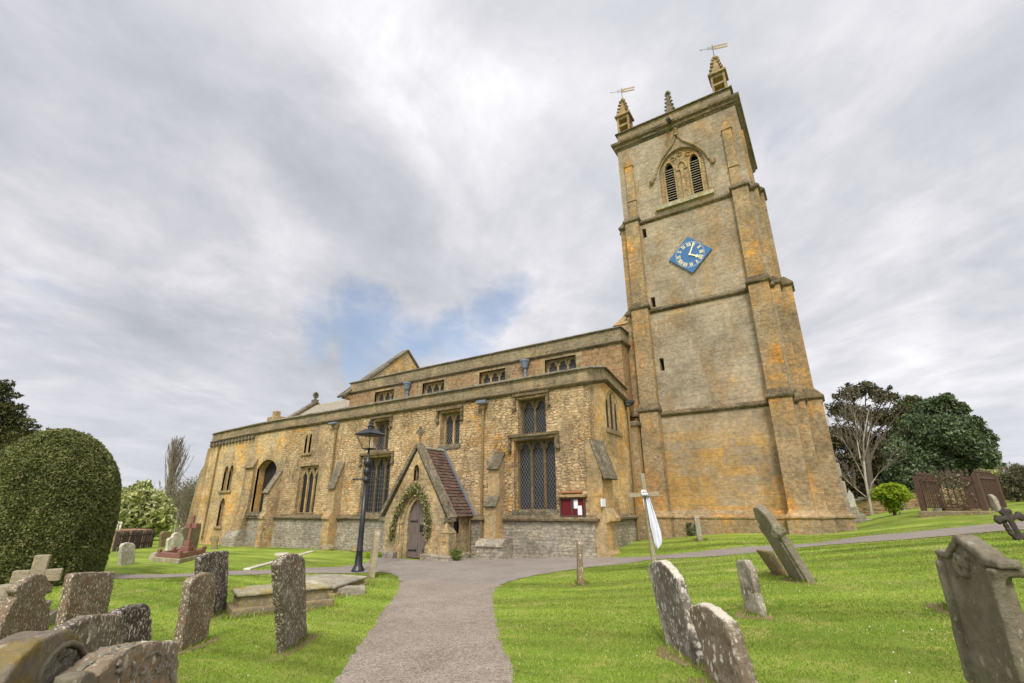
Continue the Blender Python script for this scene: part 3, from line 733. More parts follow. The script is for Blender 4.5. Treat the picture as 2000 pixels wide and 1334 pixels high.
# corner buttress standing out from the end wall
cb = MB().plate([(-7.2, -1), (-6.52, -1), (-6.52, .32), (-6.6, .42), (-6.6, 1.26), (-6.46, 1.33), (-6.46, 1.42), (-6.66, 1.74), (-6.66, 2.84), (-7.0, 3.96), (-7.2, 3.96)], [], lambda u, v, w: (u, DS - .02 + w * .92, v), 0, 1).build('buttress', M['quoin'], church)
c = MB(); A, B = Vector((-6.54, 0, 2.66)), Vector((-7.0, 0, 4.02)); n = Vector((.95, 0, .32)) * .09
vs = [A - n * .3, B - n * .3, B + n, A + n]
c.add([(p.x, DS - .08, p.z) for p in vs] + [(p.x, DS + .98, p.z) for p in vs], [(0, 1, 2, 3), (7, 6, 5, 4), (0, 4, 5, 1), (1, 5, 6, 2), (2, 6, 7, 3), (3, 7, 4, 0)])
c.build('weathering_cap', M['capstone'], cb, bevel=.02)
pp = onX(1178, 982, -6.655)
tag(MB().box(-6.665, -6.635, pp.y - .17, pp.y + .17, pp.z - .12, pp.z + .13).build('plaque', M['paper'], None), 'small blank white plaque fixed to the corner buttress', 'plaque')

# ---- rainwater pipes
def downpipe(x, y, ztop, zbot, mat, hop, r=.05, wz=None):
    d = MB().tube([(x, y, ztop), (x, y, zbot)], r, 8)
    for k in range(4):
        z = zbot + .2 + (ztop - zbot - .4) * k / 3; d.lathe((x, y, z), [(r, -.04), (r + .018, -.03), (r + .018, .03), (r, .04)], 8)
    o = d.build('drainpipe', mat, church, smooth=False)
    h = MB().lathe((x, y, ztop), [(r + .01, -.02), (r + .06, .06), (r + .07, .16), (r + .10, .18), (r + .10, .23)], 8)
    h.build('hopper_head', hop, o)
    return o
o = downpipe(-20.86, DS - .10, 5.62, .1, M['pipe'], M['pipe']); MB().box(-21.35, -20.75, DS - .30, DS - .02, 5.84, 5.95).build('lead_spout', M['lead'], o, bevel=.03)
o = downpipe(-11.62, DS - .10, 5.56, .2, M['pipe'], M['pipe']); MB().box(-11.85, -11.4, DS - .32, DS - .02, 5.78, 5.93).build('lead_spout', M['lead'], o, bevel=.03)
downpipe(-32.2, DS - .08, 5.7, .1, M['pipe'], M['darkpipe'], .04)
o = downpipe(-6.86, 19.52, 5.78, .4, M['pipe'], M['darkpipe'], .05); MB().lathe((-6.82, 19.75, 5.86), [(.1, 0), (.2, .12), (.22, .2)], 8).build('lead_spout', M['darkpipe'], o)

# ---- clerestory
cw = [(-10.83, -9.18, 7.25, 8.53), (-14.78, -13.14, 7.25, 8.53), (-18.80, -17.19, 7.25, 8.51), (-22.72, -21.08, 7.25, 8.51)]
MB().plate(rect(-25.05, -6.95, 5.5, 8.74), [rect(*q) for q in cw], fS(DC), 0, .5).build('clerestory_wall', M['harling'], church)
MB().box(-7.45, -6.952, DC + .5, 26, 5.5, 8.74).build('clerestory_end_wall', M['harling'], church); MB().box(-25.05, -24.6, DC + .5, 28, 5.5, 8.74).build('clerestory_end_wall', M['harling'], church)
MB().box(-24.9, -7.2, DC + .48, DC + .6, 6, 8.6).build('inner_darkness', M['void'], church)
for q, lb in zip(cw, ('clerestory window nearest the tower', 'second clerestory window from the tower', 'third clerestory window from the tower', 'clerestory window farthest from the tower')):
    window(fS(DC), *q, 3, depth=.26, frame_mat=M['quoin'], mull=.09, edge=.07, sill=False, label=lb, lat=(.09, .14))
    MB().plate([(q[0] - .30, q[2]), (q[1] + .30, q[2]), (q[1] + .30, q[3] + .12), (q[0] - .30, q[3] + .12)], [rect(q[0], q[1], q[2] - .001, q[3])], fS(DC), -.012, .12).build('window_surround', M['dressed'], church)
P2 = lambda z: [((-25.08, DC, z), (-1, -1, 0)), ((-6.95, DC, z), (1, -1, 0)), ((-6.95, 21.0, z), (1, 0, 0))]
P2f = lambda z: [((-25.08, 27, z), (-1, 0, 0))] + P2(z)
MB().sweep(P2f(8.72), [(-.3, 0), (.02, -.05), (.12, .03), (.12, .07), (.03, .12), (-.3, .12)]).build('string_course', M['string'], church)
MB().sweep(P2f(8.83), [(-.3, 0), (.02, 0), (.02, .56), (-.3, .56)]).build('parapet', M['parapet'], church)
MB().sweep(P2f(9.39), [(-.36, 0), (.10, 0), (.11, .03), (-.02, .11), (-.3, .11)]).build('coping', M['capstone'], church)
downpipe(-11.88, DC - .12, 8.28, 6.5, M['zinc'], M['zinc'], .07); downpipe(-19.86, DC - .12, 8.28, 6.5, M['zinc'], M['zinc'], .07)
for x in (-11.88, -19.86): MB().lathe((x, DC - .16, 8.28), [(.12, .0), (.15, .10), (.22, .30), (.25, .32), (.25, .40)], 8).build('hopper_head', M['zinc'], church)
# ---- roofs
MB().add([(-25, DC + .3, 8.95), (-7, DC + .3, 8.95), (-7, 24.2, 9.3), (-25, 24.2, 9.3), (-25, 28.8, 8.95), (-7, 28.8, 8.95)], [(0, 1, 2, 3), (3, 2, 5, 4)]).build('nave_roof', M['lead'], church)
MB().add([(-33, DS + .25, 6.1), (-7.3, DS + .25, 6.1), (-7.3, DC + .05, 6.9), (-33, DC + .05, 6.9)], [(0, 1, 2, 3)]).build('aisle_roof', M['lead'], church)
MB().add([(-35.4, 18.2, 5.5), (-25, 18.2, 5.5), (-25, 24.25, 10.0), (-35.4, 24.25, 10.0), (-35.4, 30, 5.5), (-25, 30, 5.5)], [(0, 1, 2, 3), (3, 2, 5, 4)]).build('chancel_roof', M['slate'], church)
gb = MB().plate([(19.2, 8.4), (29.2, 8.4), (24.25, 12.75)], [], fW(-24.98), 0, .45).build('gable_wall', M['ashlar'], church)
cp = MB()
for ya, za, yb, zb in ((19.0, 8.46, 24.25, 12.9), (29.5, 8.3, 24.25, 12.9)): cp.bar((-25.2, ya, za), (-25.2, yb, zb), .62, .14)
cp.build('coping', M['capstone'], gb)
g2 = MB().plate([(18, 5.3), (30.5, 5.3), (24.25, 10.1)], [], fW(-35.2), 0, .45).build('gable_wall', M['dressed'], church)
cp = MB()
for ya, za, yb, zb in ((17.9, 5.4, 24.25, 10.25), (30.6, 5.4, 24.25, 10.25)): cp.bar((-35.4, ya, za), (-35.4, yb, zb), .6, .14)
cp.build('coping', M['capstone'], g2)
fc = MB(); fc.box(-35.62, -35.2, 24.05, 24.45, 10.2, 10.45); fc.lathe((-35.4, 24.25, 10.45), [(.14, 0), (.09, .15), (.12, .2)], 8)
for k in range(8):
    t = k * pi / 4; fc.blob((-35.4, 24.25 + .2 * cos(t), 10.85 + .2 * sin(t)), .09, 0, 6, 4)
fc.bar((-35.4, 24.0, 10.85), (-35.4, 24.5, 10.85), .1, .1).bar((-35.4, 24.25, 10.6), (-35.4, 24.25, 11.1), .1, .1)
fc.build('finial_cross', M['capstone'], church)
a = onY(529, 823, 18.5); b = onY(550, 813, 18.5); c = onY(540, 805, 18.5)
MB().box(a.x, b.x, 18.2, 18.9, a.z - 1, b.z).box(c.x - .2, c.x + .22, 18.35, 18.7, b.z, c.z + .05).build('chimney', M['dressed'], church, bevel=.03)

# ---- porch
porch = MB()
po = [(-15.22, -.5), (-12.18, -.5), (-12.18, 1.5), (-13.70, 3.92), (-15.22, 1.5)]
door_out = arch(-14.42, -12.94, -.49, 1.25, 2.36)
lan = arch(-13.80, -13.53, 2.80, 3.18, 3.38)
porch.plate(po, [door_out, lan], fS(DP), 0, .32)
sl = arch(14.72, 15.04, .88, 1.24, 1.48)
porch.plate([(DP + .32, -.5), (DS, -.5), (DS, 1.62), (DP + .32, 1.62)], [sl], fW(-12.18), 0, .28)
porch.plate([(DP + .32, -.5), (DS, -.5), (DS, 1.62), (DP + .32, 1.62)], [], fW(-14.94), 0, .28)
po_ = porch.build('porch', M['porch'], church)
po_['label'] = 'gabled stone porch with red tiled roof'
ring = MB()
r1 = arch(-14.24, -12.99, -.49, 1.28, 2.22); r2 = arch(-14.08, -13.10, -.49, 1.30, 2.10)
ring.plate(door_out, [r1], fS(DP), .05, .30); ring.plate(r1, [r2], fS(DP), .10, .34)
ring.build('archway', M['porch'], po_)
for x in (-14.33, -12.97):
    MB().lathe((x, DP + .02, 0), [(.10, -.3), (.10, .42), (.07, .46), (.045, .5), (.045, 1.15), (.07, 1.2), (.09, 1.27)], 8).build('shaft', M['dressed'], po_)
dr = MB()
n = 6; x0, x1 = -14.07, -13.11
for i in range(n):
    a = x0 + (x1 - x0) * i / n + .005; b = x0 + (x1 - x0) * (i + 1) / n - .005
    c = -13.59; hw = .49
    def top(x): 
        t = max(0, 1 - abs(x - c) / hw); return 1.30 + .80 * (1 - (1 - t) ** 2.0) ** .72
    dr.plate([(a, .03), (b, .03), (b, top(b)), ((a + b) / 2, top((a + b) / 2)), (a, top(a))], [], fS(DP), .19 + .004 * (i % 2), .25)
door = dr.build('door', M['door'], po_)
hg = MB()
for z in (.28, 1.30):
    for xa, xb in ((-14.04, -13.66), (-13.14, -13.30)):
        hg.bar((xa, DP + .18, z), (xb, DP + .18, z + .01), .02, .045); hg.bar((xb, DP + .182, z - .05), (xb, DP + .182, z + .07), .02, .03)
hg.box(-13.52, -13.34, DP + .175, DP + .20, .93, 1.17); hg.box(-13.40, -13.28, DP + .175, DP + .20, .80, .85)
hg.tube([(-13.58, DP + .185, .05), (-13.58, DP + .185, .5)], .006, 5)
hg.build('door_ironwork', M['iron'], po_)
MB().plate(rect(-13.86, -13.48, 2.74, 3.42), [], fS(DP), .2, .22).build('lancet_pane', M['glass'], po_)
MB().plate([(q[0] * 1 + (.06 if q[0] > -13.665 else -.06), q[1] + (.07 if q[1] > 3 else 0)) for q in lan], [lan], fS(DP), -.02, .1).build('lancet_surround', M['dressed'], po_)
MB().plate(rect(14.66, 15.1, .8, 1.54), [], fW(-12.18), .06, .08).build('lancet_pane', M['glass'], po_)
MB().plate([(q[0] + (.06 if q[0] > 14.88 else -.06), q[1] + (.07 if q[1] > 1.1 else 0)) for q in sl], [sl], fW(-12.18), -.015, .1).build('lancet_surround', M['quoin'], po_)
cp = MB(); xc = -13.70
for sx in (-1, 1):
    A = Vector((xc + sx * 1.83, DP + .13, 1.42)); B = Vector((xc + sx * .0, DP + .13, 4.16))
    cp.bar(A, B, .40, .13)
cp.box(xc + 1.52, xc + 1.86, DP - .02, DP + .28, 1.30, 1.46); cp.box(xc - 1.86, xc - 1.52, DP - .02, DP + .28, 1.30, 1.46)
cp.build('coping', M['capstone'], po_, bevel=.015)
fx = MB(); fx.lathe((xc, DP + .12, 4.08), [(.13, 0), (.10, .12), (.05, .18), (.045, .42)], 8)
for k in range(4):
    t = k * pi / 2 + pi / 4 * 0; c0 = Vector((xc + .1 * cos(t), DP + .12, 4.68 + .1 * sin(t)))
    ringp = [c0 + Vector((.085 * cos(u * pi / 4), 0, .085 * sin(u * pi / 4))) for u in range(9)]
    fx.tube(ringp, .028, 6, cap=False)
fx.bar((xc - .2, DP + .12, 4.68), (xc + .2, DP + .12, 4.68), .05, .05).bar((xc, DP + .12, 4.45), (xc, DP + .12, 4.9), .05, .05)
for k in range(4):
    t = k * pi / 2; fx.blob((xc + .21 * cos(t), DP + .12, 4.68 + .21 * sin(t)), .05, 0, 6, 4)
fx.build('finial_cross', M['capstone'], po_)
tl = MB(); rows = 21
for sx in (-1, 1):
    A = Vector((xc, 0, 4.02)); B = Vector((xc + sx * 1.66, 0, 1.50)); d = (B - A); L = d.length; d = d / L; nn = Vector((-d.z * sx, 0, d.x * sx)); nn = nn if nn.z > 0 else -nn
    for r in range(rows):
        s0 = L * r / rows; s1 = L * (r + 1) / rows + .05
        ya = DP + .30; k = 0; off = (r % 2) * .08
        y = ya - off
        while y < DS - .02:
            y0 = max(ya, y); y1 = min(DS - .04, y + .165); y += .17
            if y1 - y0 < .03: continue
            l0 = .02 + random.uniform(-.004, .004); l1 = .05 + random.uniform(-.006, .012)
            sag = .02 * sin((y0 - ya) / (DS - ya) * pi)
            p = [A + d * s0 + nn * (l0 - .02 - sag), A + d * (s1 + random.uniform(-.012, .012)) + nn * (l1 - .02 - sag)]
            vs = []
            for q, th in ((p[0], .012), (p[1], .02)):
                for yy in (y0, y1):
                    vs.append((q.x, yy, q.z)); vs.append((q.x + nn.x * th, yy, q.z + nn.z * th))
            tl.add(vs, [(1, 3, 7, 5), (0, 4, 6, 2), (4, 5, 7, 6), (0, 1, 5, 4), (2, 6, 7, 3), (0, 2, 3, 1)])
tl.build('tiled_roof', M['tiles'], po_)
rs = MB()
for sx in (-1, 1): rs.add([(xc, DP + .3, 3.94), (xc + sx * 1.58, DP + .3, 1.55), (xc + sx * 1.58, DS, 1.55), (xc, DS, 3.94)], [(0, 1, 2, 3)])
rs.build('roof_boarding', M['wood_dark'], po_)
rg = MB().tube([(xc, DP + .3, 4.05), (xc, DS - .1, 4.06)], .07, 8); rg.build('ridge_tiles', M['slate'], po_)
fl = MB(); fl.bar((xc, DS - .03, 4.16), (xc + 1.78, DS - .03, 1.44), .14, .07); fl.bar((xc, DS - .03, 4.16), (xc - 1.78, DS - .03, 1.44), .14, .07); fl.build('lead_flashing', M['lead'], po_)
bt = MB().box(-12.26, -11.86, DP - .10, DP + .32, -.3, .92)
bt.add([(-12.28, DP - .12, .92), (-11.84, DP - .12, .92), (-11.84, DP + .34, .92), (-12.28, DP + .34, .92), (-12.07, DP - .02, 1.28), (-12.07, DP + .2, 1.28)], [(0, 1, 4), (1, 2, 5, 4), (2, 3, 5), (3, 0, 4, 5), (3, 2, 1, 0)])
bt.blob((-12.07, DP + .08, 1.32), .09)
bt.build('buttress', M['porch'], po_, bevel=.02)
bs = MB().box(-13.02, -12.2, DP - .28, DP + .1, -.3, .22).box(-15.42, -14.45, DP - .22, DP + .1, -.3, .24).box(-12.18, -11.66, DP - .35, DP - .02, -.3, .20).box(-12.2, -12.02, DP + .4, DS - .2, -.3, .2)
bs.build('base_course', M['plinth'], po_, bevel=.03)
dp = MB().tube([(-12.10, DS - .2, 1.56), (-12.10, DS - .2, .25), (-11.98, DS - .3, .1)], .035, 7); dp.build('drainpipe', M['pipe'], po_)
# ------------------------------------------------------------------ tower
XC = -3.70; YC = 23.4
tw = thing('tower', (XC, YC, 0), None, None); adopt(tw, church)
def ftow(u, v, w): return (u, DT + w, v)
HB = 2.92
bell = []   # belfry openings
bl = [onY(1297, 322, DT), onY(1314, 318, DT)]
LX = (-4.36, -3.93); RX = (-3.17, -2.74); BZ0, BZS, BZA = 15.45, 17.35, 17.82
lou = [arch(LX[0], LX[1], BZ0, BZS, BZA), arch(RX[0], RX[1], BZ0, BZS, BZA)]
slitz = [(-5.72, 14.05, 14.55), (-5.66, 10.40, 10.90), (-5.58, 7.38, 7.95)]
slit_holes = [rect(x - .02, x + .17, a, b) for x, a, b in slitz]
def body(z0, z1, h, name, mat, holes=()):
    m = MB().plate(rect(XC - h, XC + h, z0, z1), holes, fS(DT), 0, .5)
    m.box(XC - h, XC - h + .5, DT + .5, DT + 2 * h, z0, z1).box(XC + h - .5, XC + h, DT + .5, DT + 2 * h, z0, z1).box(XC - h + .5, XC + h - .5, DT + 2 * h - .5, DT + 2 * h, z0, z1)
    return m.build(name, mat, tw)
body(0, 5.47, HB + .02, 'lower_stage', M['tower_low'])
body(5.47, 10.2, HB + .01, 'middle_stage', M['tower'], [slit_holes[2]])
body(10.2, 14.87, HB, 'clock_stage', M['tower'], slit_holes[:2])
bell_out = arch(-4.62, -2.48, 15.42, 17.25, 18.38, 9)
body(14.87, 19.7, HB - .03, 'belfry_stage', M['tower'], [bell_out])
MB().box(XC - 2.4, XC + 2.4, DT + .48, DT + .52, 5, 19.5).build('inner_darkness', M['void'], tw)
# string courses round the tower
def loop(z, h, d=None):
    y0, y1 = DT, DT + 2 * h
    return [((XC - h, y0, z), (-1, -1, 0)), ((XC + h, y0, z), (1, -1, 0)), ((XC + h, y1, z), (1, 1, 0)), ((XC - h, y1, z), (-1, 1, 0))]
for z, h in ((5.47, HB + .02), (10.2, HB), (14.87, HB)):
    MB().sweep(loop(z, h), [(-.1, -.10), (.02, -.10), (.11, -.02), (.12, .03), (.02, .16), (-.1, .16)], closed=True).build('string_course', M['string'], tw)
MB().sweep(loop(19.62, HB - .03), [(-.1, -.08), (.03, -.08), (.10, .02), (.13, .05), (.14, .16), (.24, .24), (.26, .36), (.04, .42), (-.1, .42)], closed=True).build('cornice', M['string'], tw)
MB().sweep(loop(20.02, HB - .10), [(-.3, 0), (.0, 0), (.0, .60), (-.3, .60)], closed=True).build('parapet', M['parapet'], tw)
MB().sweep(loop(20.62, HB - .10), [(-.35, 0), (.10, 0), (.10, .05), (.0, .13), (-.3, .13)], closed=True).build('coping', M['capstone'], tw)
# plinth
PLP = [(-.2, -1.6), (.18, -1.6), (.18, -.10), (.22, -.06), (.22, .0), (.12, .06), (.03, .24), (-.2, .24)]
MB().sweep(loop(1.42, HB + .02), PLP, closed=True).build('plinth', M['tower_quoin'], tw)
# buttress stages: (z0, z1, depth out, half widths)
def bstage(x0, x1, y0, y1, z0, z1, slope, name='buttress', mat='tower_quoin', cap=.16):
    m = MB().box(x0, x1, y0, y1, z0, z1)
    o = m.build(name, M[mat], tw, bevel=.012)
    return o
def bmould(x0, x1, y0, y1, z, side, h=.14, back=.3):
    """moulded edge and sloped top over a buttress stage"""
    e = .085
    m = MB()
    a = [(x0 - e, y0 - e), (x1 + e, y0 - e), (x1 + e, y1 + e), (x0 - e, y1 + e)]
    b = [(x0 + .02, y0 + .02), (x1 - .02, y0 + .02), (x1 - .02, y1 - .02), (x0 + .02, y1 - .02)]
    s = side
    top = {'S': [(x0 + .03, y0 + .16), (x1 - .03, y0 + .16), (x1 - .03, y1), (x0 + .03, y1)], 'W': [(x0, y0 + .03), (x1 - .2, y0 + .03), (x1 - .2, y1 - .03), (x0, y1 - .03)], 'E': [(x0 + .2, y0 + .03), (x1, y0 + .03), (x1, y1 - .03), (x0 + .2, y1 - .03)]}[s]
    vs = [(p[0], p[1], z - .09) for p in b] + [(p[0], p[1], z) for p in a] + [(p[0], p[1], z + .06) for p in a] + [(p[0], p[1], z + .40) for p in top]
    fs = [(3, 2, 1, 0), (12, 13, 14, 15)]
    for k in range(3):
        for i in range(4): fs.append((k * 4 + i, k * 4 + (i + 1) % 4, k * 4 + 4 + (i + 1) % 4, k * 4 + 4 + i))
    m.add(vs, fs); m.build('buttress_moulding', M['string'], tw)
for sg in (-1, 1):
    X = lambda a: XC + sg * a
    def sb(a, b, *r, **k):
        x0, x1 = sorted((X(a), X(b))); return x0, x1
    # buttress standing out towards the viewer
    for (z0, z1, out, a, b) in ((-.5, 1.42, .60, 1.98, 2.96), (1.6, 5.62, .48, 2.08, 2.86), (5.6, 10.36, .36, 2.09, 2.84), (10.3, 15.02, .24, 2.12, 2.78)):
        x0, x1 = sb(a, b); bstage(x0, x1, DT - out, DT + .1, z0, z1, 0)
        if z0 > 0: bmould(x0, x1, DT - out, DT + .05, z1, 'S')
    x0, x1 = sb(1.98, 2.96); MB().sweep([((x0, DT, 1.42), (-1, 0, 0)), ((x0, DT - .60, 1.42), (-1, -1, 0)), ((x1, DT - .60, 1.42), (1, -1, 0)), ((x1, DT, 1.42), (1, 0, 0))], [(-.1, -.08), (.0, -.08), (.06, -.03), (.06, .02), (-.02, .08), (-.12, .22), (-.2, .22)]).build('plinth', M['tower_quoin'], tw)
    # slim pilaster of the belfry with its little gablet
    x0, x1 = sb(2.16, 2.56); m = MB().box(x0, x1, DT - .13, DT + .1, 15.0, 18.45)
    xm = (x0 + x1) / 2
    m.plate([(x0 - .05, 18.3), (x1 + .05, 18.3), (xm + .05, 18.75), (xm + .05, 18.98), (xm - .05, 18.98), (xm - .05, 18.75)], [], fS(DT), -.17, .05)
    m.box(x0 - .03, x1 + .03, DT - .17, DT + .05, 16.2, 16.3)
    m.build('buttress', M['tower_quoin'], tw, bevel=.012)
    # clasping corner
    for (z0, z1, h, y) in ((1.3, 5.5, 3.22, .0), (5.5, 10.25, 3.19, .02), (10.25, 14.9, 3.12, .03), (-.5, 1.42, 3.36, -.14)):
        x0, x1 = sb(2.5, h); MB().box(x0, x1, DT + .005 + y, DT + .9, z0, z1).build('buttress', M['tower_quoin'], tw, bevel=.012)
        if z0 > 0: bmould(x0, x1, DT + .005 + y, DT + .9, z1 + .02, 'W' if sg > 0 else 'E')
    # buttress standing out sideways
    for (z0, z1, h, y) in ((-.5, 1.42, 3.94, .50), (1.6, 5.62, 3.77, .62), (5.6, 10.36, 3.58, .64), (10.3, 15.02, 3.28, .66)):
        x0, x1 = sb(2.6, h); bstage(x0, x1, DT + y, DT + y + .8, z0, z1, 0)
        if z0 > 0: bmould(x0, x1, DT + y, DT + y + .8, z1, 'W' if sg > 0 else 'E')
    x0, x1 = sb(2.6, 2.98); bstage(x0, x1, DT + .7, DT + 1.4, 15.0, 18.6, 0)
    for (h, y) in ((3.94, .50), (3.36, -.14)):
        x0, x1 = sb(2.6, h); y1 = DT + y + 1.0
        p = [((x0, y1, 1.42), (-1, 0, 0)), ((x0, DT + y, 1.42), (-1, -1, 0)), ((x1, DT + y, 1.42), (1, -1, 0)), ((x1, y1, 1.42), (1, 0, 0))]
        MB().sweep(p, [(-.1, -.08), (.0, -.08), (.06, -.03), (.06, .02), (-.02, .08), (-.14, .24), (-.2, .24)]).build('plinth', M['tower_quoin'], tw)
# turret in the corner between nave and tower
tt = MB().box(-7.6, -6.6, 20.55, 22.4, 0, 9.9); tt.add([(-7.62, 20.5, 9.9), (-6.55, 20.5, 9.9), (-6.55, 22.4, 9.9), (-7.62, 22.4, 9.9), (-6.62, 21.2, 11.0), (-6.62, 22.4, 11.0)], [(0, 1, 4), (1, 2, 5, 4), (0, 4, 5, 3), (3, 5, 2)])
tt.box(-7.05, -6.62, 19.75, 20.6, -.3, 5.2); tt.build('stair_turret', M['tower_quoin'], church)
MB().box(-7.08, -6.5, 19.68, 20.6, 5.0, 5.14).build('string_course', M['string'], church)
# belfry window
bw = MB().plate(bell_out, lou, ftow, .14, .30)
bw.box(-3.62, -3.48, DT + .06, DT + .15, 15.45, 17.3); bw.plate(arch(-3.80, -3.30, 17.2, 17.3, 17.72), [arch(-3.74, -3.36, 17.19, 17.28, 17.62)], ftow, .08, .15)
for x0, x1 in (LX, RX):
    o2 = arch(x0 - .07, x1 + .07, 15.44, BZS + .02, BZA + .13); bw.plate(o2, [arch(x0, x1, 15.43, BZS, BZA)], ftow, .09, .145)
for (cx, cz, r) in ((-3.92, 17.95, .13), (-3.18, 17.95, .13), (-3.55, 18.1, .12)):
    pr_ = [(cx + r * cos(k * pi / 4), DT + .12, cz + r * .8 * sin(k * pi / 4)) for k in range(9)]; bw.tube(pr_, .03, 6, cap=False)
bwo = bw.build('belfry_window', M['dressed'], tw)
for x0, x1 in (LX, RX):
    lv = MB(); k = 15
    for i in range(k):
        z = BZ0 + .05 + i * (BZS + .15 - BZ0) / k
        lv.add([(x0 - .03, DT + .15, z), (x1 + .03, DT + .15, z), (x1 + .03, DT + .36, z + .13), (x0 - .03, DT + .36, z + .13), (x0 - .03, DT + .15, z + .035), (x1 + .03, DT + .15, z + .035), (x1 + .03, DT + .36, z + .165), (x0 - .03, DT + .36, z + .165)], [(3, 2, 1, 0), (4, 5, 6, 7), (0, 1, 5, 4), (2, 3, 7, 6), (1, 2, 6, 5), (3, 0, 4, 7)])
    lv.build('louvre', M['slab_grey'], tw)
MB().plate(rect(-4.95, -2.30, 15.22, 15.42), [], ftow, -.16, .3).build('belfry_sill', M['moss_stone'], tw, bevel=.02)
og = []
H0 = [(-4.95, 16.95), (-4.82, 17.15), (-4.66, 17.6), (-4.40, 18.05), (-4.05, 18.42), (-3.82, 18.66), (-3.66, 18.95), (-3.58, 19.2)]
pathp = [(x, DT - .05, z) for x, z in H0] + [(-7.10 - x, DT - .05, z) for x, z in H0[-2::-1]]
hm = MB().tube(pathp, .05, 6)
for x in (-4.98, -2.12): hm.blob((x, DT - .06, 16.92), .13, 0, 7, 5, .25)
hm.blob((-3.55, DT - .08, 19.22), (.17, .13, .14), 0, 7, 5, .3); hm.blob((-3.55, DT - .1, 19.42), (.10, .1, .12), 0, 7, 5, .3); hm.build('ogee_hood', M['dressed'], tw)
gs = MB().tube([(-3.72, DT - .02, 19.95), (-3.72, DT - .35, 19.88), (-3.72, DT - .62, 19.70)], [.10, .11, .08], 7); gs.blob((-3.72, DT - .66, 19.68), (.11, .14, .12), 0, 7, 5, .25); gs.build('gargoyle', M['darkpipe'], tw)
# clock
ck = MB(); cz, cx = 12.49, -3.70
ck.plate([(cx, cz + .92), (cx + .94, cz), (cx, cz - .92), (cx - .94, cz)], [], ftow, -.09, -.03)
def stroke(a, b, w, m=1, y=DT - .097):
    a, b = Vector((a[0], 0, a[1])), Vector((b[0], 0, b[1])); ck.bar(Vector((a.x, y, a.z)), Vector((b.x, y, b.z)), .012, w, up=(b - a).cross(Vector((0, 1, 0))), mat=m)
R0, R1 = .42, .57
for i in range(60):
    t = radians(i * 6); stroke((cx + .595 * sin(t), cz + .595 * cos(t)), (cx + .635 * sin(t), cz + .635 * cos(t)), .016)
for k, s in enumerate(('XII', 'I', 'II', 'III', 'IIII', 'V', 'VI', 'VII', 'VIII', 'IX', 'X', 'XI')):
    t = radians(k * 30); er = Vector((sin(t), cos(t))); et = Vector((cos(t), -sin(t)))
    wd = {'I': .05, 'V': .10, 'X': .10}; tot = sum(wd[c] for c in s); p = -tot / 2
    def pt(a, r): q = er * r + et * a; return (cx + q.x, cz + q.y)
    for c in s:
        m_ = p + wd[c] / 2
        if c == 'I': stroke(pt(m_, R0), pt(m_, R1), .026)
        elif c == 'V': stroke(pt(p + .012, R1), pt(m_, R0), .028); stroke(pt(p + wd[c] - .012, R1), pt(m_, R0), .016)
        else: stroke(pt(p + .01, R1), pt(p + wd[c] - .01, R0), .028); stroke(pt(p + wd[c] - .01, R1), pt(p + .01, R0), .016)
        p += wd[c]
    stroke(pt(-tot / 2, R1), pt(tot / 2, R1), .012); stroke(pt(-tot / 2, R0), pt(tot / 2, R0), .012)
t = radians(24); stroke((cx - .03 * sin(t), cz - .03 * cos(t)), (cx + .60 * sin(t), cz + .60 * cos(t)), .055, 1, DT - .125)
t = radians(121); e = (cx + .45 * sin(t), cz + .45 * cos(t)); stroke((cx, cz), e, .06, 1, DT - .115)
et = Vector((cos(t), -sin(t))); mid = (cx + .33 * sin(t), cz + .33 * cos(t)); stroke((mid[0] - et.x * .07, mid[1] - et.y * .07), (mid[0] + et.x * .07, mid[1] + et.y * .07), .075, 1, DT - .116)
ck.plate([(cx + .055 * cos(k * pi / 5), cz + .055 * sin(k * pi / 5)) for k in range(10)], [], ftow, -.14, -.10, 1)
o = ck.build('clock', [M['clock_blue'], M['gilt']], tw); o['label'] = 'blue diamond clock face with cream Roman numerals'
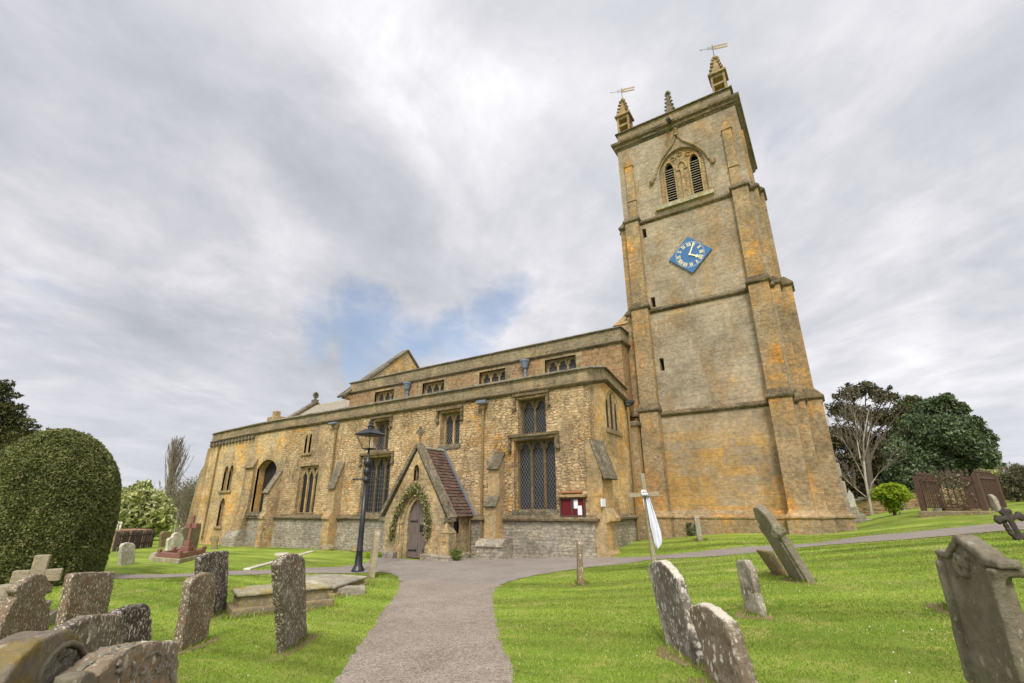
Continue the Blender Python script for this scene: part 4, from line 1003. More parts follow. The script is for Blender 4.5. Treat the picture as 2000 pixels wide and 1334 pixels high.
# pinnacles
def pinnacle(x, y, big=True):
    m = MB(); z = 20.72
    if big:
        w = .33
        for sx, sy in ((-1, -1), (1, -1), (1, 1), (-1, 1)): m.box(x + sx * w - (.1 if sx > 0 else 0), x + sx * w + (.1 if sx < 0 else 0), y + sy * w - (.1 if sy > 0 else 0), y + sy * w + (.1 if sy < 0 else 0), z, z + 1.15)
        m.box(x - w + .03, x + w - .03, y - w + .03, y + w - .03, z, z + .16); m.box(x - w + .03, x + w - .03, y - w + .03, y + w - .03, z + .50, z + .62); m.box(x - w + .03, x + w - .03, y - w + .03, y + w - .03, z + .98, z + 1.16)
        e = w + .09; m.box(x - e, x + e, y - e, y + e, z + 1.15, z + 1.24)
        b = .27; zt = z + 2.45; z1 = z + 1.24
    else:
        m.box(x - .2, x + .2, y - .2, y + .2, z - .15, z + .12); b = .17; zt = z + 1.38; z1 = z + .12
    m.add([(x - b, y - b, z1), (x + b, y - b, z1), (x + b, y + b, z1), (x - b, y + b, z1), (x - .05, y - .05, zt), (x + .05, y - .05, zt), (x + .05, y + .05, zt), (x - .05, y + .05, zt)], [(0, 1, 5, 4), (1, 2, 6, 5), (2, 3, 7, 6), (3, 0, 4, 7), (4, 5, 6, 7)])
    k = 5
    for i in range(k):
        t = (i + .15) / k; r = b * (1 - t) + .05 * t + .03
        for sx, sy in ((-1, -1), (1, -1), (1, 1), (-1, 1)): m.blob((x + sx * r, y + sy * r, z1 + (zt - z1) * t + .05), (.085, .085, .065) if big else (.06, .06, .06), 0, 6, 4, .25)
    for k in range(4): m.blob((x + .08 * cos(k * pi / 2), y + .08 * sin(k * pi / 2), zt), .08, 0, 6, 4, .25)
    m.blob((x, y, zt + .07), .1, 0, 6, 5, .2)
    p = m.build('pinnacle', M['capstone'] if not big else M['dressed'], tw)
    if big:
        v = MB(); zz = zt; v.tube([(x, y, zz), (x, y, zz + .95)], .018, 6)
        d = Vector((.93, .36, 0)).normalized(); c = Vector((x, y, zz + .72))
        v.bar(c - d * .62, c, .02, .02); v.bar(c - d * .62, c - d * .5, .02, .06)
        for s_ in (-.08, .08): v.bar(c - d * .25 + Vector((0, 0, s_)), c + Vector((0, 0, s_)), .015, .02)
        v.bar(c - d * .24 + Vector((0, 0, -.08)), c - d * .24 + Vector((0, 0, .08)), .015, .02)
        v.bar(c, c + d * .14, .02, .24, mat=1)
        v.bar(c + d * .12 + Vector((0, 0, .09)), c + d * .72 + Vector((0, 0, .13)), .02, .07, mat=1); v.bar(c + d * .12 + Vector((0, 0, -.08)), c + d * .70 + Vector((0, 0, -.04)), .02, .09, mat=1)
        v.build('weather_vane', [M['iron'], M['gold']], tw)
    return p
pinnacle(XC - 2.46, DT + .42); pinnacle(XC + 2.40, DT + .42); pinnacle(XC - .02, DT + .22, False)
# ------------------------------------------------------------------ ground, paths
def grid_ground():
    xs = np.concatenate([-np.geomspace(34, 900, 26)[::-1], np.arange(-33, 12.01, .5), np.geomspace(13, 900, 26)])
    ys = np.concatenate([-np.geomspace(6, 500, 14)[::-1], np.arange(-5, 32.01, .5), np.geomspace(33, 900, 28)])
    X, Y = np.meshgrid(xs, ys); Z = TV(X, Y) + .012 * np.sin(X * 1.7 + Y * .6) * np.cos(Y * 1.3)
    n, k = X.shape
    vs = np.stack([X.ravel(), Y.ravel(), Z.ravel()], 1)
    fs = [(i * k + j, i * k + j + 1, (i + 1) * k + j + 1, (i + 1) * k + j) for i in range(n - 1) for j in range(k - 1)]
    me = bpy.data.meshes.new('lawn'); me.from_pydata(vs.tolist(), [], fs); me.materials.append(M['lawn'])
    me.polygons.foreach_set('use_smooth', [True] * len(fs))
    o = bpy.data.objects.new('lawn', me); COL.objects.link(o); return tag(o, kind='structure')
grid_ground()

def densify(p, step=.5):
    out = []
    for i in range(len(p) - 1):
        a, b = Vector(p[i]), Vector(p[i + 1]); n = max(1, int((b - a).length / step))
        for k in range(n): out.append(a.lerp(b, k / n))
    out.append(Vector(p[-1])); return out
def resample(p, n):
    L = [0]
    for i in range(len(p) - 1): L.append(L[-1] + (Vector(p[i + 1]) - Vector(p[i])).length)
    out = []; j = 0
    for k in range(n):
        s = L[-1] * k / (n - 1)
        while j < len(p) - 2 and L[j + 1] < s: j += 1
        t = (s - L[j]) / max(1e-6, L[j + 1] - L[j]); out.append(Vector(p[j]).lerp(Vector(p[j + 1]), min(1, max(0, t))))
    return out
PATHS = []
def strip(name, a, b, mat, n=60, k=8, lift=.022, jit=.03):
    """a paved surface between two edge lines, lying on the ground"""
    A, B = resample(a, n), resample(b, n); vs = []
    for i in range(n):
        for j in range(k + 1):
            q = A[i].lerp(B[i], j / k)
            jj = jit if j in (0, k) else 0
            x, y = q.x + random.uniform(-jj, jj), q.y + random.uniform(-jj, jj)
            vs.append((x, y, T(x, y) + lift + (.012 * sin(x * 1.7 + y * .6) * cos(y * 1.3)) - (.012 if j in (0, k) else 0)))
    fs = [(i * (k + 1) + j, i * (k + 1) + j + 1, (i + 1) * (k + 1) + j + 1, (i + 1) * (k + 1) + j) for i in range(n - 1) for j in range(k)]
    me = bpy.data.meshes.new(name); me.from_pydata(vs, [], fs); me.materials.append(mat); me.polygons.foreach_set('use_smooth', [True] * len(fs))
    o = bpy.data.objects.new(name, me); COL.objects.link(o); tag(o, kind='structure')
    PATHS.append(np.array([(q.x, q.y) for q in A] + [(q.x, q.y) for q in B[::-1]]))
    return o
def gp(l): 
    r = []
    for q in l:
        p = G(*q); r.append((p.x, p.y, 0))
    return r
left_edge = gp([(650, 1334), (683, 1284), (702, 1255), (726, 1227), (747, 1194), (766, 1173), (779, 1147), (782, 1138)])
right_edge = gp([(1005, 1334), (999, 1296), (985, 1267), (975, 1244), (970, 1213), (965, 1180), (963, 1161), (968, 1150), (980, 1143)])
d0 = Vector(left_edge[0]) - Vector(left_edge[1]); left_edge = [tuple(Vector(left_edge[0]) + d0.normalized() * 9)] + left_edge
d0 = Vector(right_edge[0]) - Vector(right_edge[2]); right_edge = [tuple(Vector(right_edge[0]) + d0.normalized() * 9)] + right_edge
ext = Vector((-.35, .9, 0))
strip('path', left_edge + [tuple(Vector(left_edge[-1]) + ext)], right_edge + [tuple(Vector(right_edge[-1]) + ext)], M['path'], 160, 20, .012)
lower = gp([(1980, 1037), (1850, 1047), (1700, 1059), (1560, 1071), (1393, 1087), (1269, 1095), (1165, 1106), (1100, 1115), (1040, 1124), (999, 1135), (980, 1143)])
lower = [(12, 14.2, 0), (6, 14.7, 0)] + lower
mid = [tuple(Vector(lower[-1]).lerp(Vector(left_edge[-1]), t) + Vector((-.12, .16, 0)) * sin(pi * t)) for t in (.25, .5, .75)]
lower2 = gp([(782, 1138), (776, 1128), (761, 1120), (740, 1118), (688, 1119.5), (580, 1121), (480, 1123.5), (360, 1127), (230, 1131)])
lower2 += [(-24, 5.2, 0), (-34, 3.6, 0)]
upper = gp([(1980, 1019), (1850, 1033), (1700, 1048), (1588, 1062), (1474, 1068), (1360, 1079), (1282, 1086)])
upper = [(14, 19.6, 0), (7, 19.2, 0)] + upper + [(-6.45, 15.75, 0), (-8.5, 15.75, 0), (-11.9, 15.75, 0), (-12.15, 14.1, 0), (-15.2, 13.95, 0)]
upper += gp([(738, 1098), (712, 1104), (686, 1107), (580, 1111.5), (481, 1115), (360, 1121), (230, 1125)]) + [(-24, 6.3, 0), (-34, 4.9, 0)]
strip('forecourt', lower + mid + lower2, upper, M['court'], 260, 24, .024)
# narrow stone edging across the far lawn and a flush ledger slab
A, B = G(482, 1113), G(612, 1077)
ed = MB(); nseg = 14
for i in range(nseg):
    a, b = A.lerp(B, i / nseg), A.lerp(B, (i + .93) / nseg); s = (b - a).cross(Vector((0, 0, 1))).normalized() * .11
    vs = [drop(q) for q in (a - s, b - s, b + s, a + s)]; ed.add([v + Vector((0, 0, -.1)) for v in vs] + [v + Vector((0, 0, .035)) for v in vs], [(4, 5, 6, 7), (0, 1, 5, 4), (1, 2, 6, 5), (2, 3, 7, 6), (3, 0, 4, 7)])
tag(ed.build('stone_edging', M['lich_white']), 'narrow line of pale edging stones crossing the far lawn', 'edging')
q = [G(536, 1086), G(566, 1086), G(562, 1081), G(538, 1082)]
ls = MB().add([drop(p) - Vector((0, 0, .1)) for p in q] + [drop(p) + Vector((0, 0, .04)) for p in q], [(4, 5, 6, 7), (0, 1, 5, 4), (1, 2, 6, 5), (2, 3, 7, 6), (3, 0, 4, 7)])
tag(ls.build('ledger_slab', M['lich_white']), 'small flat pale slab set flush in the far lawn', 'ledger slab')

# ------------------------------------------------------------------ gravestones
BASES = []
def headstone(label, outline, b1, b2, mat, thick=.1, lean=0.0, side=None, vox=.02, disp=.022, origin=(0, 0), s=1.0, group='gravestones in the churchyard', name='gravestone', cat='gravestone', deep=.35, parts=None, hole=None, dscale=.15):
    """outline traced on the photo; the slab stands on the ground line b1-b2 with its own thickness"""
    b1, b2 = Vector(b1), Vector(b2); ax = (b2 - b1); ax.z = 0; L = ax.length; ax.normalize()
    nrm = Vector((ax.y, -ax.x, 0))
    if nrm.dot(CAM - b1) < 0: nrm = -nrm
    up = (Vector((0, 0, 1)) * cos(lean) + nrm * sin(lean)).normalized(); pn = ax.cross(up).normalized()
    if pn.dot(nrm) < 0: pn = -pn
    pts = []
    for x, y in outline:
        p = onP(origin[0] + x / s, origin[1] + y / s, b1, pn); d = p - b1
        pts.append((d.dot(ax), d.dot(up)))
    zmin = min(p[1] for p in pts)
    o = Vector(b1)
    hl = []
    if hole:
        for x, y in hole:
            d = onP(origin[0] + x / s, origin[1] + y / s, b1, pn) - b1; hl.append((d.dot(ax), d.dot(up)))
    fm_ = lambda u, v, w: tuple(ax * u + up * v - pn * w)
    mb = MB().plate(pts, [hl] if hl else [], fm_, 0, thick)
    if hl:
        c_ = (sum(q[0] for q in hl) / len(hl), sum(q[1] for q in hl) / len(hl)); mb.plate([(c_[0] + (q[0] - c_[0]) * 1.06, c_[1] + (q[1] - c_[1]) * 1.06) for q in hl], [], fm_, .045, thick - .004)
    # foot below the ground
    x0 = min(p[0] for p in pts if p[1] < zmin + .25); x1 = max(p[0] for p in pts if p[1] < zmin + .25)
    mb.plate([(x0 + .01, zmin - deep), (x1 - .01, zmin - deep), (x1 - .01, max(.02, zmin + .1)), (x0 + .01, max(.02, zmin + .1))], [], lambda u, v, w: tuple(ax * u + up * v - pn * w), .004, thick - .004)
    ob = mb.build(name, mat, None, remesh=vox, disp=disp, dscale=dscale); ob.location = o
    tag(ob, label, cat, group)
    BASES.append((b1, b2, nrm, thick))
    if parts: parts(ob, ax, up, pn, b1, lambda x, y: ((onP(origin[0] + x / s, origin[1] + y / s, b1, pn) - b1).dot(ax), (onP(origin[0] + x / s, origin[1] + y / s, b1, pn) - b1).dot(up)))
    return ob
ZA = dict(origin=(0, 1000), s=3.994); Z5 = dict(origin=(1100, 900), s=3.0733); Z6 = dict(origin=(360, 1040), s=4.536); Z7 = dict(origin=(1700, 960), s=3.567); Z8 = dict(origin=(200, 860), s=4.942)
def ZP(z, x, y): return (z['origin'][0] + x / z['s'], z['origin'][1] + y / z['s'])
def base2(z, a, b): return G(*ZP(z, *a)), G(*ZP(z, *b))
def under(p): return Vector((p.x, p.y, T(p.x, p.y)))

headstone('tall narrow lichen-spotted slab standing alone beside the path bend', [(848, 285), (880, 235), (925, 197), (985, 184), (1045, 200), (1072, 250), (1082, 560), (1088, 905), (895, 1060), (878, 760), (862, 500)], *base2(Z6, (895, 1060), (1088, 905)), M['lich'], .11, **Z6)
headstone('round-shouldered brown slab overlapping a darker stone behind it', [(1490, 545), (1520, 515), (1560, 490), (1620, 468), (1665, 478), (1690, 515), (1680, 700), (1640, 880), (1620, 1000), (1405, 1090), (1450, 790)], *base2(ZA, (1405, 1090), (1620, 1000)), M['lich_br'], .11, **ZA)
headstone('blackish white-flecked slab with a stepped shoulder, behind a brown one', [(1562, 358), (1600, 335), (1640, 318), (1700, 305), (1788, 303), (1780, 550), (1768, 775), (1600, 840), (1558, 840)], *base2(ZA, (1590, 840), (1765, 772)), M['lich_dk'], .10, **ZA)
tl_, tr_ = at(*ZP(ZA, 560, 490), 8.2), at(*ZP(ZA, 905, 465), 8.9)
headstone('broad square-topped slab in front of the clipped yew', [(568, 500), (580, 482), (610, 474), (740, 469), (905, 464), (890, 560), (845, 790), (815, 950), (470, 1060), (487, 905)], under(tl_), under(tr_), M['lich_br'], .10, **ZA)
headstone('brown slab with a lobed carved head below the pale stone cross', [(-60, 1120), (-30, 1000), (20, 890), (70, 770), (108, 700), (140, 658), (125, 625), (135, 585), (165, 560), (215, 540), (240, 505), (275, 485), (320, 478), (360, 488), (380, 515), (385, 540), (420, 572), (425, 600), (400, 630), (345, 648), (365, 690), (398, 740), (385, 860), (375, 945), (150, 1030)], *base2(ZA, (0, 1098), (375, 945)), M['lich_br'], .12, vox=.022, **ZA)
a1, a2 = at(*ZP(ZA, 650, 830), 4.75), at(*ZP(ZA, 945, 793), 5.25)
headstone('wide brown slab with a sloping shoulder behind the carved niche stone', [(470, 930), (560, 880), (650, 832), (730, 802), (830, 797), (945, 793), (985, 803), (970, 950), (935, 1180), (880, 1420), (420, 1500), (450, 1200)], under(a1), under(a2), M['lich'], .10, **ZA)
a1, a2 = at(*ZP(ZA, 950, 775), 5.35), at(*ZP(ZA, 1180, 735), 5.75)
headstone('dark curve-topped slab joined behind a wide brown one', [(930, 785), (1000, 747), (1080, 720), (1130, 712), (1175, 728), (1188, 752), (1186, 900), (1180, 1120), (1170, 1300), (930, 1400)], under(a1), under(a2), M['lich_dk'], .10, **ZA)
def niche(ob, ax, up, pn, b1, to):
    f = lambda u, v, w: tuple(ax * u + up * v - pn * w)
    def loc(o): o.location = b1; o.parent = ob; o.matrix_parent_inverse = Matrix.Translation(-b1)
    # raised rim and carved foliage inside a sunk round panel
    rim = [to(*q) for q in ((262, 1400), (310, 1235), (385, 1120), (475, 1045), (555, 1020), (612, 1045), (648, 1115), (654, 1200), (628, 1310), (600, 1400))]
    m = MB(); m.tube([Vector(f(u, v, -.004)) for u, v in rim], .013, 7); o = m.build('carved_rim', M['slab_grey'], None, remesh=.008, disp=.006); loc(o)
    m = MB(); random.seed(3); c = Vector(to(455, 1290))
    for i in range(46):
        t = random.random(); k = t * (len(rim) - 1); j = int(min(k, len(rim) - 2)); q = Vector(rim[j]).lerp(Vector(rim[j + 1]), k - j); p = q.lerp(c, random.uniform(.10, .42))
        aa = random.uniform(0, 2 * pi); e = Vector((cos(aa), sin(aa))) * random.uniform(.025, .055)
        m.tube([f(p.x - e.x, p.y - e.y, .042), f(p.x, p.y, .012 + random.uniform(0, .012)), f(p.x + e.x, p.y + e.y, .042)], [.006, .017, .004], 6)
    m.plate([to(*q) for q in ((350, 1400), (370, 1255), (480, 1185), (565, 1168), (575, 1245), (545, 1400))], [], f, .016, .05)
    o = m.build('carved_foliage', M['lich_gr'], None, remesh=.007, disp=.006, dscale=.05); loc(o)
a1, a2 = at(*ZP(ZA, 200, 1100), 2.75), at(*ZP(ZA, 690, 1150), 3.35)
headstone('near round-headed stone with a carved niche and yellow moss', [(-60, 1500), (30, 1334), (110, 1200), (200, 1100), (330, 992), (430, 942), (520, 910), (580, 922), (640, 975), (680, 1060), (700, 1150), (692, 1230), (700, 1330), (640, 1700), (-100, 1700)], under(a1), under(a2), lichen_stone('grey_stone_yellow_moss', (.15, .130, .105), (.34, .30, .25), .22, size=16, moss=.55, pale=(.20, .175, .14)), .16, vox=.011, disp=.014, parts=niche, dscale=.10, hole=[(275, 1480), (320, 1240), (395, 1128), (480, 1055), (555, 1031), (604, 1055), (637, 1120), (642, 1200), (617, 1310), (560, 1480)], **ZA)
a1, a2 = at(*ZP(ZA, 800, 1230), 2.95), at(*ZP(ZA, 1400, 1012), 3.75)
def ribs(ob, ax, up, pn, b1, to):
    f = lambda u, v, w: tuple(ax * u + up * v - pn * w); m = MB(); random.seed(5)
    def loc(o): o.location = b1; o.parent = ob; o.matrix_parent_inverse = Matrix.Translation(-b1)
    top = [(775, 1268), (850, 1194), (920, 1138), (1040, 1066), (1160, 1032), (1280, 1016), (1395, 1018)]
    for k in range(9):      # thin split layers standing up along the top edge
        off = .008 + k * .016; i0 = random.randint(0, 3); i1 = random.randint(4, 6)
        m.tube([Vector(f(to(x, y)[0], to(x, y)[1] + random.uniform(-.012, .012), off)) for x, y in top[i0:i1 + 1]], [random.uniform(.004, .010) for _ in range(i1 - i0 + 1)], 5)
    o = m.build('flaking_edge', M['lich_gr'], None, remesh=.007, disp=.006, dscale=.05); loc(o)
    m = MB()
    for arc in (((1020, 1400), (1060, 1230), (1130, 1130), (1220, 1088), (1258, 1115), (1250, 1240), (1220, 1400)), ((1290, 1130), (1340, 1180), (1320, 1260), (1350, 1340))):
        m.tube([Vector(f(*to(*q), 0)) for q in arc], .010, 6)
    for k in range(40):
        q = (random.uniform(1270, 1380), random.uniform(1090, 1340)) if k % 2 else (random.uniform(900, 1240), random.uniform(1150, 1340)); u, v = to(*q); aa = random.uniform(0, pi); e = random.uniform(.015, .035)
        m.tube([f(u - cos(aa) * e, v - sin(aa) * e, .008), f(u, v, -.008), f(u + cos(aa) * e, v + sin(aa) * e, .008)], [.004, .012, .004], 5)
    o = m.build('carved_relief', M['lich_gr'], None, remesh=.007, disp=.008, dscale=.05); loc(o)
headstone('near crumbling stone with a flaking layered top edge', [(770, 1270), (850, 1190), (920, 1130), (1040, 1060), (1160, 1025), (1280, 1008), (1400, 1012), (1395, 1150), (1385, 1334), (1370, 1700), (800, 1750), (785, 1400)], under(a1), under(a2), lichen_stone('flaking_stone', (.20, .160, .115), (.50, .46, .39), .45, size=11, pale=(.30, .25, .19), tint=(.24, .15, .07)), .15, vox=.011, disp=.030, dscale=.07, parts=ribs, **ZA)
a1, a2 = at(*ZP(ZA, 670, 1290), 2.6), at(*ZP(ZA, 750, 1260), 2.85)
headstone('small dark rounded stone wedged between the two nearest stones', [(640, 1400), (655, 1300), (675, 1255), (705, 1228), (740, 1235), (765, 1275), (772, 1400), (760, 1800), (640, 1800)], under(a1), under(a2), M['slab_grey'], .09, **ZA)

def whitecap(ob, ax, up, pn, b1, to): pass
headstone('tall thin leaning slab with a white capped head beside a shorter one', [(508, 655), (512, 628), (530, 603), (575, 596), (625, 640), (668, 700), (690, 770), (750, 985), (818, 1240), (620, 1115), (560, 880)], *base2(Z5, (620, 1115), (815, 1240)), lichen_stone('dark_streaked_slab', (.105, .092, .080), (.50, .48, .44), .40, size=15, pale=(.25, .235, .20), tint=(.055, .048, .044), cap=.9), .105, **Z5)
b1 = G(*ZP(Z5, 872, 1334)); b2 = at(*ZP(Z5, 1080, 1334), hypot(b1.x, b1.y) - .42); b2 = under(b2)
headstone('shorter round-topped slab close beside the tall leaning one', [(742, 892), (760, 870), (820, 857), (870, 878), (930, 935), (968, 965), (1000, 1050), (1045, 1190), (1085, 1345), (1110, 1440), (868, 1345), (820, 1100), (770, 970)], b1, b2, lichen_stone('dark_streaked_brown_slab', (.125, .100, .075), (.48, .46, .42), .42, size=15, pale=(.24, .22, .19), tint=(.125, .09, .06), cap=.9), .115, **Z5)
headstone('small pale leaning slab alone in the middle of the right lawn', [(1030, 602), (1045, 592), (1085, 596), (1112, 632), (1124, 650), (1150, 790), (1190, 938), (1090, 905), (1068, 800)], *base2(Z5, (1090, 905), (1190, 938)), lichen_stone('pale_streaked_slab', (.20, .180, .145), (.46, .44, .38), .35, size=17, pale=(.27, .245, .20), tint=(.10, .085, .07)), .09, **Z5)

def thin_stone(label, base, width, height, thick, mat, az=890, lean=0.0, origin_shift=0, round_=.08, group='gravestones in the churchyard', leanx=0.0, vox=.018):
    """a slab seen almost edge-on: width runs along the common direction of the rows"""
    P = G(*base); r = ray(az, 1000); ax = Vector((r.x, r.y, 0)).normalized(); nrm = Vector((-ax.y, ax.x, 0))
    pts = [(0, -.3), (width, -.3), (width, height - round_), (width * .85, height - round_ * .25), (width * .5, height), (width * .15, height - round_ * .25), (0, height - round_)]
    up = (Vector((0, 0, 1)) + ax * leanx + nrm * lean).normalized()
    mb = MB().plate(pts, [], lambda u, v, w: tuple(ax * u + up * v + nrm * (w - thick / 2)), 0, thick)
    o = mb.build('gravestone', mat, None, remesh=vox, disp=.018); o.location = P
    BASES.append((P, P + ax * width, nrm, thick)); return tag(o, label, 'gravestone', group)
thin_stone('slim dark edge-on slab at the lawn corner below the end wall', (1134, 1143), .55, .86, .11, M['lich_br'], az=1085, lean=-.04)
thin_stone('short edge-on stone on the grass right in front of the tower', (1368, 1057), .5, .82, .16, M['lich_gr'], az=1330, lean=.04)
thin_stone('pale upright stone beside the black lamp post', (727, 1129), .62, 1.16, .14, M['timber'], az=640, lean=-.05)
# the heavily leaning headstone and its prop
Zr = dict(origin=(1440, 980), s=7.85)
b1, b2 = G(*ZP(Zr, 1085, 1238)), G(*ZP(Zr, 765, 1218)); dv = (b2 - b1); dv.z = 0
r = ray(1120, 1000); ax = Vector((r.x, r.y, 0)).normalized()
def leaner():
    P0 = G(*ZP(Zr, 1080, 1238)); nrm = Vector((-ax.y, ax.x, 0)); best = None
    for li in range(10, 60):
        for hi in range(20, 42):
            u_ = Vector((0, 0, 1)) * cos(radians(li)) + nrm * sin(radians(li)); a_ = proj(P0 + ax * .33 + u_ * (hi * .05 * 1.02)); e_ = hypot(a_[0] - 1474, a_[1] - 992)
            if best is None or e_ < best[0]: best = (e_, li, hi * .05)
    L = radians(best[1])
    up = Vector((0, 0, 1)) * cos(L) + nrm * sin(L); tn = nrm * cos(L) - Vector((0, 0, 1)) * sin(L)
    top = onP(*ZP(Zr, 250, 85), P0, tn.normalized()); H = best[2]; W = .66; print('LEANER', best)
    f = lambda u, v, w: tuple(ax * u + up * v - tn * w)
    pts = [(0, -.25), (W, -.25), (W, H * .60), (W * 1.08, H * .63), (W * 1.08, H * .72), (W * .92, H * .74), (W * .86, H * .9), (W * .68, H * .99), (W * .5, H * 1.02), (W * .32, H * .99), (W * .14, H * .9), (W * .08, H * .74), (-W * .08, H * .72), (-W * .08, H * .63), (0, H * .60)]
    m = MB().plate(pts, [], f, 0, .12)
    o = m.build('gravestone', M['slab_grey'], None, remesh=.018, disp=.012); o.location = P0
    tag(o, 'heavily tilted headstone with shouldered top propped over the lawn', 'gravestone', 'gravestones in the churchyard')
    m = MB(); m.plate([(.04, .02), (.12, .02), (.12, H * .55), (.04, H * .55)], [], f, -.03, .02); 
    m.blob(f(0.02, H * .66, .0), (.09, .09, .09), 0, 7, 5, .2); q = m.build('carved_pilaster', M['slab_grey'], None, remesh=.016, disp=.01); q.location = P0; q.parent = o; q.matrix_parent_inverse = Matrix.Translation(-P0)
    B = G(*ZP(Zr, 800, 1118)); m = MB(); up2 = (Vector((0, 0, 1)) + nrm * .55).normalized()
    m.plate([(0, -.2), (.45, -.2), (.45, .40), (0, .40)], [], lambda u, v, w: tuple(ax * u + up2 * v + nrm * w), 0, .14)
    q = m.build('gravestone', M['moss_dark'], None, remesh=.02, disp=.02); q.location = B; tag(q, 'low mossy stub of stone under the heavily tilted headstone', 'gravestone', 'gravestones in the churchyard')
    BASES.append((P0, P0 + ax * W, nrm, .12)); BASES.append((B, B + ax * .5, nrm, .14))
leaner()
# big pedimented stone at the right edge
tl7, tr7 = at(*ZP(Z7, 462, 450), 3.75), at(*ZP(Z7, 880, 560), 3.3)
def pediment(ob, ax, up, pn, b1, to):
    f = lambda u, v, w: tuple(ax * u + up * v - pn * w)
    def put(m, name, mat, **k): o = m.build(name, mat, None, **k); o.location = b1; o.parent = ob; o.matrix_parent_inverse = Matrix.Translation(-b1)
    m = MB(); A, B, C_ = to(545, 445), to(607, 322), to(800, 468)
    for p, q in ((A, B), (B, C_), (to(468, 428), A), (to(772, 485), to(908, 508))): m.bar(Vector(f(*p, .03)), Vector(f(*q, .035)), .095, .04, up=up)
    put(m, 'pediment_moulding', M['slab_grey'], remesh=.012, disp=.008)
    for kk, q in enumerate((((500, 480), (600, 850), (720, 1330)), ((875, 570), (990, 1000), (1090, 1334)))):
        m = MB()
        for i in range(2): m.bar(Vector(f(*to(*q[i]), -.005)), Vector(f(*to(*q[i + 1]), -.005)), .05, .045, up=ax)
        if kk: m.plate([to(845, 530), to(905, 545), to(910, 600), to(860, 595)], [], f, -.03, .12)
        put(m, 'pilaster', M['slab_grey'], remesh=.012, disp=.008)
    m = MB(); random.seed(9)
    for i in range(16):
        q = to(random.uniform(600, 690), random.uniform(440, 580)); m.blob(f(q[0], q[1], -.0), (random.uniform(.012, .03),) * 3, 0, 6, 4, .4)
    m.tube([Vector(f(*to(608, 430), -.01)), Vector(f(*to(602, 500), -.01)), Vector(f(*to(606, 550), -.01))], .012, 6); m.tube([Vector(f(*to(640, 580), -.01)), Vector(f(*to(690, 590), -.01))], .01, 6)
    put(m, 'carved_emblem', M['slab_grey'], remesh=.01, disp=.006)
headstone('large dark headstone with a pointed pediment at the right edge', [(460, 458), (470, 432), (548, 446), (607, 322), (800, 470), (905, 510), (880, 620), (1000, 1000), (1100, 1334), (1160, 1560), (760, 1600), (715, 1334), (665, 1150), (628, 1000), (590, 850), (520, 640), (505, 560)], under(tl7), under(tr7), lichen_stone('dark_weathered_headstone', (.15, .125, .095), (.32, .30, .24), .15, size=18, pale=(.21, .19, .145), tint=(.125, .125, .065)), .065, vox=.014, disp=.012, parts=pediment, **Z7)
b7 = under(at(*ZP(Z7, 500, 400), 4.3)); b8 = under(at(*ZP(Z7, 560, 395), 4.0))
headstone('sliver of a lichened stone just behind the pedimented headstone', [(500, 402), (520, 394), (560, 390), (580, 500), (590, 830), (530, 790), (515, 620)], G(*ZP(Z7, 528, 795)), G(*ZP(Z7, 600, 850)), M['lich_gr'], .12, **Z7)

# ---- far left group
headstone('small white-lichened round-topped stone beside the clipped yew', [(190, 1020), (215, 995), (258, 985), (300, 992), (325, 1015), (318, 1100), (312, 1190), (180, 1208), (184, 1100)], *base2(Z8, (180, 1208), (312, 1190)), M['lich_white'], .12, vox=.03, **Z8)
headstone('white-flaked stone with a round carved head behind the red kerb', [(638, 960), (655, 940), (680, 935), (690, 905), (720, 890), (755, 892), (778, 915), (796, 940), (785, 970), (770, 1062), (622, 1075)], G(*ZP(Z8, 622, 1078)), G(*ZP(Z8, 775, 1064)), M['lich_white'], .14, vox=.03, **Z8)
headstone('large plain dark slab behind the red granite cross', [(778, 850), (960, 798), (955, 860), (925, 1010), (900, 1050), (775, 1062)], G(*ZP(Z8, 775, 1062)), G(*ZP(Z8, 905, 1045)), M['slab_grey'], .14, vox=.03, **Z8)
headstone('small dark round-topped stone in shade near the picket fence', [(570, 900), (590, 882), (640, 876), (675, 882), (683, 900), (670, 1000), (625, 1025), (560, 1026)], G(*ZP(Z8, 560, 1028)), G(*ZP(Z8, 660, 1020)), M['moss_dark'], .14, vox=.03, **Z8)
headstone('weathered wheel-headed stone in front of the low wall', [(1030, 950), (1050, 925), (1085, 915), (1115, 930), (1125, 955), (1105, 990), (1108, 1052), (1048, 1052), (1050, 990)], G(*ZP(Z8, 1048, 1054)), G(*ZP(Z8, 1110, 1052)), M['moss_dark'], .16, vox=.03, **Z8)
headstone('low square stone at the corner of the red granite kerb', [(450, 1110), (480, 1080), (505, 1082), (500, 1165), (442, 1165)], G(*ZP(Z8, 442, 1165)), G(*ZP(Z8, 505, 1165)), M['lich_gr'], .2, vox=.03, **Z8)
# kerbed grave with red granite cross
K = [G(*ZP(Z8, *q)) for q in ((478, 1172), (735, 1190), (1015, 1130))]
e1 = (K[2] - K[1]); e1.z = 0; e1 = e1.normalized(); e2 = (K[0] - K[1]); e2.z = 0; L2 = min(e2.length, 2.4); e2.normalize(); L1 = min((K[2] - K[1]).length, 3.0)
zk = T(K[1].x, K[1].y)
kg = thing('kerbed_grave', (K[1].x, K[1].y, zk), 'red granite kerbed grave with a tall red cross on steps', 'grave')
def KP(a, b, z): p = Vector((K[1].x, K[1].y, zk)) + e1 * a + e2 * b; return (p.x, p.y, zk + z)
def kbox(m, a0, a1, b0, b1, z0, z1):
    m.add([KP(a, b, z) for z in (z0, z1) for b in (b0, b1) for a in (a0, a1)], [(0, 2, 3, 1), (4, 5, 7, 6), (0, 1, 5, 4), (2, 6, 7, 3), (0, 4, 6, 2), (1, 3, 7, 5)])
m = MB(); kbox(m, 0, L1, 0, L2, -.3, .14); m.build('plinth', M['moss_stone'], kg, bevel=.02)
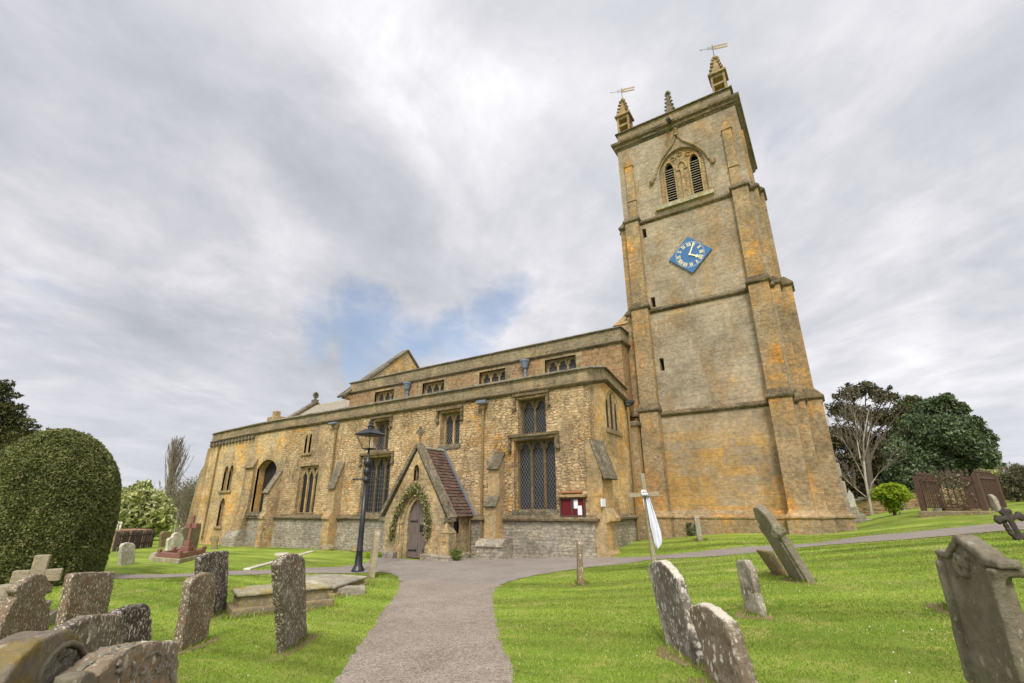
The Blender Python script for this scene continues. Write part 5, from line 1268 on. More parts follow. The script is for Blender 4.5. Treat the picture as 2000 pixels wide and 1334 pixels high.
m = MB(); i = .12; t = .16
kbox(m, i, L1 - i, i, i + t, .14, .30); kbox(m, i, L1 - i, L2 - i - t, L2 - i, .14, .30); kbox(m, i, i + t, i + t, L2 - i - t, .14, .30); kbox(m, L1 - i - t, L1 - i, i + t, L2 - i - t, .14, .30)
for a in (i, L1 - i - t, L1 / 2):
    for b in (i, L2 - i - t): kbox(m, a - .015, a + t + .015, b - .015, b + t + .015, .30, .40)
m.build('kerb', M['granite'], kg, bevel=.015)
m = MB(); _k = at(399, 1070, 22.4) - Vector((K[1].x, K[1].y, 0)); ca, cb = min(max(_k.dot(e1), .5), L1 - .45), min(max(_k.dot(e2), .45), L2 - .45)
for k, (w_, z0, z1) in enumerate(((.36, .14, .32), (.26, .32, .48), (.17, .48, .66))): kbox(m, ca - w_, ca + w_, cb - w_, cb + w_, z0, z1)
m.build('steps', M['granite'], kg, bevel=.012)
pc = Vector(KP(ca, cb, 0)); dst = hypot(pc.x, pc.y); ztop = at(402, 1006, dst).z - zk
m = MB(); kbox(m, ca - .085, ca + .085, cb - .085, cb + .085, .66, ztop); kbox(m, ca - .085, ca + .085, cb - .38, cb + .38, ztop - .46, ztop - .28); m.build('cross', M['granite'], kg, bevel=.012)
BASES.append((K[0], K[1], Vector((0, 0, 1)), .1)); BASES.append((K[1], K[2], Vector((0, 0, 1)), .1))
# low mossy wall behind
a, b = G(420, 1062), G(476, 1060); lw = MB(); dv = Vector((b.x - a.x, b.y - a.y, 0)).normalized(); sd = Vector((-dv.y, dv.x, 0)) * .2
for (za, zb, w_) in ((-.3, .55, 1.0), (.55, .68, 1.35)):
    vs = [Vector((q.x, q.y, T(q.x, q.y))) + sd * s_ * w_ for q, s_ in ((a, -1), (b, -1), (b, 1), (a, 1))]
    lw.add([v + Vector((0, 0, za)) for v in vs] + [v + Vector((0, 0, zb)) for v in vs], [(3, 2, 1, 0), (4, 5, 6, 7), (0, 1, 5, 4), (1, 2, 6, 5), (2, 3, 7, 6), (3, 0, 4, 7)])
tag(lw.build('low_wall', M['moss_stone'], None, remesh=.05, disp=.03), 'low mossy coped wall at the foot of the far church corner', 'wall', kind='thing')

# pale stone cross standing behind the lobed headstone
P = at(*ZP(ZA, 290, 500), 11.6); P = under(P); rr = ray(1600, 1000); cx_ = Vector((-.42, -.91, 0)).normalized()
top = at(*ZP(ZA, 325, 335), hypot(P.x, P.y)).z - P.z
gc = thing('stone_cross', P, 'pale stone cross monument rising behind the lobed brown slab', 'stone cross')
m = MB(); w_ = .075
def cbar(a, b, zz0, zz1, th=.07):
    q = []
    for z in (zz0, zz1):
        for aa, tt in ((a, -th), (b, -th), (b, th), (a, th)):
            v = P + cx_ * aa + Vector((-cx_.y, cx_.x, 0)) * tt; q.append((v.x, v.y, P.z + z))
    m.add(q, [(3, 2, 1, 0), (4, 5, 6, 7), (0, 1, 5, 4), (1, 2, 6, 5), (2, 3, 7, 6), (3, 0, 4, 7)])
cbar(-.095, .095, .25, top); cbar(-.30, -.095, top - .40, top - .22); cbar(.095, .30, top - .40, top - .22)
m.build('cross', M['timber'], gc, bevel=.012)
m = MB(); cbar(-.34, .34, -.2, .16, .30); cbar(-.24, .24, .16, .32, .22); m.build('steps', M['lich_gr'], gc, bevel=.015)
P2_ = G(*ZP(ZA, 20, 830)); m = MB(); m.box(-.32, .32, -.28, .28, -.2, .30).box(-.2, .2, -.18, .18, .3, .52); o = m.build('gravestone', M['slab_grey'], None, bevel=.02); o.location = P2_; o.rotation_euler.z = .5
tag(o, 'stepped grey stone base half hidden at the left edge', 'gravestone', 'gravestones in the churchyard'); BASES.append((P2_, P2_ + Vector((.4, .2, 0)), Vector((0, 0, 1)), .3))

# ---- chest tombs beside the path
def chest(label, A, B, depth, zs, coped=.12, side=1, moss='moss_stone'):
    A, B = Vector((A.x, A.y, 0)), Vector((B.x, B.y, 0)); ex = (B - A).normalized(); L = (B - A).length; ey = Vector((-ex.y, ex.x, 0)) * side
    z0 = min(T(A.x, A.y), T(B.x, B.y)); r = thing('chest_tomb', (A.x, A.y, z0), label, 'tomb', 'low tombs beside the path')
    def bx(m, a0, a1, b0, b1, za, zb, tp=None):
        tp = tp or (a0, a1, b0, b1)
        q = [A + ex * a + ey * b + Vector((0, 0, z0 + za)) for a, b in ((a0, b0), (a1, b0), (a1, b1), (a0, b1))] + [A + ex * a + ey * b + Vector((0, 0, z0 + zb)) for a, b in ((tp[0], tp[2]), (tp[1], tp[2]), (tp[1], tp[3]), (tp[0], tp[3]))]
        m.add(q, [(3, 2, 1, 0), (4, 5, 6, 7), (0, 1, 5, 4), (1, 2, 6, 5), (2, 3, 7, 6), (3, 0, 4, 7)])
    m = MB(); bx(m, 0, L, 0, depth, -.25, zs[0]); m.build('plinth', M['moss_dark'], r, remesh=.022, disp=.02)
    i = .10; m = MB(); bx(m, i, L - i, i, depth - i, zs[0] - .03, zs[1]); m.build('chest', M['moss_dark'], r, remesh=.022, disp=.02)
    m = MB(); bx(m, i - .05, L - i + .05, i - .05, depth - i + .05, zs[1] - .01, zs[1] + .05); bx(m, i - .05, L - i + .05, i - .05, depth - i + .05, zs[1] + .04, zs[1] + .05 + coped, (i + .2, L - i - .2, depth * .42, depth * .58)); m.build('coped_lid', M[moss], r, remesh=.02, disp=.02)
    BASES.append((A + Vector((0, 0, z0)), B + Vector((0, 0, z0)), Vector((0, 0, 1)), .1))
chest('low chest tomb with orange moss behind the tall narrow slab', G(451, 1208), G(652, 1184), .85, (.13, .31), .05)
chest('pale-lidded low tomb nearest the lamp post, partly behind the mossy tomb', G(655, 1167), G(722, 1143), 1.7, (.07, .16), .06, 1, 'lich_gr')
# kerbstone scrap before it
P = G(680, 1160); m = MB().box(-.35, .35, -.16, .16, -.1, .14); o = m.build('broken_slab', M['lich_gr'], None, remesh=.02, disp=.03); o.location = P; o.rotation_euler.z = .9; tag(o, 'broken grey slab fragment at the end of the mossy tomb', 'stone')

# ------------------------------------------------------------------ lamp
LP = G(698.6, 1117); LP.z = T(LP.x, LP.y)
lamp = thing('street_lamp', LP, 'black cast-iron lamp post with a glazed lantern and ladder bar', 'street lamp')
lx, ly, lz = LP
m = MB().lathe((lx, ly, lz), [(.19, -.1), (.19, .05), (.17, .08), (.15, .12), (.115, .18), (.105, .40), (.09, .55), (.10, .57), (.088, .60), (.078, 1.1), (.062, 2.5)], 16)
m.build('post', M['iron'], lamp, smooth=True)
m = MB().lathe((lx, ly, lz), [(.068, 2.5), (.10, 2.56), (.10, 2.62), (.062, 2.68), (.06, 2.72), (.10, 2.78), (.105, 2.88), (.07, 2.94), (.06, 2.98), (.11, 3.04), (.125, 3.12), (.10, 3.20), (.05, 3.25), (.055, 3.30), (.04, 3.34), (.03, 3.54)], 14)
m.build('collar', M['iron'], lamp, smooth=True)
cd = Vector((.97, .24, 0)).normalized(); m = MB().tube([LP + Vector((0, 0, 2.62)) - cd * .46, LP + Vector((0, 0, 2.62)) + cd * .44], .02, 8); m.blob(LP + Vector((0, 0, 2.62)) - cd * .47, .032); m.blob(LP + Vector((0, 0, 2.62)) + cd * .45, .032); m.build('ladder_bar', M['iron'], lamp)
rt = atan2(-ly, -lx)
def ring4(r, z): return [Vector((lx + r * cos(rt + k * pi / 2), ly + r * sin(rt + k * pi / 2), lz + z)) for k in range(4)]
b4, t4 = ring4(.20, 3.54), ring4(.42, 3.98)
m = MB()
for k in range(4):
    m.bar(b4[k], t4[k], .024, .024); m.bar(b4[k], b4[(k + 1) % 4], .03, .03); m.bar(t4[k], t4[(k + 1) % 4], .03, .035)
m.lathe((lx, ly, lz + 3.54), [(.14, -.03), (.14, .0)], 4, 0, rt); m.build('lantern_frame', M['iron'], lamp)
m = MB()
for k in range(4): m.add([b4[k], b4[(k + 1) % 4], t4[(k + 1) % 4], t4[k]], [(0, 1, 2, 3)])
m.build('lantern_glass', M['lampglass'], lamp)
m = MB().lathe((lx, ly, lz), [(.46, 3.97), (.47, 4.0), (.40, 4.03), (.16, 4.17), (.10, 4.18)], 4, 0, rt)
m.lathe((lx, ly, lz), [(.11, 4.16), (.10, 4.22), (.13, 4.24), (.08, 4.28), (.07, 4.34), (.09, 4.36), (.04, 4.42), (.05, 4.46), (.015, 4.52)], 10)
m.build('lantern_top', M['iron'], lamp)
m = MB().lathe((lx, ly, lz), [(.02, 3.56), (.022, 3.8), (.05, 3.84), (.05, 3.9), (.02, 3.95)], 8); m.build('burner', M['gilt'], lamp)

# ------------------------------------------------------------------ wooden cross with cloth
CP = G(1281, 1116); ex = Vector((.78, .62, 0)).normalized(); dC = hypot(CP.x, CP.y)
p0 = CP - Vector((0, 0, .3)); ptop = at(1254, 925, dC); pj = at(1264, 966, dC)
wc = thing('wooden_cross', CP, 'weathered wooden cross draped with white cloth on the lawn', 'cross')
m = MB().bar(p0, ptop, .095, .075, up=(0.62, -.78, 0)); m.build('post', M['timber'], wc, bevel=.006)
l_, r_ = at(1229, 967.5, dC), at(1287, 964.5, dC); view = (CAM - CP); view.z = 0; view.normalize()
m = MB().bar(l_ + view * .085, r_ + view * .085, .06, .10); m.build('crossbeam', M['timber'], wc, bevel=.006)
def strip_cloth(name, edge, parent=None):
    vs = []; n = len(edge)
    K_ = 8
    for i, (l, r) in enumerate(edge):
        for k in range(K_ + 1):
            q = (l[0] + (r[0] - l[0]) * k / K_, l[1] + (r[1] - l[1]) * k / K_); p = at(*q, dC); f = .045 * sin(k * 1.7 + i * .22) * min(1, i * .2) + .02 * sin(k * 3.9 + i * .1)
            vs.append(p + view * (.07 + f))
    fs = [(i * (K_ + 1) + k, i * (K_ + 1) + k + 1, (i + 1) * (K_ + 1) + k + 1, (i + 1) * (K_ + 1) + k) for i in range(n - 1) for k in range(K_)]
    return vs, fs
Zc = dict(origin=(1210, 900), s=6.67)
def e_(l): return [(ZP(Zc, *a), ZP(Zc, *b)) for a, b in l]
ee = []
L1 = [((340, 455), (378, 455)), ((352, 540), (412, 545)), ((368, 640), (445, 640)), ((385, 745), (478, 740)), ((402, 850), (510, 840)), ((430, 960), (540, 930)), ((452, 1060), (555, 1030)), ((478, 1120), (545, 1085)), ((495, 1146), (512, 1135))]
for i in range(len(L1) - 1):
    for k in range(3): t = k / 3; ee.append(tuple((L1[i][j][0] + (L1[i + 1][j][0] - L1[i][j][0]) * t, L1[i][j][1] + (L1[i + 1][j][1] - L1[i][j][1]) * t) for j in (0, 1)))
ee.append(L1[-1])
v1, f1 = strip_cloth('c', e_(ee))
m = MB().add(v1, f1)
v2, f2 = strip_cloth('c', e_([((288, 376), (338, 382)), ((282, 412), (356, 410)), ((284, 424), (360, 420))])); m.add([v - view * .02 for v in v2], f2)
v3, f3 = strip_cloth('c', e_([((300, 460), (312, 460)), ((306, 530), (320, 540)), ((316, 590), (326, 605)), ((330, 640), (336, 645))])); m.add(v3, f3)
# over the back of the beam
v4, f4 = strip_cloth('c', e_([((286, 424), (362, 420)), ((296, 460), (380, 455))])); m.add([v + view * .075 for v in v4], f4)
cl = m.build('white_cloth', M['cloth'], None, smooth=True); so = cl.modifiers.new('thickness', 'SOLIDIFY'); so.thickness = .006
tag(cl, 'long white cloth hanging from the arms of the wooden cross', 'cloth')

# ------------------------------------------------------------------ notice board
nb = thing('notice_board', (-7.8, DS, 1.45), 'dark framed notice board with maroon panels on the wall', 'notice board')
x0, x1, z0, z1 = -8.25, -7.30, 1.46, 2.08; y = DS - .02
m = MB()
for a in ((x0, x1, z0, z0 + .05), (x0, x1, z1 - .05, z1), (x0, x0 + .05, z0 + .05, z1 - .05), (x1 - .05, x1, z0 + .05, z1 - .05), ((x0 + x1) / 2 - .03, (x0 + x1) / 2 + .03, z0 + .05, z1 - .05)): m.box(a[0], a[1], y - .09, y, a[2], a[3])
m.build('frame', M['wood_dark'], nb, bevel=.006)
m = MB().box(x0 + .04, x1 - .04, y - .035, y - .005, z0 + .04, z1 - .04); m.build('backing', M['board_red'], nb)
m = MB().box(x0 - .07, x1 + .07, y - .16, y + .02, z1 + .012, z1 + .10); m.build('stone_hood', M['dressed'], nb, bevel=.015)
m = MB().box(x0 + .03, x1 - .12, y - .07, y + .02, z1 + .15, z1 + .21); m.build('tile_ledge', simple('terracotta_ledge', (.30, .12, .05), .9), nb, bevel=.01)
xm = (x0 + x1) / 2
for a in ((xm + .045, xm + .20, z0 + .27, z1 - .065), (xm + .19, xm + .345, z0 + .06, z0 + .36)):
    m = MB().box(a[0], a[1], y - .042, y - .036, a[2], a[3]); q = m.build('paper_sheet', M['paper'], nb)

# ------------------------------------------------------------------ garland round the porch door
def leafcloud(centres, size, mat, name, parent=None, flat=0.0, up=0.0, aspect=.55, k=4):
    """loose leaf faces round the given centres (n,3), sizes (n,)"""
    n = len(centres); C0 = np.asarray(centres, float); s = np.broadcast_to(np.asarray(size, float), (n,))
    a = RNG.normal(size=(n, 3)); a /= np.linalg.norm(a, axis=1)[:, None]
    if up: a[:, 2] += up; a /= np.linalg.norm(a, axis=1)[:, None]
    b = RNG.normal(size=(n, 3)); b -= (b * a).sum(1)[:, None] * a; b /= np.linalg.norm(b, axis=1)[:, None]
    w = np.cross(a, b)
    sl = s[:, None]
    tip = C0 + b * sl; base = C0 - b * sl * .9; l = C0 + w * sl * aspect + a * sl * .12; r = C0 - w * sl * aspect + a * sl * .12
    v = np.stack([base, r, tip, l], 1).reshape(-1, 3)
    return np_mesh(name, v, 4, mat, parent)
pts = []
gl = [(-14.70, .62), (-14.69, .95), (-14.64, 1.25), (-14.52, 1.60), (-14.32, 1.95), (-14.05, 2.26), (-13.78, 2.50), (-13.58, 2.52), (-13.38, 2.36), (-13.18, 2.10), (-13.02, 1.80), (-12.92, 1.45), (-12.87, 1.1), (-12.90, .72)]
for i in range(len(gl) - 1):
    for k in range(210):
        t = random.random(); x = gl[i][0] + (gl[i + 1][0] - gl[i][0]) * t; z = gl[i][1] + (gl[i + 1][1] - gl[i][1]) * t; r = .115 + .04 * sin(i * 2.3 + 1) + (.035 if 3 < i < 9 else 0)
        pts.append((x + random.gauss(0, r * .6), DP - .07 + random.gauss(0, .05), z + random.gauss(0, r * .6)))
pts = np.array(pts); ga = leafcloud(pts, RNG.uniform(.025, .06, len(pts)), M['wreath'], 'flower_garland')
tag(ga, 'garland of leaves and dried flowers arched round the porch door', 'garland')
st = MB().tube([(x, DP - .03, z) for x, z in gl], .03, 6); st.build('garland_core', M['bark'], ga)
def bush(name, label, base, rx, rz, n, size, mat, cat='plant', stems=8, zc=.5, aspect=.5, group=None, hollow=.5, twig=None, sq=1.0):
    P = Vector(base); o = thing(name, P, label, cat, group)
    d = RNG.normal(size=(n, 3)); d /= np.linalg.norm(d, axis=1)[:, None]; r = RNG.uniform(hollow, 1.0, n) ** .7
    lump = 1 + .16 * np.sin(d[:, 0] * 5 + 1) * np.cos(d[:, 2] * 4) + .10 * np.sin(d[:, 1] * 9)
    c = np.array(P)[None] + d * (r * lump)[:, None] * np.array((rx, rx, rz)) + np.array((0, 0, rz * zc * 2))
    c = c[c[:, 2] > P.z]
    leafcloud(c, RNG.uniform(.6, 1.3, len(c)) * size, mat, 'foliage', o, aspect=aspect)
    m = MB()
    for k in range(stems):
        t = random.uniform(0, 2 * pi); q = P + Vector((cos(t) * rx * .7, sin(t) * rx * .7, rz * (1 + zc)))
        m.tube([P + Vector((cos(t) * .05, sin(t) * .05, -.05)), P.lerp(q, .5) + Vector((0, 0, rz * .2)), q], [.03 * rx + .008, .02 * rx + .005, .004], 5)
    m.build('stems', twig or M['bark'], o); return o
bush('fern', 'small feathery fern at the right corner of the porch', (-11.62, 14.25, T(-11.6, 14.2)), .22, .22, 260, .05, M['fern'], stems=5)
bush('primrose', 'low yellow-green plant at the left foot of the porch', (-15.3, 13.85, T(-15.3, 13.85)), .34, .11, 240, .06, M['lime_leaf'], stems=3)
for x, lb in ((-5.35, 'left'), (-4.9, 'right')): pass
bush('nettle', 'dark green weed growing against the tower foot', (-5.05, 20.3, T(-5.0, 20.3)), .2, .26, 160, .06, M['holly'], stems=4)

for (px, py, sz, lb) in ((640, 1063, (.42, .25, .22), 'rounded mossy block lying against the church plinth'), (697, 1066, (.34, .22, .17), 'smaller mossy block at the plinth just left of the lamp post')):
    q = onY(px, py, 15.35); P = Vector((q.x, 15.35, T(q.x, 15.35))); m = MB(); random.seed(px); m.blob((0, 0, sz[2] * .3), sz, 0, 12, 8, .22); o = m.build('mossy_stone', M['moss_dark'], None, remesh=.03, disp=.05); o.location = P; tag(o, lb, 'stone')
# ------------------------------------------------------------------ fence, walls, railing tomb at the edges
a, b = G(226, 1077), G(297, 1069); a = Vector((a.x, a.y, 0)); b = Vector((b.x, b.y, 0))
if (a - b).length > 12: b = a + (b - a).normalized() * 12
dv = (b - a).normalized(); nfv = Vector((-dv.y, dv.x, 0)); L = (b - a).length; N = int(L / .16)
fz = thing('picket_fence', drop(a), 'dark brown picket fence at the far left edge of the churchyard', 'fence')
m = MB(); rl = MB(); random.seed(11)
for i in range(N):
    p = a + dv * (i * .16); z = T(p.x, p.y); h = .92 + random.uniform(-.04, .05); t = random.uniform(-.04, .04)
    q = [(-.034, -.1), (.034, -.1), (.034 + t, h - .1), (t, h), (-.034 + t, h - .1)]
    m.plate(q, [], lambda u, v, w: tuple(p + dv * u + nfv * w + Vector((0, 0, z + v))), 0, .03)
m.build('pickets', M['fence_wood'], fz)
for zz in (.25, .68): rl.bar(drop(a) + Vector((0, 0, zz)) + nfv * .05, drop(b) + Vector((0, 0, zz)) + nfv * .05, .05, .09)
rl.build('rails', M['fence_wood'], fz)
for k in range(6):
    p = a + dv * (L * k / 5) + nfv * .1; z = T(p.x, p.y); MB().box(p.x - .06, p.x + .06, p.y - .06, p.y + .06, z - .2, z + .9).build('post', M['fence_wood'], fz)
# brick and iron tomb behind fence
P = at(248, 1040, 38); P = Vector((P.x, P.y, T(P.x, P.y))); tb = thing('brick_tomb', P, 'reddish brick tomb with a row of small posts beyond the picket fence', 'tomb')
MB().box(P.x - 1.2, P.x + 1.2, P.y - .8, P.y + .8, P.z - .3, P.z + .9).build('chest', masonry('old_red_brick', [(.20, .10, .07), (.26, .15, .10)], (.3, .25, .2), row=.08, width=.22), tb, bevel=.03)
m = MB()
for k in range(7): m.lathe((P.x - 1.1 + k * .37, P.y - .8, P.z + .9), [(.05, 0), (.05, .3), (.09, .36), (.03, .45)], 6)
m.build('posts', M['lich_white'], tb)

def wallrun(label, pts, h, mat, cat='wall', th=.4):
    w = thing('stone_wall', drop(pts[0]), label, cat); tag(w, kind='thing'); m = MB(); c = MB()
    for i in range(len(pts) - 1):
        p, q = Vector((*pts[i][:2], 0)), Vector((*pts[i + 1][:2], 0)); k = max(1, int((q - p).length / 1.5)); s = (q - p).cross(Vector((0, 0, 1))).normalized() * th / 2
        for j in range(k):
            e, f = p.lerp(q, j / k), p.lerp(q, (j + 1) / k)
            for mm, z0, z1, w_ in ((m, -.4, h, 1.0), (c, h, h + .12, 1.25)):
                r = random.uniform(-.015, .015)
                vs = [Vector((v.x, v.y, T(v.x, v.y))) for v in (e - s * w_, f - s * w_, f + s * w_, e + s * w_)]
                mm.add([v + Vector((0, 0, z0)) for v in vs] + [v + Vector((0, 0, z1 + (r if mm is c else 0))) for v in vs], [(3, 2, 1, 0), (4, 5, 6, 7), (0, 1, 5, 4), (1, 2, 6, 5), (2, 3, 7, 6), (3, 0, 4, 7)])
    m.build('masonry', mat, w); c.build('coping', M['capstone'], w); return w
def PD(px, py, d):
    p = at(px, py, d); return (p.x, p.y)
wl1 = [PD(1610, 990, 40), PD(1690, 990, 38), PD(1800, 990, 36), PD(1850, 990, 35)]
def wh(px, py, d): p = at(px, py, d); return p.z - T(p.x, p.y)
wallrun('low buff stone boundary wall behind the bright green bush', wl1, max(.5, wh(1710, 973, 37.7)), M['drystone'])
wl2 = [PD(1905, 970, 31.5), PD(1950, 970, 30.5), PD(2010, 970, 29), PD(2120, 970, 27)]
wallrun('rough stone boundary wall beside the grey bush on the right', wl2, max(.7, wh(1935, 940, 31)), M['drystone'])

# tomb with iron railings
zt = dict(origin=(1740, 900), s=7.41)
c0 = at(*ZP(zt, 480, 765), 22.5); c0 = Vector((c0.x, c0.y, 0)); r0 = ray(1925, 1000); 
cR = at(*ZP(zt, 1440, 712), 22.0); cL = at(*ZP(zt, 305, 705), 24.2)
eA = Vector((cR.x - c0.x, cR.y - c0.y, 0)); LA = eA.length; eA.normalize(); eB = Vector((-eA.y, eA.x, 0)); LB = 1.9
z0 = T(c0.x, c0.y) - .02
rt_ = thing('railed_tomb', (c0.x, c0.y, z0), 'tomb enclosed by rusty red iron railings on a stone kerb', 'tomb')
def RB(m, a0, a1, b0, b1, za, zb, mat=0):
    q = [c0 + eA * a + eB * b + Vector((0, 0, z0 + z)) for z in (za, zb) for a, b in ((a0, b0), (a1, b0), (a1, b1), (a0, b1))]
    m.add(q, [(3, 2, 1, 0), (4, 5, 6, 7), (0, 1, 5, 4), (1, 2, 6, 5), (2, 3, 7, 6), (3, 0, 4, 7)], mat)
hh = at(*ZP(zt, 390, 255), 22.5).z - z0
m = MB(); RB(m, -.12, LA, -.12, LB + .12, -.4, .22); m.build('kerb', M['moss_dark'], rt_, bevel=.03)
m = MB(); RB(m, .45, LA - .6, .5, LB - .4, .2, .95); m.build('tomb_slab', M['drystone'], rt_, bevel=.03)
m = MB()
for (a0, a1, b0, b1) in ((0, LA - .1, 0, .05), (0, LA - .1, LB - .05, LB), (0, .05, 0, LB), (LA - .15, LA - .1, 0, LB)):
    RB(m, a0, a1, b0, b1, hh - .07, hh); RB(m, a0, a1, b0, b1, .3, .35)
for (a, b) in ((0, 0), (LA - .14, 0), (0, LB - .04), (LA - .14, LB - .04)): RB(m, a - .05, a + .09, b - .05, b + .09, .2, hh + .08)
m.build('rails', M['rust'], rt_)
m = MB(); sp = .16
def baluster(a, b):
    RB(m, a, a + .03, b, b + .03, .3, hh + .10)
    p = c0 + eA * (a + .015) + eB * (b + .015) + Vector((0, 0, z0 + hh + .10)); m.lathe(p, [(.015, 0), (.035, .04), (.0, .15)], 5)
k = int((LA - .1) / sp)
for i in range(1, k):
    baluster(i * sp, 0)
    if i % 2: baluster(i * sp, LB - .04)
for i in range(1, int(LB / sp)): baluster(0, i * sp); baluster(LA - .14, i * sp)
m.build('railings', M['rust'], rt_)
for (a0, a1) in ((LA - .50, LA - .08),):      # solid sheet panels at the corners
    m = MB(); RB(m, a0, a1, -.025, -.005, .28, hh - .02); m.build('sheet_panel', M['rust'], rt_)
# creeper over the railings
pts = np.array([tuple(c0 + eA * (LA * .55 + random.gauss(0, .22)) + eB * (-.04 + random.gauss(0, .05)) + Vector((0, 0, z0 + random.uniform(.5, hh + .05)))) for _ in range(330)])
tag(leafcloud(pts, RNG.uniform(.03, .06, len(pts)), M['hedge_leaf'], 'creeper'), 'grey-green creeper trailing over the iron railings', 'creeper')
headstone('leaning slab at the right end of the railed tomb', [(1380, 490), (1410, 482), (1470, 520), (1510, 600), (1570, 738), (1455, 738), (1430, 640)], G(*ZP(zt, 1455, 738)), G(*ZP(zt, 1570, 738)), M['lich_gr'], .15, vox=.03, **zt)
headstone('broken stub of stone in front of the railed tomb', [(575, 735), (610, 690), (640, 685), (700, 740), (712, 798), (600, 798)], G(*ZP(zt, 600, 798)), G(*ZP(zt, 712, 796)), M['lich_gr'], .2, vox=.03, **zt)
P = G(*ZP(zt, 810, 775)); m = MB().box(-.7, .7, -.12, .12, -.08, .05); o = m.build('fallen_slab', M['lich_gr'], None, bevel=.02); o.location = P; o.rotation_euler.z = atan2(eA.y, eA.x); tag(o, 'long thin slab lying on the grass before the railed tomb', 'stone')
# leaning dark cross at the right edge
P0 = G(*ZP(zt, 1900, 1150)); tp = at(*ZP(zt, 1640, 715), hypot(P0.x, P0.y)); ic = thing('carved_cross', P0, 'dark leaning cross with lobed ends at the right edge', 'cross')
d = (tp - P0).normalized(); vw = (CAM - P0).normalized(); sx = d.cross(vw).normalized(); H = (tp - P0).length
m = MB().bar(P0 - d * .3, tp - d * .02, .085, .08, up=vw)
c = P0 + d * (H * .74)
for s_ in (-1, 1):
    ar = (sx * s_ * .92 + vw * -.4 * s_).normalized(); m.bar(c, c + ar * .17, .075, .075, up=vw)
    for q in ((.19, 0), (.16, .045), (.16, -.045)): m.blob(c + ar * q[0] + d * q[1], .042, 0, 8, 6)
for q in ((0, 0), (.03, .05), (.03, -.05)): m.blob(tp - d * q[0] + sx * q[1], .045, 0, 8, 6)
m.build('cross', M['dark_iron'], ic, remesh=.018, disp=.012)
m = MB()
for k in range(5): m.blob(P0 + d * (.12 + .07 * k) - sx * .09, (.05, .05, .04), 0, 7, 5)
m.blob(P0 + Vector((0, 0, .03)), (.13, .13, .1)); m.build('rocky_base', M['dark_iron'], ic, remesh=.018, disp=.02)
# stepped memorial cross to the right of tower
P = at(1645, 1012, 29.0); P = Vector((P.x, P.y, T(P.x, P.y))); sc_ = thing('memorial_pillar', P, 'grey stepped memorial pillar half hidden by the tower corner', 'memorial')
m = MB()
for k, (w_, za, zb) in enumerate(((1.55, -.4, .10), (1.15, .1, .30), (.92, .3, .52), (.66, .52, .85))): m.box(P.x - w_, P.x + w_, P.y - w_, P.y + w_, P.z + za, P.z + zb)
m.build('steps', M['lich_gr'], sc_, bevel=.03)
m = MB().box(P.x - .42, P.x + .42, P.y - .42, P.y + .42, P.z + .85, P.z + 2.0).box(P.x - .32, P.x + .32, P.y - .32, P.y + .32, P.z + 2.0, P.z + 2.2); m.build('pillar', M['lich_gr'], sc_, bevel=.03)
m = MB().box(P.x - .36, P.x + .36, P.y - .36, P.y + .36, P.z + 2.2, P.z + 2.85); m.build('block', M['lich_gr'], sc_, bevel=.03)
P = at(1669, 990, 33); P = Vector((P.x, P.y, T(P.x, P.y))); hz = at(1663, 956, 33).z - P.z
m = MB().plate([(-.16, -.3), (.16, -.3), (.13, hz - .25), (0, hz), (-.13, hz - .25)], [], lambda u, v, w: (u - v * .05, w, v), -.06, .06); o = m.build('gravestone', M['lich_white'], None, bevel=.02); o.location = P
tag(o, 'slim pale pointed stone between the memorial pillar and green bush', 'gravestone', 'gravestones in the churchyard')
P = at(1760, 993, 34); P = Vector((P.x, P.y, T(P.x, P.y))); m = MB().plate([(-.25, -.3), (.25, -.3), (.25, .55), (0, .7), (-.25, .55)], [], lambda u, v, w: (u, w, v), -.07, .07); o = m.build('gravestone', M['lich_dk'], None, bevel=.03); o.location = P
tag(o, 'small dark stone right of the bright green bush', 'gravestone', 'gravestones in the churchyard')

# ------------------------------------------------------------------ trees and shrubs
def branches(mb, p, d, length, r, depth, spread=.5, up=.12, kids=(2, 3), segs=3, shrink=.68, mat=0, minr=.004, wob=.12):
    pts = [p]; q = Vector(p); dd = Vector(d).normalized()
    for i in range(segs):
        dd = (dd + Vector((random.gauss(0, wob), random.gauss(0, wob), random.gauss(0, wob) + up * .4))).normalized()
        q = q + dd * (length / segs); pts.append(q.copy())
    rr = [max(minr, r * (1 - .45 * i / segs)) for i in range(segs + 1)]
    mb.tube(pts, rr, 6 if r > .05 else (4 if r > .02 else 3), mat, cap=False)
    if depth <= 0: return
    for k in range(random.randint(*kids)):
        i = random.randint(max(1, segs - 2), segs) if k else segs
        a = Vector((random.gauss(0, 1), random.gauss(0, 1), random.gauss(0, .6))); a -= dd * a.dot(dd)
        if a.length < .01: continue
        nd = (dd + a.normalized() * random.uniform(spread * .5, spread) + Vector((0, 0, up))).normalized()
        branches(mb, pts[i], nd, length * random.uniform(shrink - .1, shrink + .08), rr[i] * .66, depth - 1, spread, up, kids, segs, shrink, mat, minr, wob)
def clumps(cs, n, size, jitter=.0, aspect=.5, shell=.35):
    """points filled into ellipsoid clumps [(centre, (rx, ry, rz))]"""
    out = []; vol = np.array([c[1][0] * c[1][2] for c in cs]); cnt = (n * vol / vol.sum()).astype(int)
    for (c, r), k in zip(cs, cnt):
        d = RNG.normal(size=(k, 3)); d /= np.linalg.norm(d, axis=1)[:, None]; rad = RNG.uniform(shell, 1.0, k) ** .6
        lump = 1 + .14 * np.sin(d[:, 0] * 7 + c[0]) * np.cos(d[:, 2] * 6 + c[2]) + .1 * np.sin(d[:, 1] * 11 + c[1])
        out.append(np.array(tuple(c)) + d * (rad * lump)[:, None] * np.array(r))
    return np.concatenate(out)
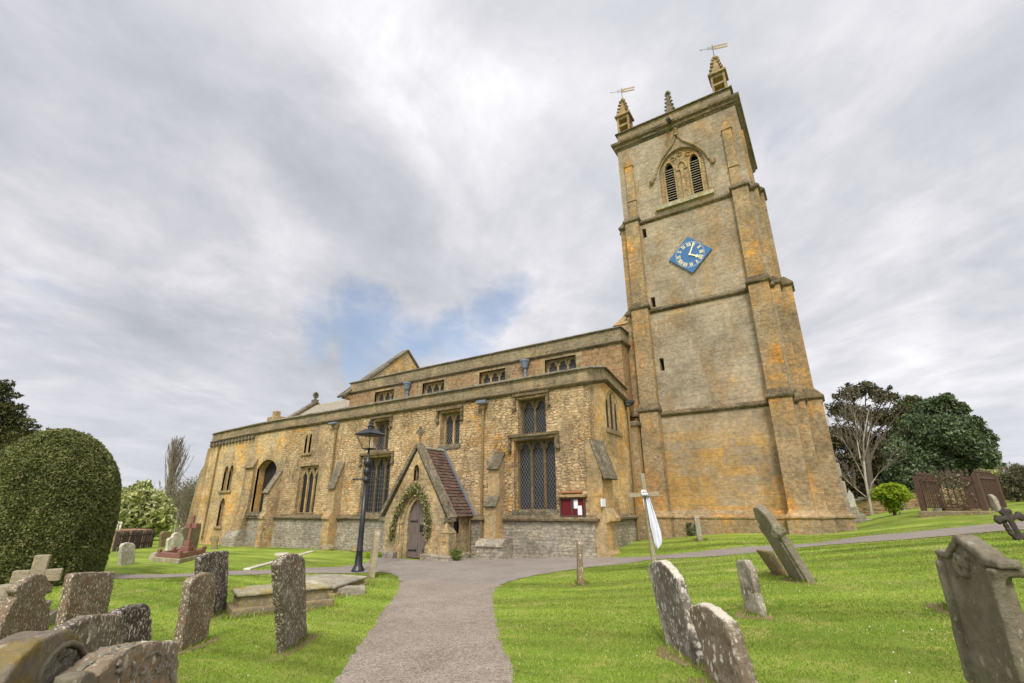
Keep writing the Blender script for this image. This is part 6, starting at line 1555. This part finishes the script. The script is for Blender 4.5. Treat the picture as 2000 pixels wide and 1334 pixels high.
def cv(px, py, d, r, dd=0, e=2.0):
    p = at(px, py, d + dd); c = Vector((FWD.x, FWD.y, 0)).normalized().dot(Vector((p.x, p.y, 0)).normalized()); return (tuple(p), (r[0] * c ** e, r[1] * c ** e, r[2] * c ** (e / 2)))

# clipped yew dome on the left
random.seed(21)
YB = G(40, 1140); yz = T(YB.x, YB.y); dY = hypot(YB.x, YB.y)
edge = at(231, 1000, dY); az0 = atan2(YB.y, YB.x); az1 = atan2(edge.y, edge.x); RY = dY * abs(sin(az0 - az1)); HY = at(125, 838, dY).z - yz
yew = thing('clipped_yew', (YB.x, YB.y, yz), 'huge clipped dome-shaped yew on the left', 'yew tree')
prof = [(0.86, -.1), (.97, .05), (1.0, .2), (1.0, .38), (.985, .5), (.93, .62), (.83, .73), (.68, .83), (.48, .915), (.26, .972), (.0, 1.0)]
def yr(t):
    for i in range(len(prof) - 1):
        if prof[i][1] <= t <= prof[i + 1][1]:
            k = (t - prof[i][1]) / (prof[i + 1][1] - prof[i][1]); return prof[i][0] + (prof[i + 1][0] - prof[i][0]) * k
    return 0
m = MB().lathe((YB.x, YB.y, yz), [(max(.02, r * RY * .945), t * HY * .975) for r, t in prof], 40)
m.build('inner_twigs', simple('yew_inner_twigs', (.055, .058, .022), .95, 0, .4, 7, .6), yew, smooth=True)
n = 190000; t = RNG.uniform(0, 1, n) ** 1.0; ph = RNG.uniform(0, 2 * pi, n)
rr = np.interp(t, [p[1] for p in prof], [p[0] for p in prof]); keep = RNG.uniform(0, 1, n) < rr + .12
t, ph, rr = t[keep], ph[keep], rr[keep]; n = len(t)
bumpy = .030 * np.sin(ph * 31 + t * 40) * np.sin(t * 55 + ph * 9) + .025 * np.sin(ph * 13 - t * 21)
depth = RNG.uniform(-.075, .025, n) + bumpy * .6
R_ = rr * RY + depth; c = np.stack([YB.x + R_ * np.cos(ph), YB.y + R_ * np.sin(ph), yz + t * HY + depth * t], 1)
vd = (c[:, 0] - YB.x) * -YB.x + (c[:, 1] - YB.y) * -YB.y; c = c[(vd > -RY * dY * .35) | (t > .8)]
leafcloud(c, RNG.uniform(.024, .050, len(c)), M['yew'], 'sprigs', yew, up=.35, aspect=.42)
BASES.append((Vector((YB.x - 1, YB.y - .5, yz)), Vector((YB.x + 1, YB.y + .5, yz)), Vector((0, 0, 1)), 1))
# conifer behind it
def tree(name, label, base, cs, n, size, leafmat, trunk_r, cat='tree', group=None, barkmat=None, up=.2, aspect=.5, shell=.35, limbs=True):
    P = Vector(base); o = thing(name, P, label, cat, group)
    leafcloud(clumps(cs, n, size, shell=shell), RNG.uniform(.6, 1.35, 1)[0] * 0 + RNG.uniform(size * .6, size * 1.35, len(clumps(cs, n, size, shell=shell))) if False else size, leafmat, 'crown', o, up=up, aspect=aspect) if False else None
    pts = clumps(cs, n, size, shell=shell); leafcloud(pts, RNG.uniform(size * .55, size * 1.35, len(pts)), leafmat, 'crown', o, up=up, aspect=aspect)
    m = MB(); top = Vector(max(cs, key=lambda c: c[0][2])[0]); mid = sum((Vector(c[0]) for c in cs), Vector()) / len(cs)
    m.tube([P - Vector((0, 0, .3)), P.lerp(mid, .5), mid, mid.lerp(top, .7)], [trunk_r, trunk_r * .75, trunk_r * .5, trunk_r * .15], 8)
    if limbs:
        for c, r in cs:
            s = P.lerp(mid, random.uniform(.45, .95)); e = Vector(c); m.tube([s, s.lerp(e, .5) + Vector((0, 0, .2)), e], [trunk_r * .35, trunk_r * .2, trunk_r * .06], 5)
    m.build('trunk', barkmat or M['bark'], o); return o
dC_ = 27.0; Pb = at(20, 1100, dC_); Pb = Vector((Pb.x, Pb.y, T(Pb.x, Pb.y)))
cs = []
for px, py, rx, rz in ((-60, 800, 60, 40), (-30, 770, 40, 30), (-10, 820, 45, 45), (20, 860, 45, 40), (-20, 880, 70, 50), (-90, 900, 90, 90), (50, 885, 34, 20), (10, 800, 22, 20), (2, 760, 20, 14), (14, 748, 14, 7), (28, 772, 14, 7), (38, 795, 15, 7), (30, 815, 20, 10), (50, 822, 18, 7), (64, 832, 15, 6), (72, 845, 16, 6), (88, 850, 10, 4), (60, 862, 20, 9), (84, 866, 16, 7), (96, 838, 6, 3), (40, 845, 22, 12)):
    mpx = dC_ / 940 * .62; cs.append((tuple(at(px, py, dC_ + random.uniform(-.4, .4))), (rx * mpx, rx * mpx, rz * mpx)))
tree('conifer', 'ragged conifer rising behind the clipped yew', Pb, cs, 34000, .075, M['conifer'], .12, 'conifer', aspect=.28, up=0, limbs=False)
# blossoming shrub beyond fence
dB = 45.0; Pb = at(275, 1050, dB); Pb = Vector((Pb.x, Pb.y, T(Pb.x, Pb.y)))
cs = [cv(250, 1000, dB, (2.2, 1.8, 1.9)), cv(285, 1005, dB, (2.4, 1.8, 1.9)), cv(312, 1012, dB, (1.5, 1.2, 1.5)), cv(268, 978, dB, (1.9, 1.5, 1.4)), cv(300, 985, dB, (1.4, 1.2, 1.2)), cv(240, 985, dB, (1.4, 1.2, 1.3)), cv(270, 958, dB, (.7, .6, .8)), cv(287, 955, dB, (.4, .4, .8)), cv(225, 1010, dB, (1.6, 1.3, 1.4))]
tree('blossoming_shrub', 'pale blossoming shrub beyond the picket fence', Pb, cs, 15000, .17, M['blossom'], .12, 'shrub', aspect=.6)
# bare poplar
random.seed(31); dP = 95.0; Pb = at(322, 1000, dP); Pb = Vector((Pb.x, Pb.y, T(Pb.x, Pb.y))); tip = at(343, 880, dP); o = thing('bare_poplar', Pb, 'tall slim bare poplar beyond the churchyard', 'tree')
m = MB(); Ht = tip.z - Pb.z; m.tube([Pb, Pb.lerp(tip, .5), tip], [.34, .22, .03], 6); 
for k in range(90):
    t = .16 + .8 * (k / 90); p = Pb.lerp(tip, t); a = random.uniform(0, 2 * pi); d = Vector((cos(a) * .34, sin(a) * .34, 1)).normalized(); ln = Ht * .27 * (1.1 - abs(t - .4) * 1.1)
    branches(m, p, d, ln, .075, 2, .22, .25, (2, 3), 3, .62, minr=.022, wob=.05)
m.build('trunk', M['bark_grey'], o)
# bare thicket and hedge left of the church
random.seed(41)
for (px, py, d, h, lb) in ((340, 1040, 62, 5.4, 'greyish bare thicket left of the church corner'), (372, 1035, 58, 5.2, 'bare twiggy tree touching the church corner'), (392, 1035, 55, 4.6, 'bare twiggy bush hidden behind the church corner')):
    Pb = at(px, py, d); Pb = Vector((Pb.x, Pb.y, T(Pb.x, Pb.y))); o = thing('bare_thicket', Pb, lb, 'tree', 'bare trees beyond the churchyard'); m = MB()
    for k in range(16):
        a = random.uniform(0, 2 * pi); p = Pb + Vector((cos(a) * random.uniform(0, 1.4), sin(a) * 1.0, 0)); branches(m, p, Vector((cos(a) * .3, sin(a) * .3, 1)), h * .42, .06, 3, .5, .15, (2, 3), 3, .66, minr=.016)
    m.build('trunk', M['bark_grey'], o)
    cs = [((Pb.x + random.gauss(0, .8), Pb.y + random.gauss(0, .6), Pb.z + h * random.uniform(.3, .85)), (1.3, 1.2, 1.1)) for _ in range(7)]
    pts = clumps(cs, 2600, .1, shell=.1); leafcloud(pts, RNG.uniform(.06, .13, len(pts)), M['hedge_leaf'], 'crown', o, aspect=.35)

# right-hand trees
random.seed(51); dT = 44.0
Pb = at(1700, 985, dT); Pb = Vector((Pb.x, Pb.y, T(Pb.x, Pb.y)))
cs = []
for px, py, rx, rz in ((1660, 770, 1.5, 1.0), (1690, 760, 1.7, .9), (1720, 775, 1.5, 1.0), (1640, 800, 1.5, 1.2), (1675, 810, 1.9, 1.3), (1720, 815, 1.9, 1.3), (1760, 800, 1.2, .8), (1640, 850, 1.7, 1.5), (1690, 865, 2.0, 1.5), (1740, 860, 2.0, 1.5), (1650, 905, 1.8, 1.5), (1700, 920, 2.1, 1.5), (1745, 915, 2.0, 1.4), (1660, 950, 1.8, 1.2), (1715, 955, 2.0, 1.2), (1778, 780, .7, .5), (1745, 775, .8, .6), (1620, 870, 1.2, 1.4), (1630, 930, 1.3, 1.3), (1770, 940, 1.5, 1.0), (1690, 900, 2.2, 2.0), (1660, 860, 1.8, 1.8), (1730, 890, 1.8, 1.8), (1700, 950, 2.6, 1.5), (1650, 950, 2.2, 1.5), (1690, 748, .6, .3), (1655, 752, .5, .3), (1738, 758, .4, .3), (1632, 775, .5, .4)):
    cs.append(cv(px, py, dT + 4, (rx * .95, rx * .8, rz * .85), random.uniform(-1, 1)))
tree('ragged_yew', 'tall dark ragged evergreen behind the white birch', Pb, cs, 30000, .13, M['dark_yew'], .26, 'tree', aspect=.42, shell=.15)
dH = 38.0; Pb = at(1850, 960, dH); Pb = Vector((Pb.x, Pb.y, T(Pb.x, Pb.y))); cs = []
for px, py, rx, rz in ((1835, 790, 1.3, .8), (1815, 800, 1.4, 1.0), (1865, 800, 1.3, .9), (1790, 830, 1.4, 1.1), (1840, 835, 1.9, 1.3), (1890, 835, 1.4, 1.1), (1770, 870, 1.4, 1.3), (1820, 885, 2.0, 1.5), (1880, 880, 2.0, 1.4), (1925, 860, 1.1, 1.1), (1930, 895, 1.1, 1.2), (1760, 920, 1.5, 1.3), (1800, 935, 1.9, 1.3), (1860, 930, 2.0, 1.4), (1910, 925, 1.4, 1.2), (1850, 775, .7, .4), (1880, 800, .7, .5), (1905, 825, .8, .6), (1948, 912, .5, .4), (1960, 908, .3, .2), (1780, 960, 1.5, 1.0), (1745, 950, 1.2, 1.1), (1830, 965, 2.2, 1.2), (1790, 905, 1.8, 1.6), (1850, 905, 2.2, 1.8), (1895, 905, 1.8, 1.7), (1870, 955, 2.2, 1.4), (1910, 950, 1.5, 1.3), (1800, 965, 2.0, 1.2), (1760, 890, 1.4, 1.4), (1820, 850, 1.8, 1.6), (1880, 860, 1.8, 1.6)):
    cs.append(cv(px, py, dH + 2, (rx * .98, rx * .85, rz * .9), random.uniform(-1.2, .6)))
tree('holly_tree', 'broad dense dark evergreen tree behind the railed tomb', Pb, cs, 75000, .10, M['holly'], .28, 'tree', aspect=.5, shell=.4, up=.3)
dL = 56; Pb = at(1775, 970, dL); Pb = Vector((Pb.x, Pb.y, T(Pb.x, Pb.y)))
tree('pale_tree', 'lighter green loose tree showing between two dark evergreens', Pb, [cv(1780, 800, dL, (2.0, 1.6, 1.6)), cv(1765, 830, dL, (1.8, 1.5, 1.8)), cv(1795, 790, dL, (1.2, 1, .8)), cv(1775, 880, dL, (2, 2, 2.5))], 5200, .22, leaf('pale_green_leaves', [(.06, .085, .03), (.11, .14, .05)], .3), .3, aspect=.45, shell=.1)
# white birch
random.seed(61); dW = 37.0; Pb = at(1695, 970, dW); Pb = Vector((Pb.x, Pb.y, T(Pb.x, Pb.y))); o = thing('birch_tree', Pb, 'bare white-stemmed birch in front of the dark evergreens', 'tree'); m = MB()
def limb(px_list, r0, r1, sub=10, d=dW):
    r0, r1 = r0 * .48, r1 * .42; sub = int(sub * 1.2)
    pts = [at(x, y, d + random.uniform(-.5, .5)) for x, y in px_list]
    if px_list[0] == (1695, 972): pts[0] = Pb.copy()
    k = len(pts); m.tube(pts, [r0 + (r1 - r0) * i / (k - 1) for i in range(k)], 7, 0)
    for j in range(sub):
        t = random.uniform(.3, 1.0) * (k - 1); i = min(int(t), k - 2); p = pts[i].lerp(pts[i + 1], t - i); dd = (pts[i + 1] - pts[i]).normalized()
        a = Vector((random.gauss(0, 1), random.gauss(0, .6), random.gauss(.3, .4))).normalized(); branches(m, p, (dd + a * .6), random.uniform(.6, 1.35), .012, 2, .5, .1, (2, 3), 3, .66, 1, minr=.0045)
limb([(1695, 972), (1691, 940), (1687, 900), (1686, 860), (1692, 825), (1697, 800)], .17, .035, 14)
limb([(1689, 925), (1680, 895), (1674, 860), (1672, 830), (1668, 805)], .085, .025, 12)
limb([(1692, 945), (1678, 915), (1662, 885), (1650, 865), (1640, 850)], .075, .02, 12)
limb([(1687, 900), (1694, 870), (1700, 840), (1703, 815)], .07, .02, 10)
limb([(1694, 972), (1672, 955), (1650, 935), (1634, 915)], .06, .02, 10)
limb([(1697, 970), (1702, 945), (1716, 925), (1734, 908)], .07, .02, 9)
limb([(1684, 880), (1668, 850), (1655, 835)], .045, .015, 8)
m.build('trunk', [M['bark_white'], M['bark_grey']], o)
# bright green bush
Pb = at(1745, 1000, 26.5); Pb = Vector((Pb.x, Pb.y, T(Pb.x, Pb.y))); hb = at(1740, 945, 26.5).z - Pb.z
tree('green_bush', 'bright yellow-green bush on the lawn right of the tower', Pb, [cv(1740, 964, 26.5, (.78, .7, .46), 0, .6), cv(1722, 966, 26.5, (.45, .5, .30), 0, .6), cv(1758, 966, 26.5, (.42, .5, .30), 0, .6), cv(1743, 984, 26.5, (.36, .36, .40), 0, .6), cv(1733, 954, 26.5, (.42, .4, .22), 0, .6), cv(1750, 953, 26.5, (.35, .4, .2), 0, .6)], 4200, .07, M['lime_leaf'], .07, 'bush', aspect=.5, shell=.2)
# grey bush right edge
dG = 27.5; Pb = at(1985, 975, dG); Pb = Vector((Pb.x, Pb.y, T(Pb.x, Pb.y)))
tree('grey_bush', 'grey-green twiggy bush at the far right edge', Pb, [cv(1985, 935, dG, (1.1, 1.0, .85)), cv(1962, 950, dG, (.8, .8, .6)), cv(2005, 945, dG, (1.2, 1, .9)), cv(1975, 960, dG, (1.0, .8, .5)), cv(1990, 918, dG, (.6, .5, .35))], 9000, .055, M['hedge_leaf'], .08, 'bush', aspect=.35, shell=.1)
Pb = at(1925, 965, 36); Pb = Vector((Pb.x, Pb.y, T(Pb.x, Pb.y)))
tree('hedge_bush', 'pale green bush showing over the right-hand wall', Pb, [cv(1925, 935, 36, (.9, .8, .7)), cv(1915, 945, 36, (.8, .7, .7)), cv(1945, 928, 36, (.7, .6, .4))], 1500, .09, M['blossom'], .06, 'bush')
# far hills
def hill(name, az_pts, d, z0, mat, depth=120):
    vs = []
    for px, py in az_pts:
        p = at(px, py, d); q = at(px, py, d + depth)
        vs += [(p.x, p.y, z0), (p.x + (q.x - p.x) * .3, p.y + (q.y - p.y) * .3, z0 + (p.z - z0) * .75), (q.x, q.y, p.z + (p.z - EYE) * .2), (q.x * 1.3, q.y * 1.3, z0)]
    n = len(az_pts); fs = [(i * 4 + k, i * 4 + 4 + k, i * 4 + 5 + k, i * 4 + 1 + k) for i in range(n - 1) for k in range(3)]
    o = MB().add(vs, fs).build(name, mat, None, smooth=True); return tag(o, kind='structure')
def hillmat():
    m_ = NT('distant_wooded_hill'); P = m_.pos()
    c = m_.mix(m_.step(m_.noise(P, .06, 6, .7), .4, .6), (.10, .095, .05), (.16, .155, .06)); c = m_.mix(m_.noise(P, .5, 5, .7), c, (.075, .062, .045)); return m_.finish(c, 1.0)
hm_ = hillmat()
hill('hill', [(-500, 985), (-250, 975), (0, 972), (150, 970), (240, 966), (300, 964), (350, 962), (390, 961), (450, 962), (700, 968), (900, 975)], 210, -3, hm_)
hill('hill', [(1350, 985), (1550, 960), (1700, 945), (1850, 925), (1930, 908), (1965, 903), (2000, 904), (2200, 905), (2600, 930)], 190, 0, hm_)
# belt of far trees along the left horizon
random.seed(71)
for k, (px, h) in enumerate(((205, 965), (232, 962), (262, 960), (290, 961), (318, 966), (350, 964), (372, 962), (392, 963))):
    d = 120 + (k % 3) * 6; Pb = at(px, 1010, d); Pb = Vector((Pb.x, Pb.y, T(Pb.x, Pb.y))); o = thing('far_tree', Pb, None, 'tree', 'bare trees along the far horizon')
    tag(o, 'distant brownish tree low on the far left horizon'); hgt = at(px, h, d).z - Pb.z
    cs = [((Pb.x + random.gauss(0, 2.0), Pb.y + random.gauss(0, 2), Pb.z + hgt * random.uniform(.35, .82)), (2.6, 2.2, 2.0)) for _ in range(6)]
    pts = clumps(cs, 900, .3, shell=.1); leafcloud(pts, RNG.uniform(.25, .5, len(pts)), M['hedge_leaf'], 'crown', o, aspect=.5)
    MB().tube([Pb, Pb + Vector((0, 0, hgt * .6))], [.3, .12], 6).build('trunk', M['bark'], o)

# ------------------------------------------------------------------ grass blades near the camera
def inside(poly, x, y):
    c = np.zeros(len(x), bool); n = len(poly); j = n - 1
    for i in range(n):
        xi, yi = poly[i]; xj, yj = poly[j]
        if yi != yj:
            k = ((yi > y) != (yj > y)) & (x < (xj - xi) * (y - yi) / (yj - yi) + xi); c ^= k
        j = i
    return c
def grass(n, d0, d1, hmin, hmax, wk, edgeclear=0.0):
    u = RNG.uniform(0, 1, n); d = (d0 ** .35 + u * (d1 ** .35 - d0 ** .35)) ** (1 / .35)
    az = RNG.uniform(radians(38), radians(184), n); x, y = d * np.cos(az), d * np.sin(az)
    keep = ~((y > 15.6) & (x < -6.4)) & ~((y > 13.9) & (x < -12) & (x > -15.4)) & ~((y > 19.8) & (x < .5) & (x > -7.5))
    jx, jy = x + RNG.normal(0, .055, n), y + RNG.normal(0, .055, n)
    for p in PATHS: keep &= ~inside(p, jx, jy)
    x, y, d = x[keep], y[keep], d[keep]; return x, y, d
def blades(x, y, d, hmin, hmax, name_pts):
    n = len(x); z = TV(x, y) + .012 * np.sin(x * 1.7 + y * .6) * np.cos(y * 1.3)
    pat = .65 + .35 * np.sin(x * 1.3 + np.sin(y * .9) * 2) * np.cos(y * 1.1 + x * .3)
    h = RNG.uniform(hmin, hmax, n) * (.75 + .35 * pat); w = .0016 + .00085 * d * RNG.uniform(.7, 1.3, n); t = RNG.uniform(0, 2 * pi, n)
    lean = RNG.normal(0, .5, (n, 2)) * h[:, None]
    a = np.stack([x - w * np.cos(t), y - w * np.sin(t), z - .005], 1); b = np.stack([x + w * np.cos(t), y + w * np.sin(t), z - .005], 1); c = np.stack([x + lean[:, 0], y + lean[:, 1], z + h], 1)
    return np.stack([a, b, c], 1).reshape(-1, 3)
sv, sf = [], []
SOIL = []  # bare soil round each stone foot, doubling as painted contact shading
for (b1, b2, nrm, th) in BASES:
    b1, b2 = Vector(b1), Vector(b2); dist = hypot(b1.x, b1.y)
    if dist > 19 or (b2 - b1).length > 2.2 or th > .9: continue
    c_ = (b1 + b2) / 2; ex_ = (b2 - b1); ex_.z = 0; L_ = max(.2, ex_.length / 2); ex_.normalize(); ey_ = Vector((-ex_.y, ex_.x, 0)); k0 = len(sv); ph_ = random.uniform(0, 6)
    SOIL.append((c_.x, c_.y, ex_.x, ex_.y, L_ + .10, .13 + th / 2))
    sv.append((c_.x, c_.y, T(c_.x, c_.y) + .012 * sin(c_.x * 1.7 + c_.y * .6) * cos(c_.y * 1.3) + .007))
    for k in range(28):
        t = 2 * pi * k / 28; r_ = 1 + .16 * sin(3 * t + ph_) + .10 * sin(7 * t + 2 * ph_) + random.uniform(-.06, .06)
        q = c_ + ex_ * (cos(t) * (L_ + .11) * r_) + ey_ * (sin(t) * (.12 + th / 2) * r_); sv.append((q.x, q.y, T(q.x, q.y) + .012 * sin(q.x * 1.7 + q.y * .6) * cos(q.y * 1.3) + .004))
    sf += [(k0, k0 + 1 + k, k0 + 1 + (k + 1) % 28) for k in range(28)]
me = bpy.data.meshes.new('soil_contact_shade'); me.from_pydata(sv, [], sf); me.materials.append(M['soil_contact_shade']); o = bpy.data.objects.new('soil_contact_shade', me); COL.objects.link(o); tag(o, kind='structure')
x, y, d = grass(560000, 1.2, 19, 0, 0, 0); kp = np.ones(len(x), bool)
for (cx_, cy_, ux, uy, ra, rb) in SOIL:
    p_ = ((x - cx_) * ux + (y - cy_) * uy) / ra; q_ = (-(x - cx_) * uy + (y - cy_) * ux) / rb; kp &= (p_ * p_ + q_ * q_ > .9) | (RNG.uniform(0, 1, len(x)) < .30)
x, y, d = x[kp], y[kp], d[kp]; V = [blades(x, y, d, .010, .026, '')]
for (b1, b2, nrm, th) in BASES:       # longer tufts round the foot of each stone
    b1, b2 = Vector(b1), Vector(b2); L = (b2 - b1).length; dist = hypot(b1.x, b1.y)
    if dist > 19 or L < .05: continue
    n = int(230 * (L + .3)); t = RNG.uniform(-.08, 1.08, n); nn = np.array((nrm.x, nrm.y)) if abs(nrm.z) < .5 else np.array((-(b2 - b1).y, (b2 - b1).x)) / L
    off = RNG.normal(.02, .035, n) - (RNG.uniform(0, 1, n) < .4) * (th + .03)
    x = b1.x + (b2.x - b1.x) * t + nn[0] * off; y = b1.y + (b2.y - b1.y) * t + nn[1] * off; V.append(blades(x, y, np.full(n, dist), .03, .085, ''))
go = np_mesh('grass', np.concatenate(V), 3, M['blade']); tag(go, kind='stuff')
n = 170; x, y, d = grass(n, 2.5, 16, 0, 0, 0); n = len(x); z = TV(x, y) + .035; r = .007 + .0005 * d; k = np.arange(5) * 2 * pi / 5
V = np.stack([np.stack([x + r * np.cos(a), y + r * np.sin(a), z + .006 * np.sin(a * 3)], 1) for a in k], 1).reshape(-1, 3)
tag(np_mesh('daisies', V, 5, M['petal']), kind='stuff')

pe = []
for p in PATHS[:1]:
    for _ in range(260):
        k = random.randrange(len(p) - 1); t = random.random(); q = p[k] * (1 - t) + p[k + 1] * t
        if hypot(p[k + 1][0] - p[k][0], p[k + 1][1] - p[k][1]) > 1: continue
        x_, y_ = q[0] + random.gauss(0, .16), q[1] + random.gauss(0, .16)
        if 2 < hypot(x_, y_) < 14: pe.append((x_, y_, T(x_, y_) + .03))
tag(leafcloud(np.array(pe), RNG.uniform(.010, .022, len(pe)), simple('dead_leaf', (.16, .095, .045), .9, 0, .5, 30), 'fallen_leaves', up=3.0), kind='stuff')

# ------------------------------------------------------------------ sky, sun, camera
SUN_EL, SUN_AZ = radians(48), radians(-62)      # azimuth measured from +X towards +Y
sd = Vector((cos(SUN_EL) * cos(SUN_AZ), cos(SUN_EL) * sin(SUN_AZ), sin(SUN_EL)))
W = bpy.data.worlds.new('World'); SC.world = W; W.use_nodes = True
class WN(NT):
    def __init__(s): s.t = W.node_tree; s.t.nodes.clear(); s.out = s.t.nodes.new('ShaderNodeOutputWorld')
w = WN(); D = w.n('ShaderNodeTexCoord').outputs['Generated']
sx = w.n('ShaderNodeSeparateXYZ', {0: D}); zz = w.math('MAXIMUM', sx.outputs[2], 0.0)
inv = w.math('DIVIDE', 1.0, w.math('ADD', zz, .13))
st_ = Vector((-sin(radians(38)), cos(radians(38)), 0)); ct_ = Vector((cos(radians(38)), sin(radians(38)), 0))
al = w.math('MULTIPLY', w.vmath('DOT_PRODUCT', D, tuple(st_)), inv); ac = w.math('MULTIPLY', w.vmath('DOT_PRODUCT', D, tuple(ct_)), inv)
def P2(sa, sc, off): return w.n('ShaderNodeCombineXYZ', {0: w.math('MULTIPLY', al, sa), 1: w.math('MULTIPLY', ac, sc), 2: off}).outputs[0]
n1 = w.noise(P2(.52, .80, 28.9), 1.0, 7, .54, dist=.8)
n2 = w.noise(P2(.95, 1.1, 26.1), 1.8, 8, .60, dist=.5)
n3 = w.noise(P2(1.05, 1.3, 4.1), 3.2, 9, .62, dist=.3)
shade = w.math('ADD', w.math('MULTIPLY', n1, .48), w.math('ADD', w.math('MULTIPLY', n2, .33), w.math('MULTIPLY', n3, .19)))
cloud = w.ramp(shade, [(.38, (.42, .44, .48)), (.455, (.505, .52, .565)), (.515, (.60, .60, .645)), (.565, (.69, .685, .725)), (.64, (.86, .86, .90))])
br = w.step(w.vmath('DOT_PRODUCT', D, tuple(at(2000, 250, 1) - CAM)), .35, 1.0)
cloud = w.mix(1.0, cloud, w.mix(br, (1.0, 1.0, 1.0), (1.16, 1.155, 1.14)), 'MULTIPLY')
hz = w.math('SUBTRACT', 1.0, w.step(sx.outputs[2], .0, .35))
cloud = w.mix(w.math('MULTIPLY', hz, .60), cloud, (.66, .68, .735))
# a gap of blue low behind the nave
def lobe(px, py, k):
    v = ray(px, py).normalized(); return w.math('MULTIPLY', w.math('SUBTRACT', w.vmath('DOT_PRODUCT', D, tuple(v)), k), 1 / (1 - k), clamp=True)
D = w.vmath('NORMALIZE', w.vmath('ADD', D, w.vmath('SCALE', w.vmath('SUBTRACT', w.noise(D, 5.0, 6, .6, True), (.5, .5, .5)), .22)), (0, 0, 0))
gap = None
for (px_, py_, k_, a_) in ((655, 635, .9975, .8), (720, 628, .9950, 1.0), (800, 660, .9950, 1.0), (885, 632, .9955, 1.0), (970, 592, .9955, 1.0), (590, 655, .9965, .75), (720, 685, .9955, .85), (900, 665, .9955, .85), (1010, 568, .9965, .8), (60, 600, .9965, .5), (1530, 265, .9975, .5), (1440, 455, .9975, .35), (1850, 20, .996, .35)):
    l_ = w.math('MULTIPLY', lobe(px_, py_, k_), a_); gap = l_ if gap is None else w.math('MAXIMUM', gap, l_)
g2 = w.math('SUBTRACT', gap, w.math('MULTIPLY', w.math('ADD', w.math('MULTIPLY', n3, 1.0), w.math('MULTIPLY', w.noise(P2(1.2, 2.0, 1.5), 3.0, 6, .6), .7)), .62))
bl_ = w.math('MULTIPLY', w.step(g2, -.26, .56), .66)
sky = w.n('ShaderNodeTexSky', sky_type='NISHITA', sun_disc=False, sun_elevation=SUN_EL, sun_rotation=radians(90) - SUN_AZ)
# cloud brightened round the unseen sun, added to lift light on the ground
glow = w.math('POWER', w.math('MAXIMUM', w.vmath('DOT_PRODUCT', D, tuple(sd)), 0.0), 2.2)
cloud = w.mix(1.0, cloud, w.n('ShaderNodeCombineXYZ', {0: w.math('ADD', 1.0, w.math('MULTIPLY', glow, 2.2)), 1: w.math('ADD', 1.0, w.math('MULTIPLY', glow, 2.1)), 2: w.math('ADD', 1.0, w.math('MULTIPLY', glow, 1.9))}).outputs[0], 'MULTIPLY')
b1_ = w.n('ShaderNodeBackground', {'Color': cloud, 'Strength': 1.0}); b2_ = w.n('ShaderNodeBackground', {'Color': sky.outputs[0], 'Strength': .15})
mx = w.n('ShaderNodeMixShader', {0: bl_, 1: b1_.outputs[0], 2: b2_.outputs[0]}); w.t.links.new(mx.outputs[0], w.out.inputs[0])

L = bpy.data.lights.new('sun', 'SUN'); L.energy = 2.6; L.angle = radians(12); L.color = (1.0, .955, .88)
so = bpy.data.objects.new('sun', L); COL.objects.link(so); so.rotation_euler = (-sd).to_track_quat('-Z', 'Y').to_euler()
cam = bpy.data.cameras.new('camera'); co = bpy.data.objects.new('camera', cam); COL.objects.link(co)
cam.sensor_width = 36; cam.sensor_fit = 'HORIZONTAL'; cam.lens = 36 * F / 2000; cam.clip_start = .05; cam.clip_end = 3000
mm = Matrix((RIGHT, UP, -FWD)).transposed().to_4x4(); mm.translation = CAM; co.matrix_world = mm
SC.camera = co
SC.view_settings.view_transform = 'Standard'; SC.view_settings.look = 'None'; SC.view_settings.exposure = 0.17; SC.view_settings.gamma = 1.0
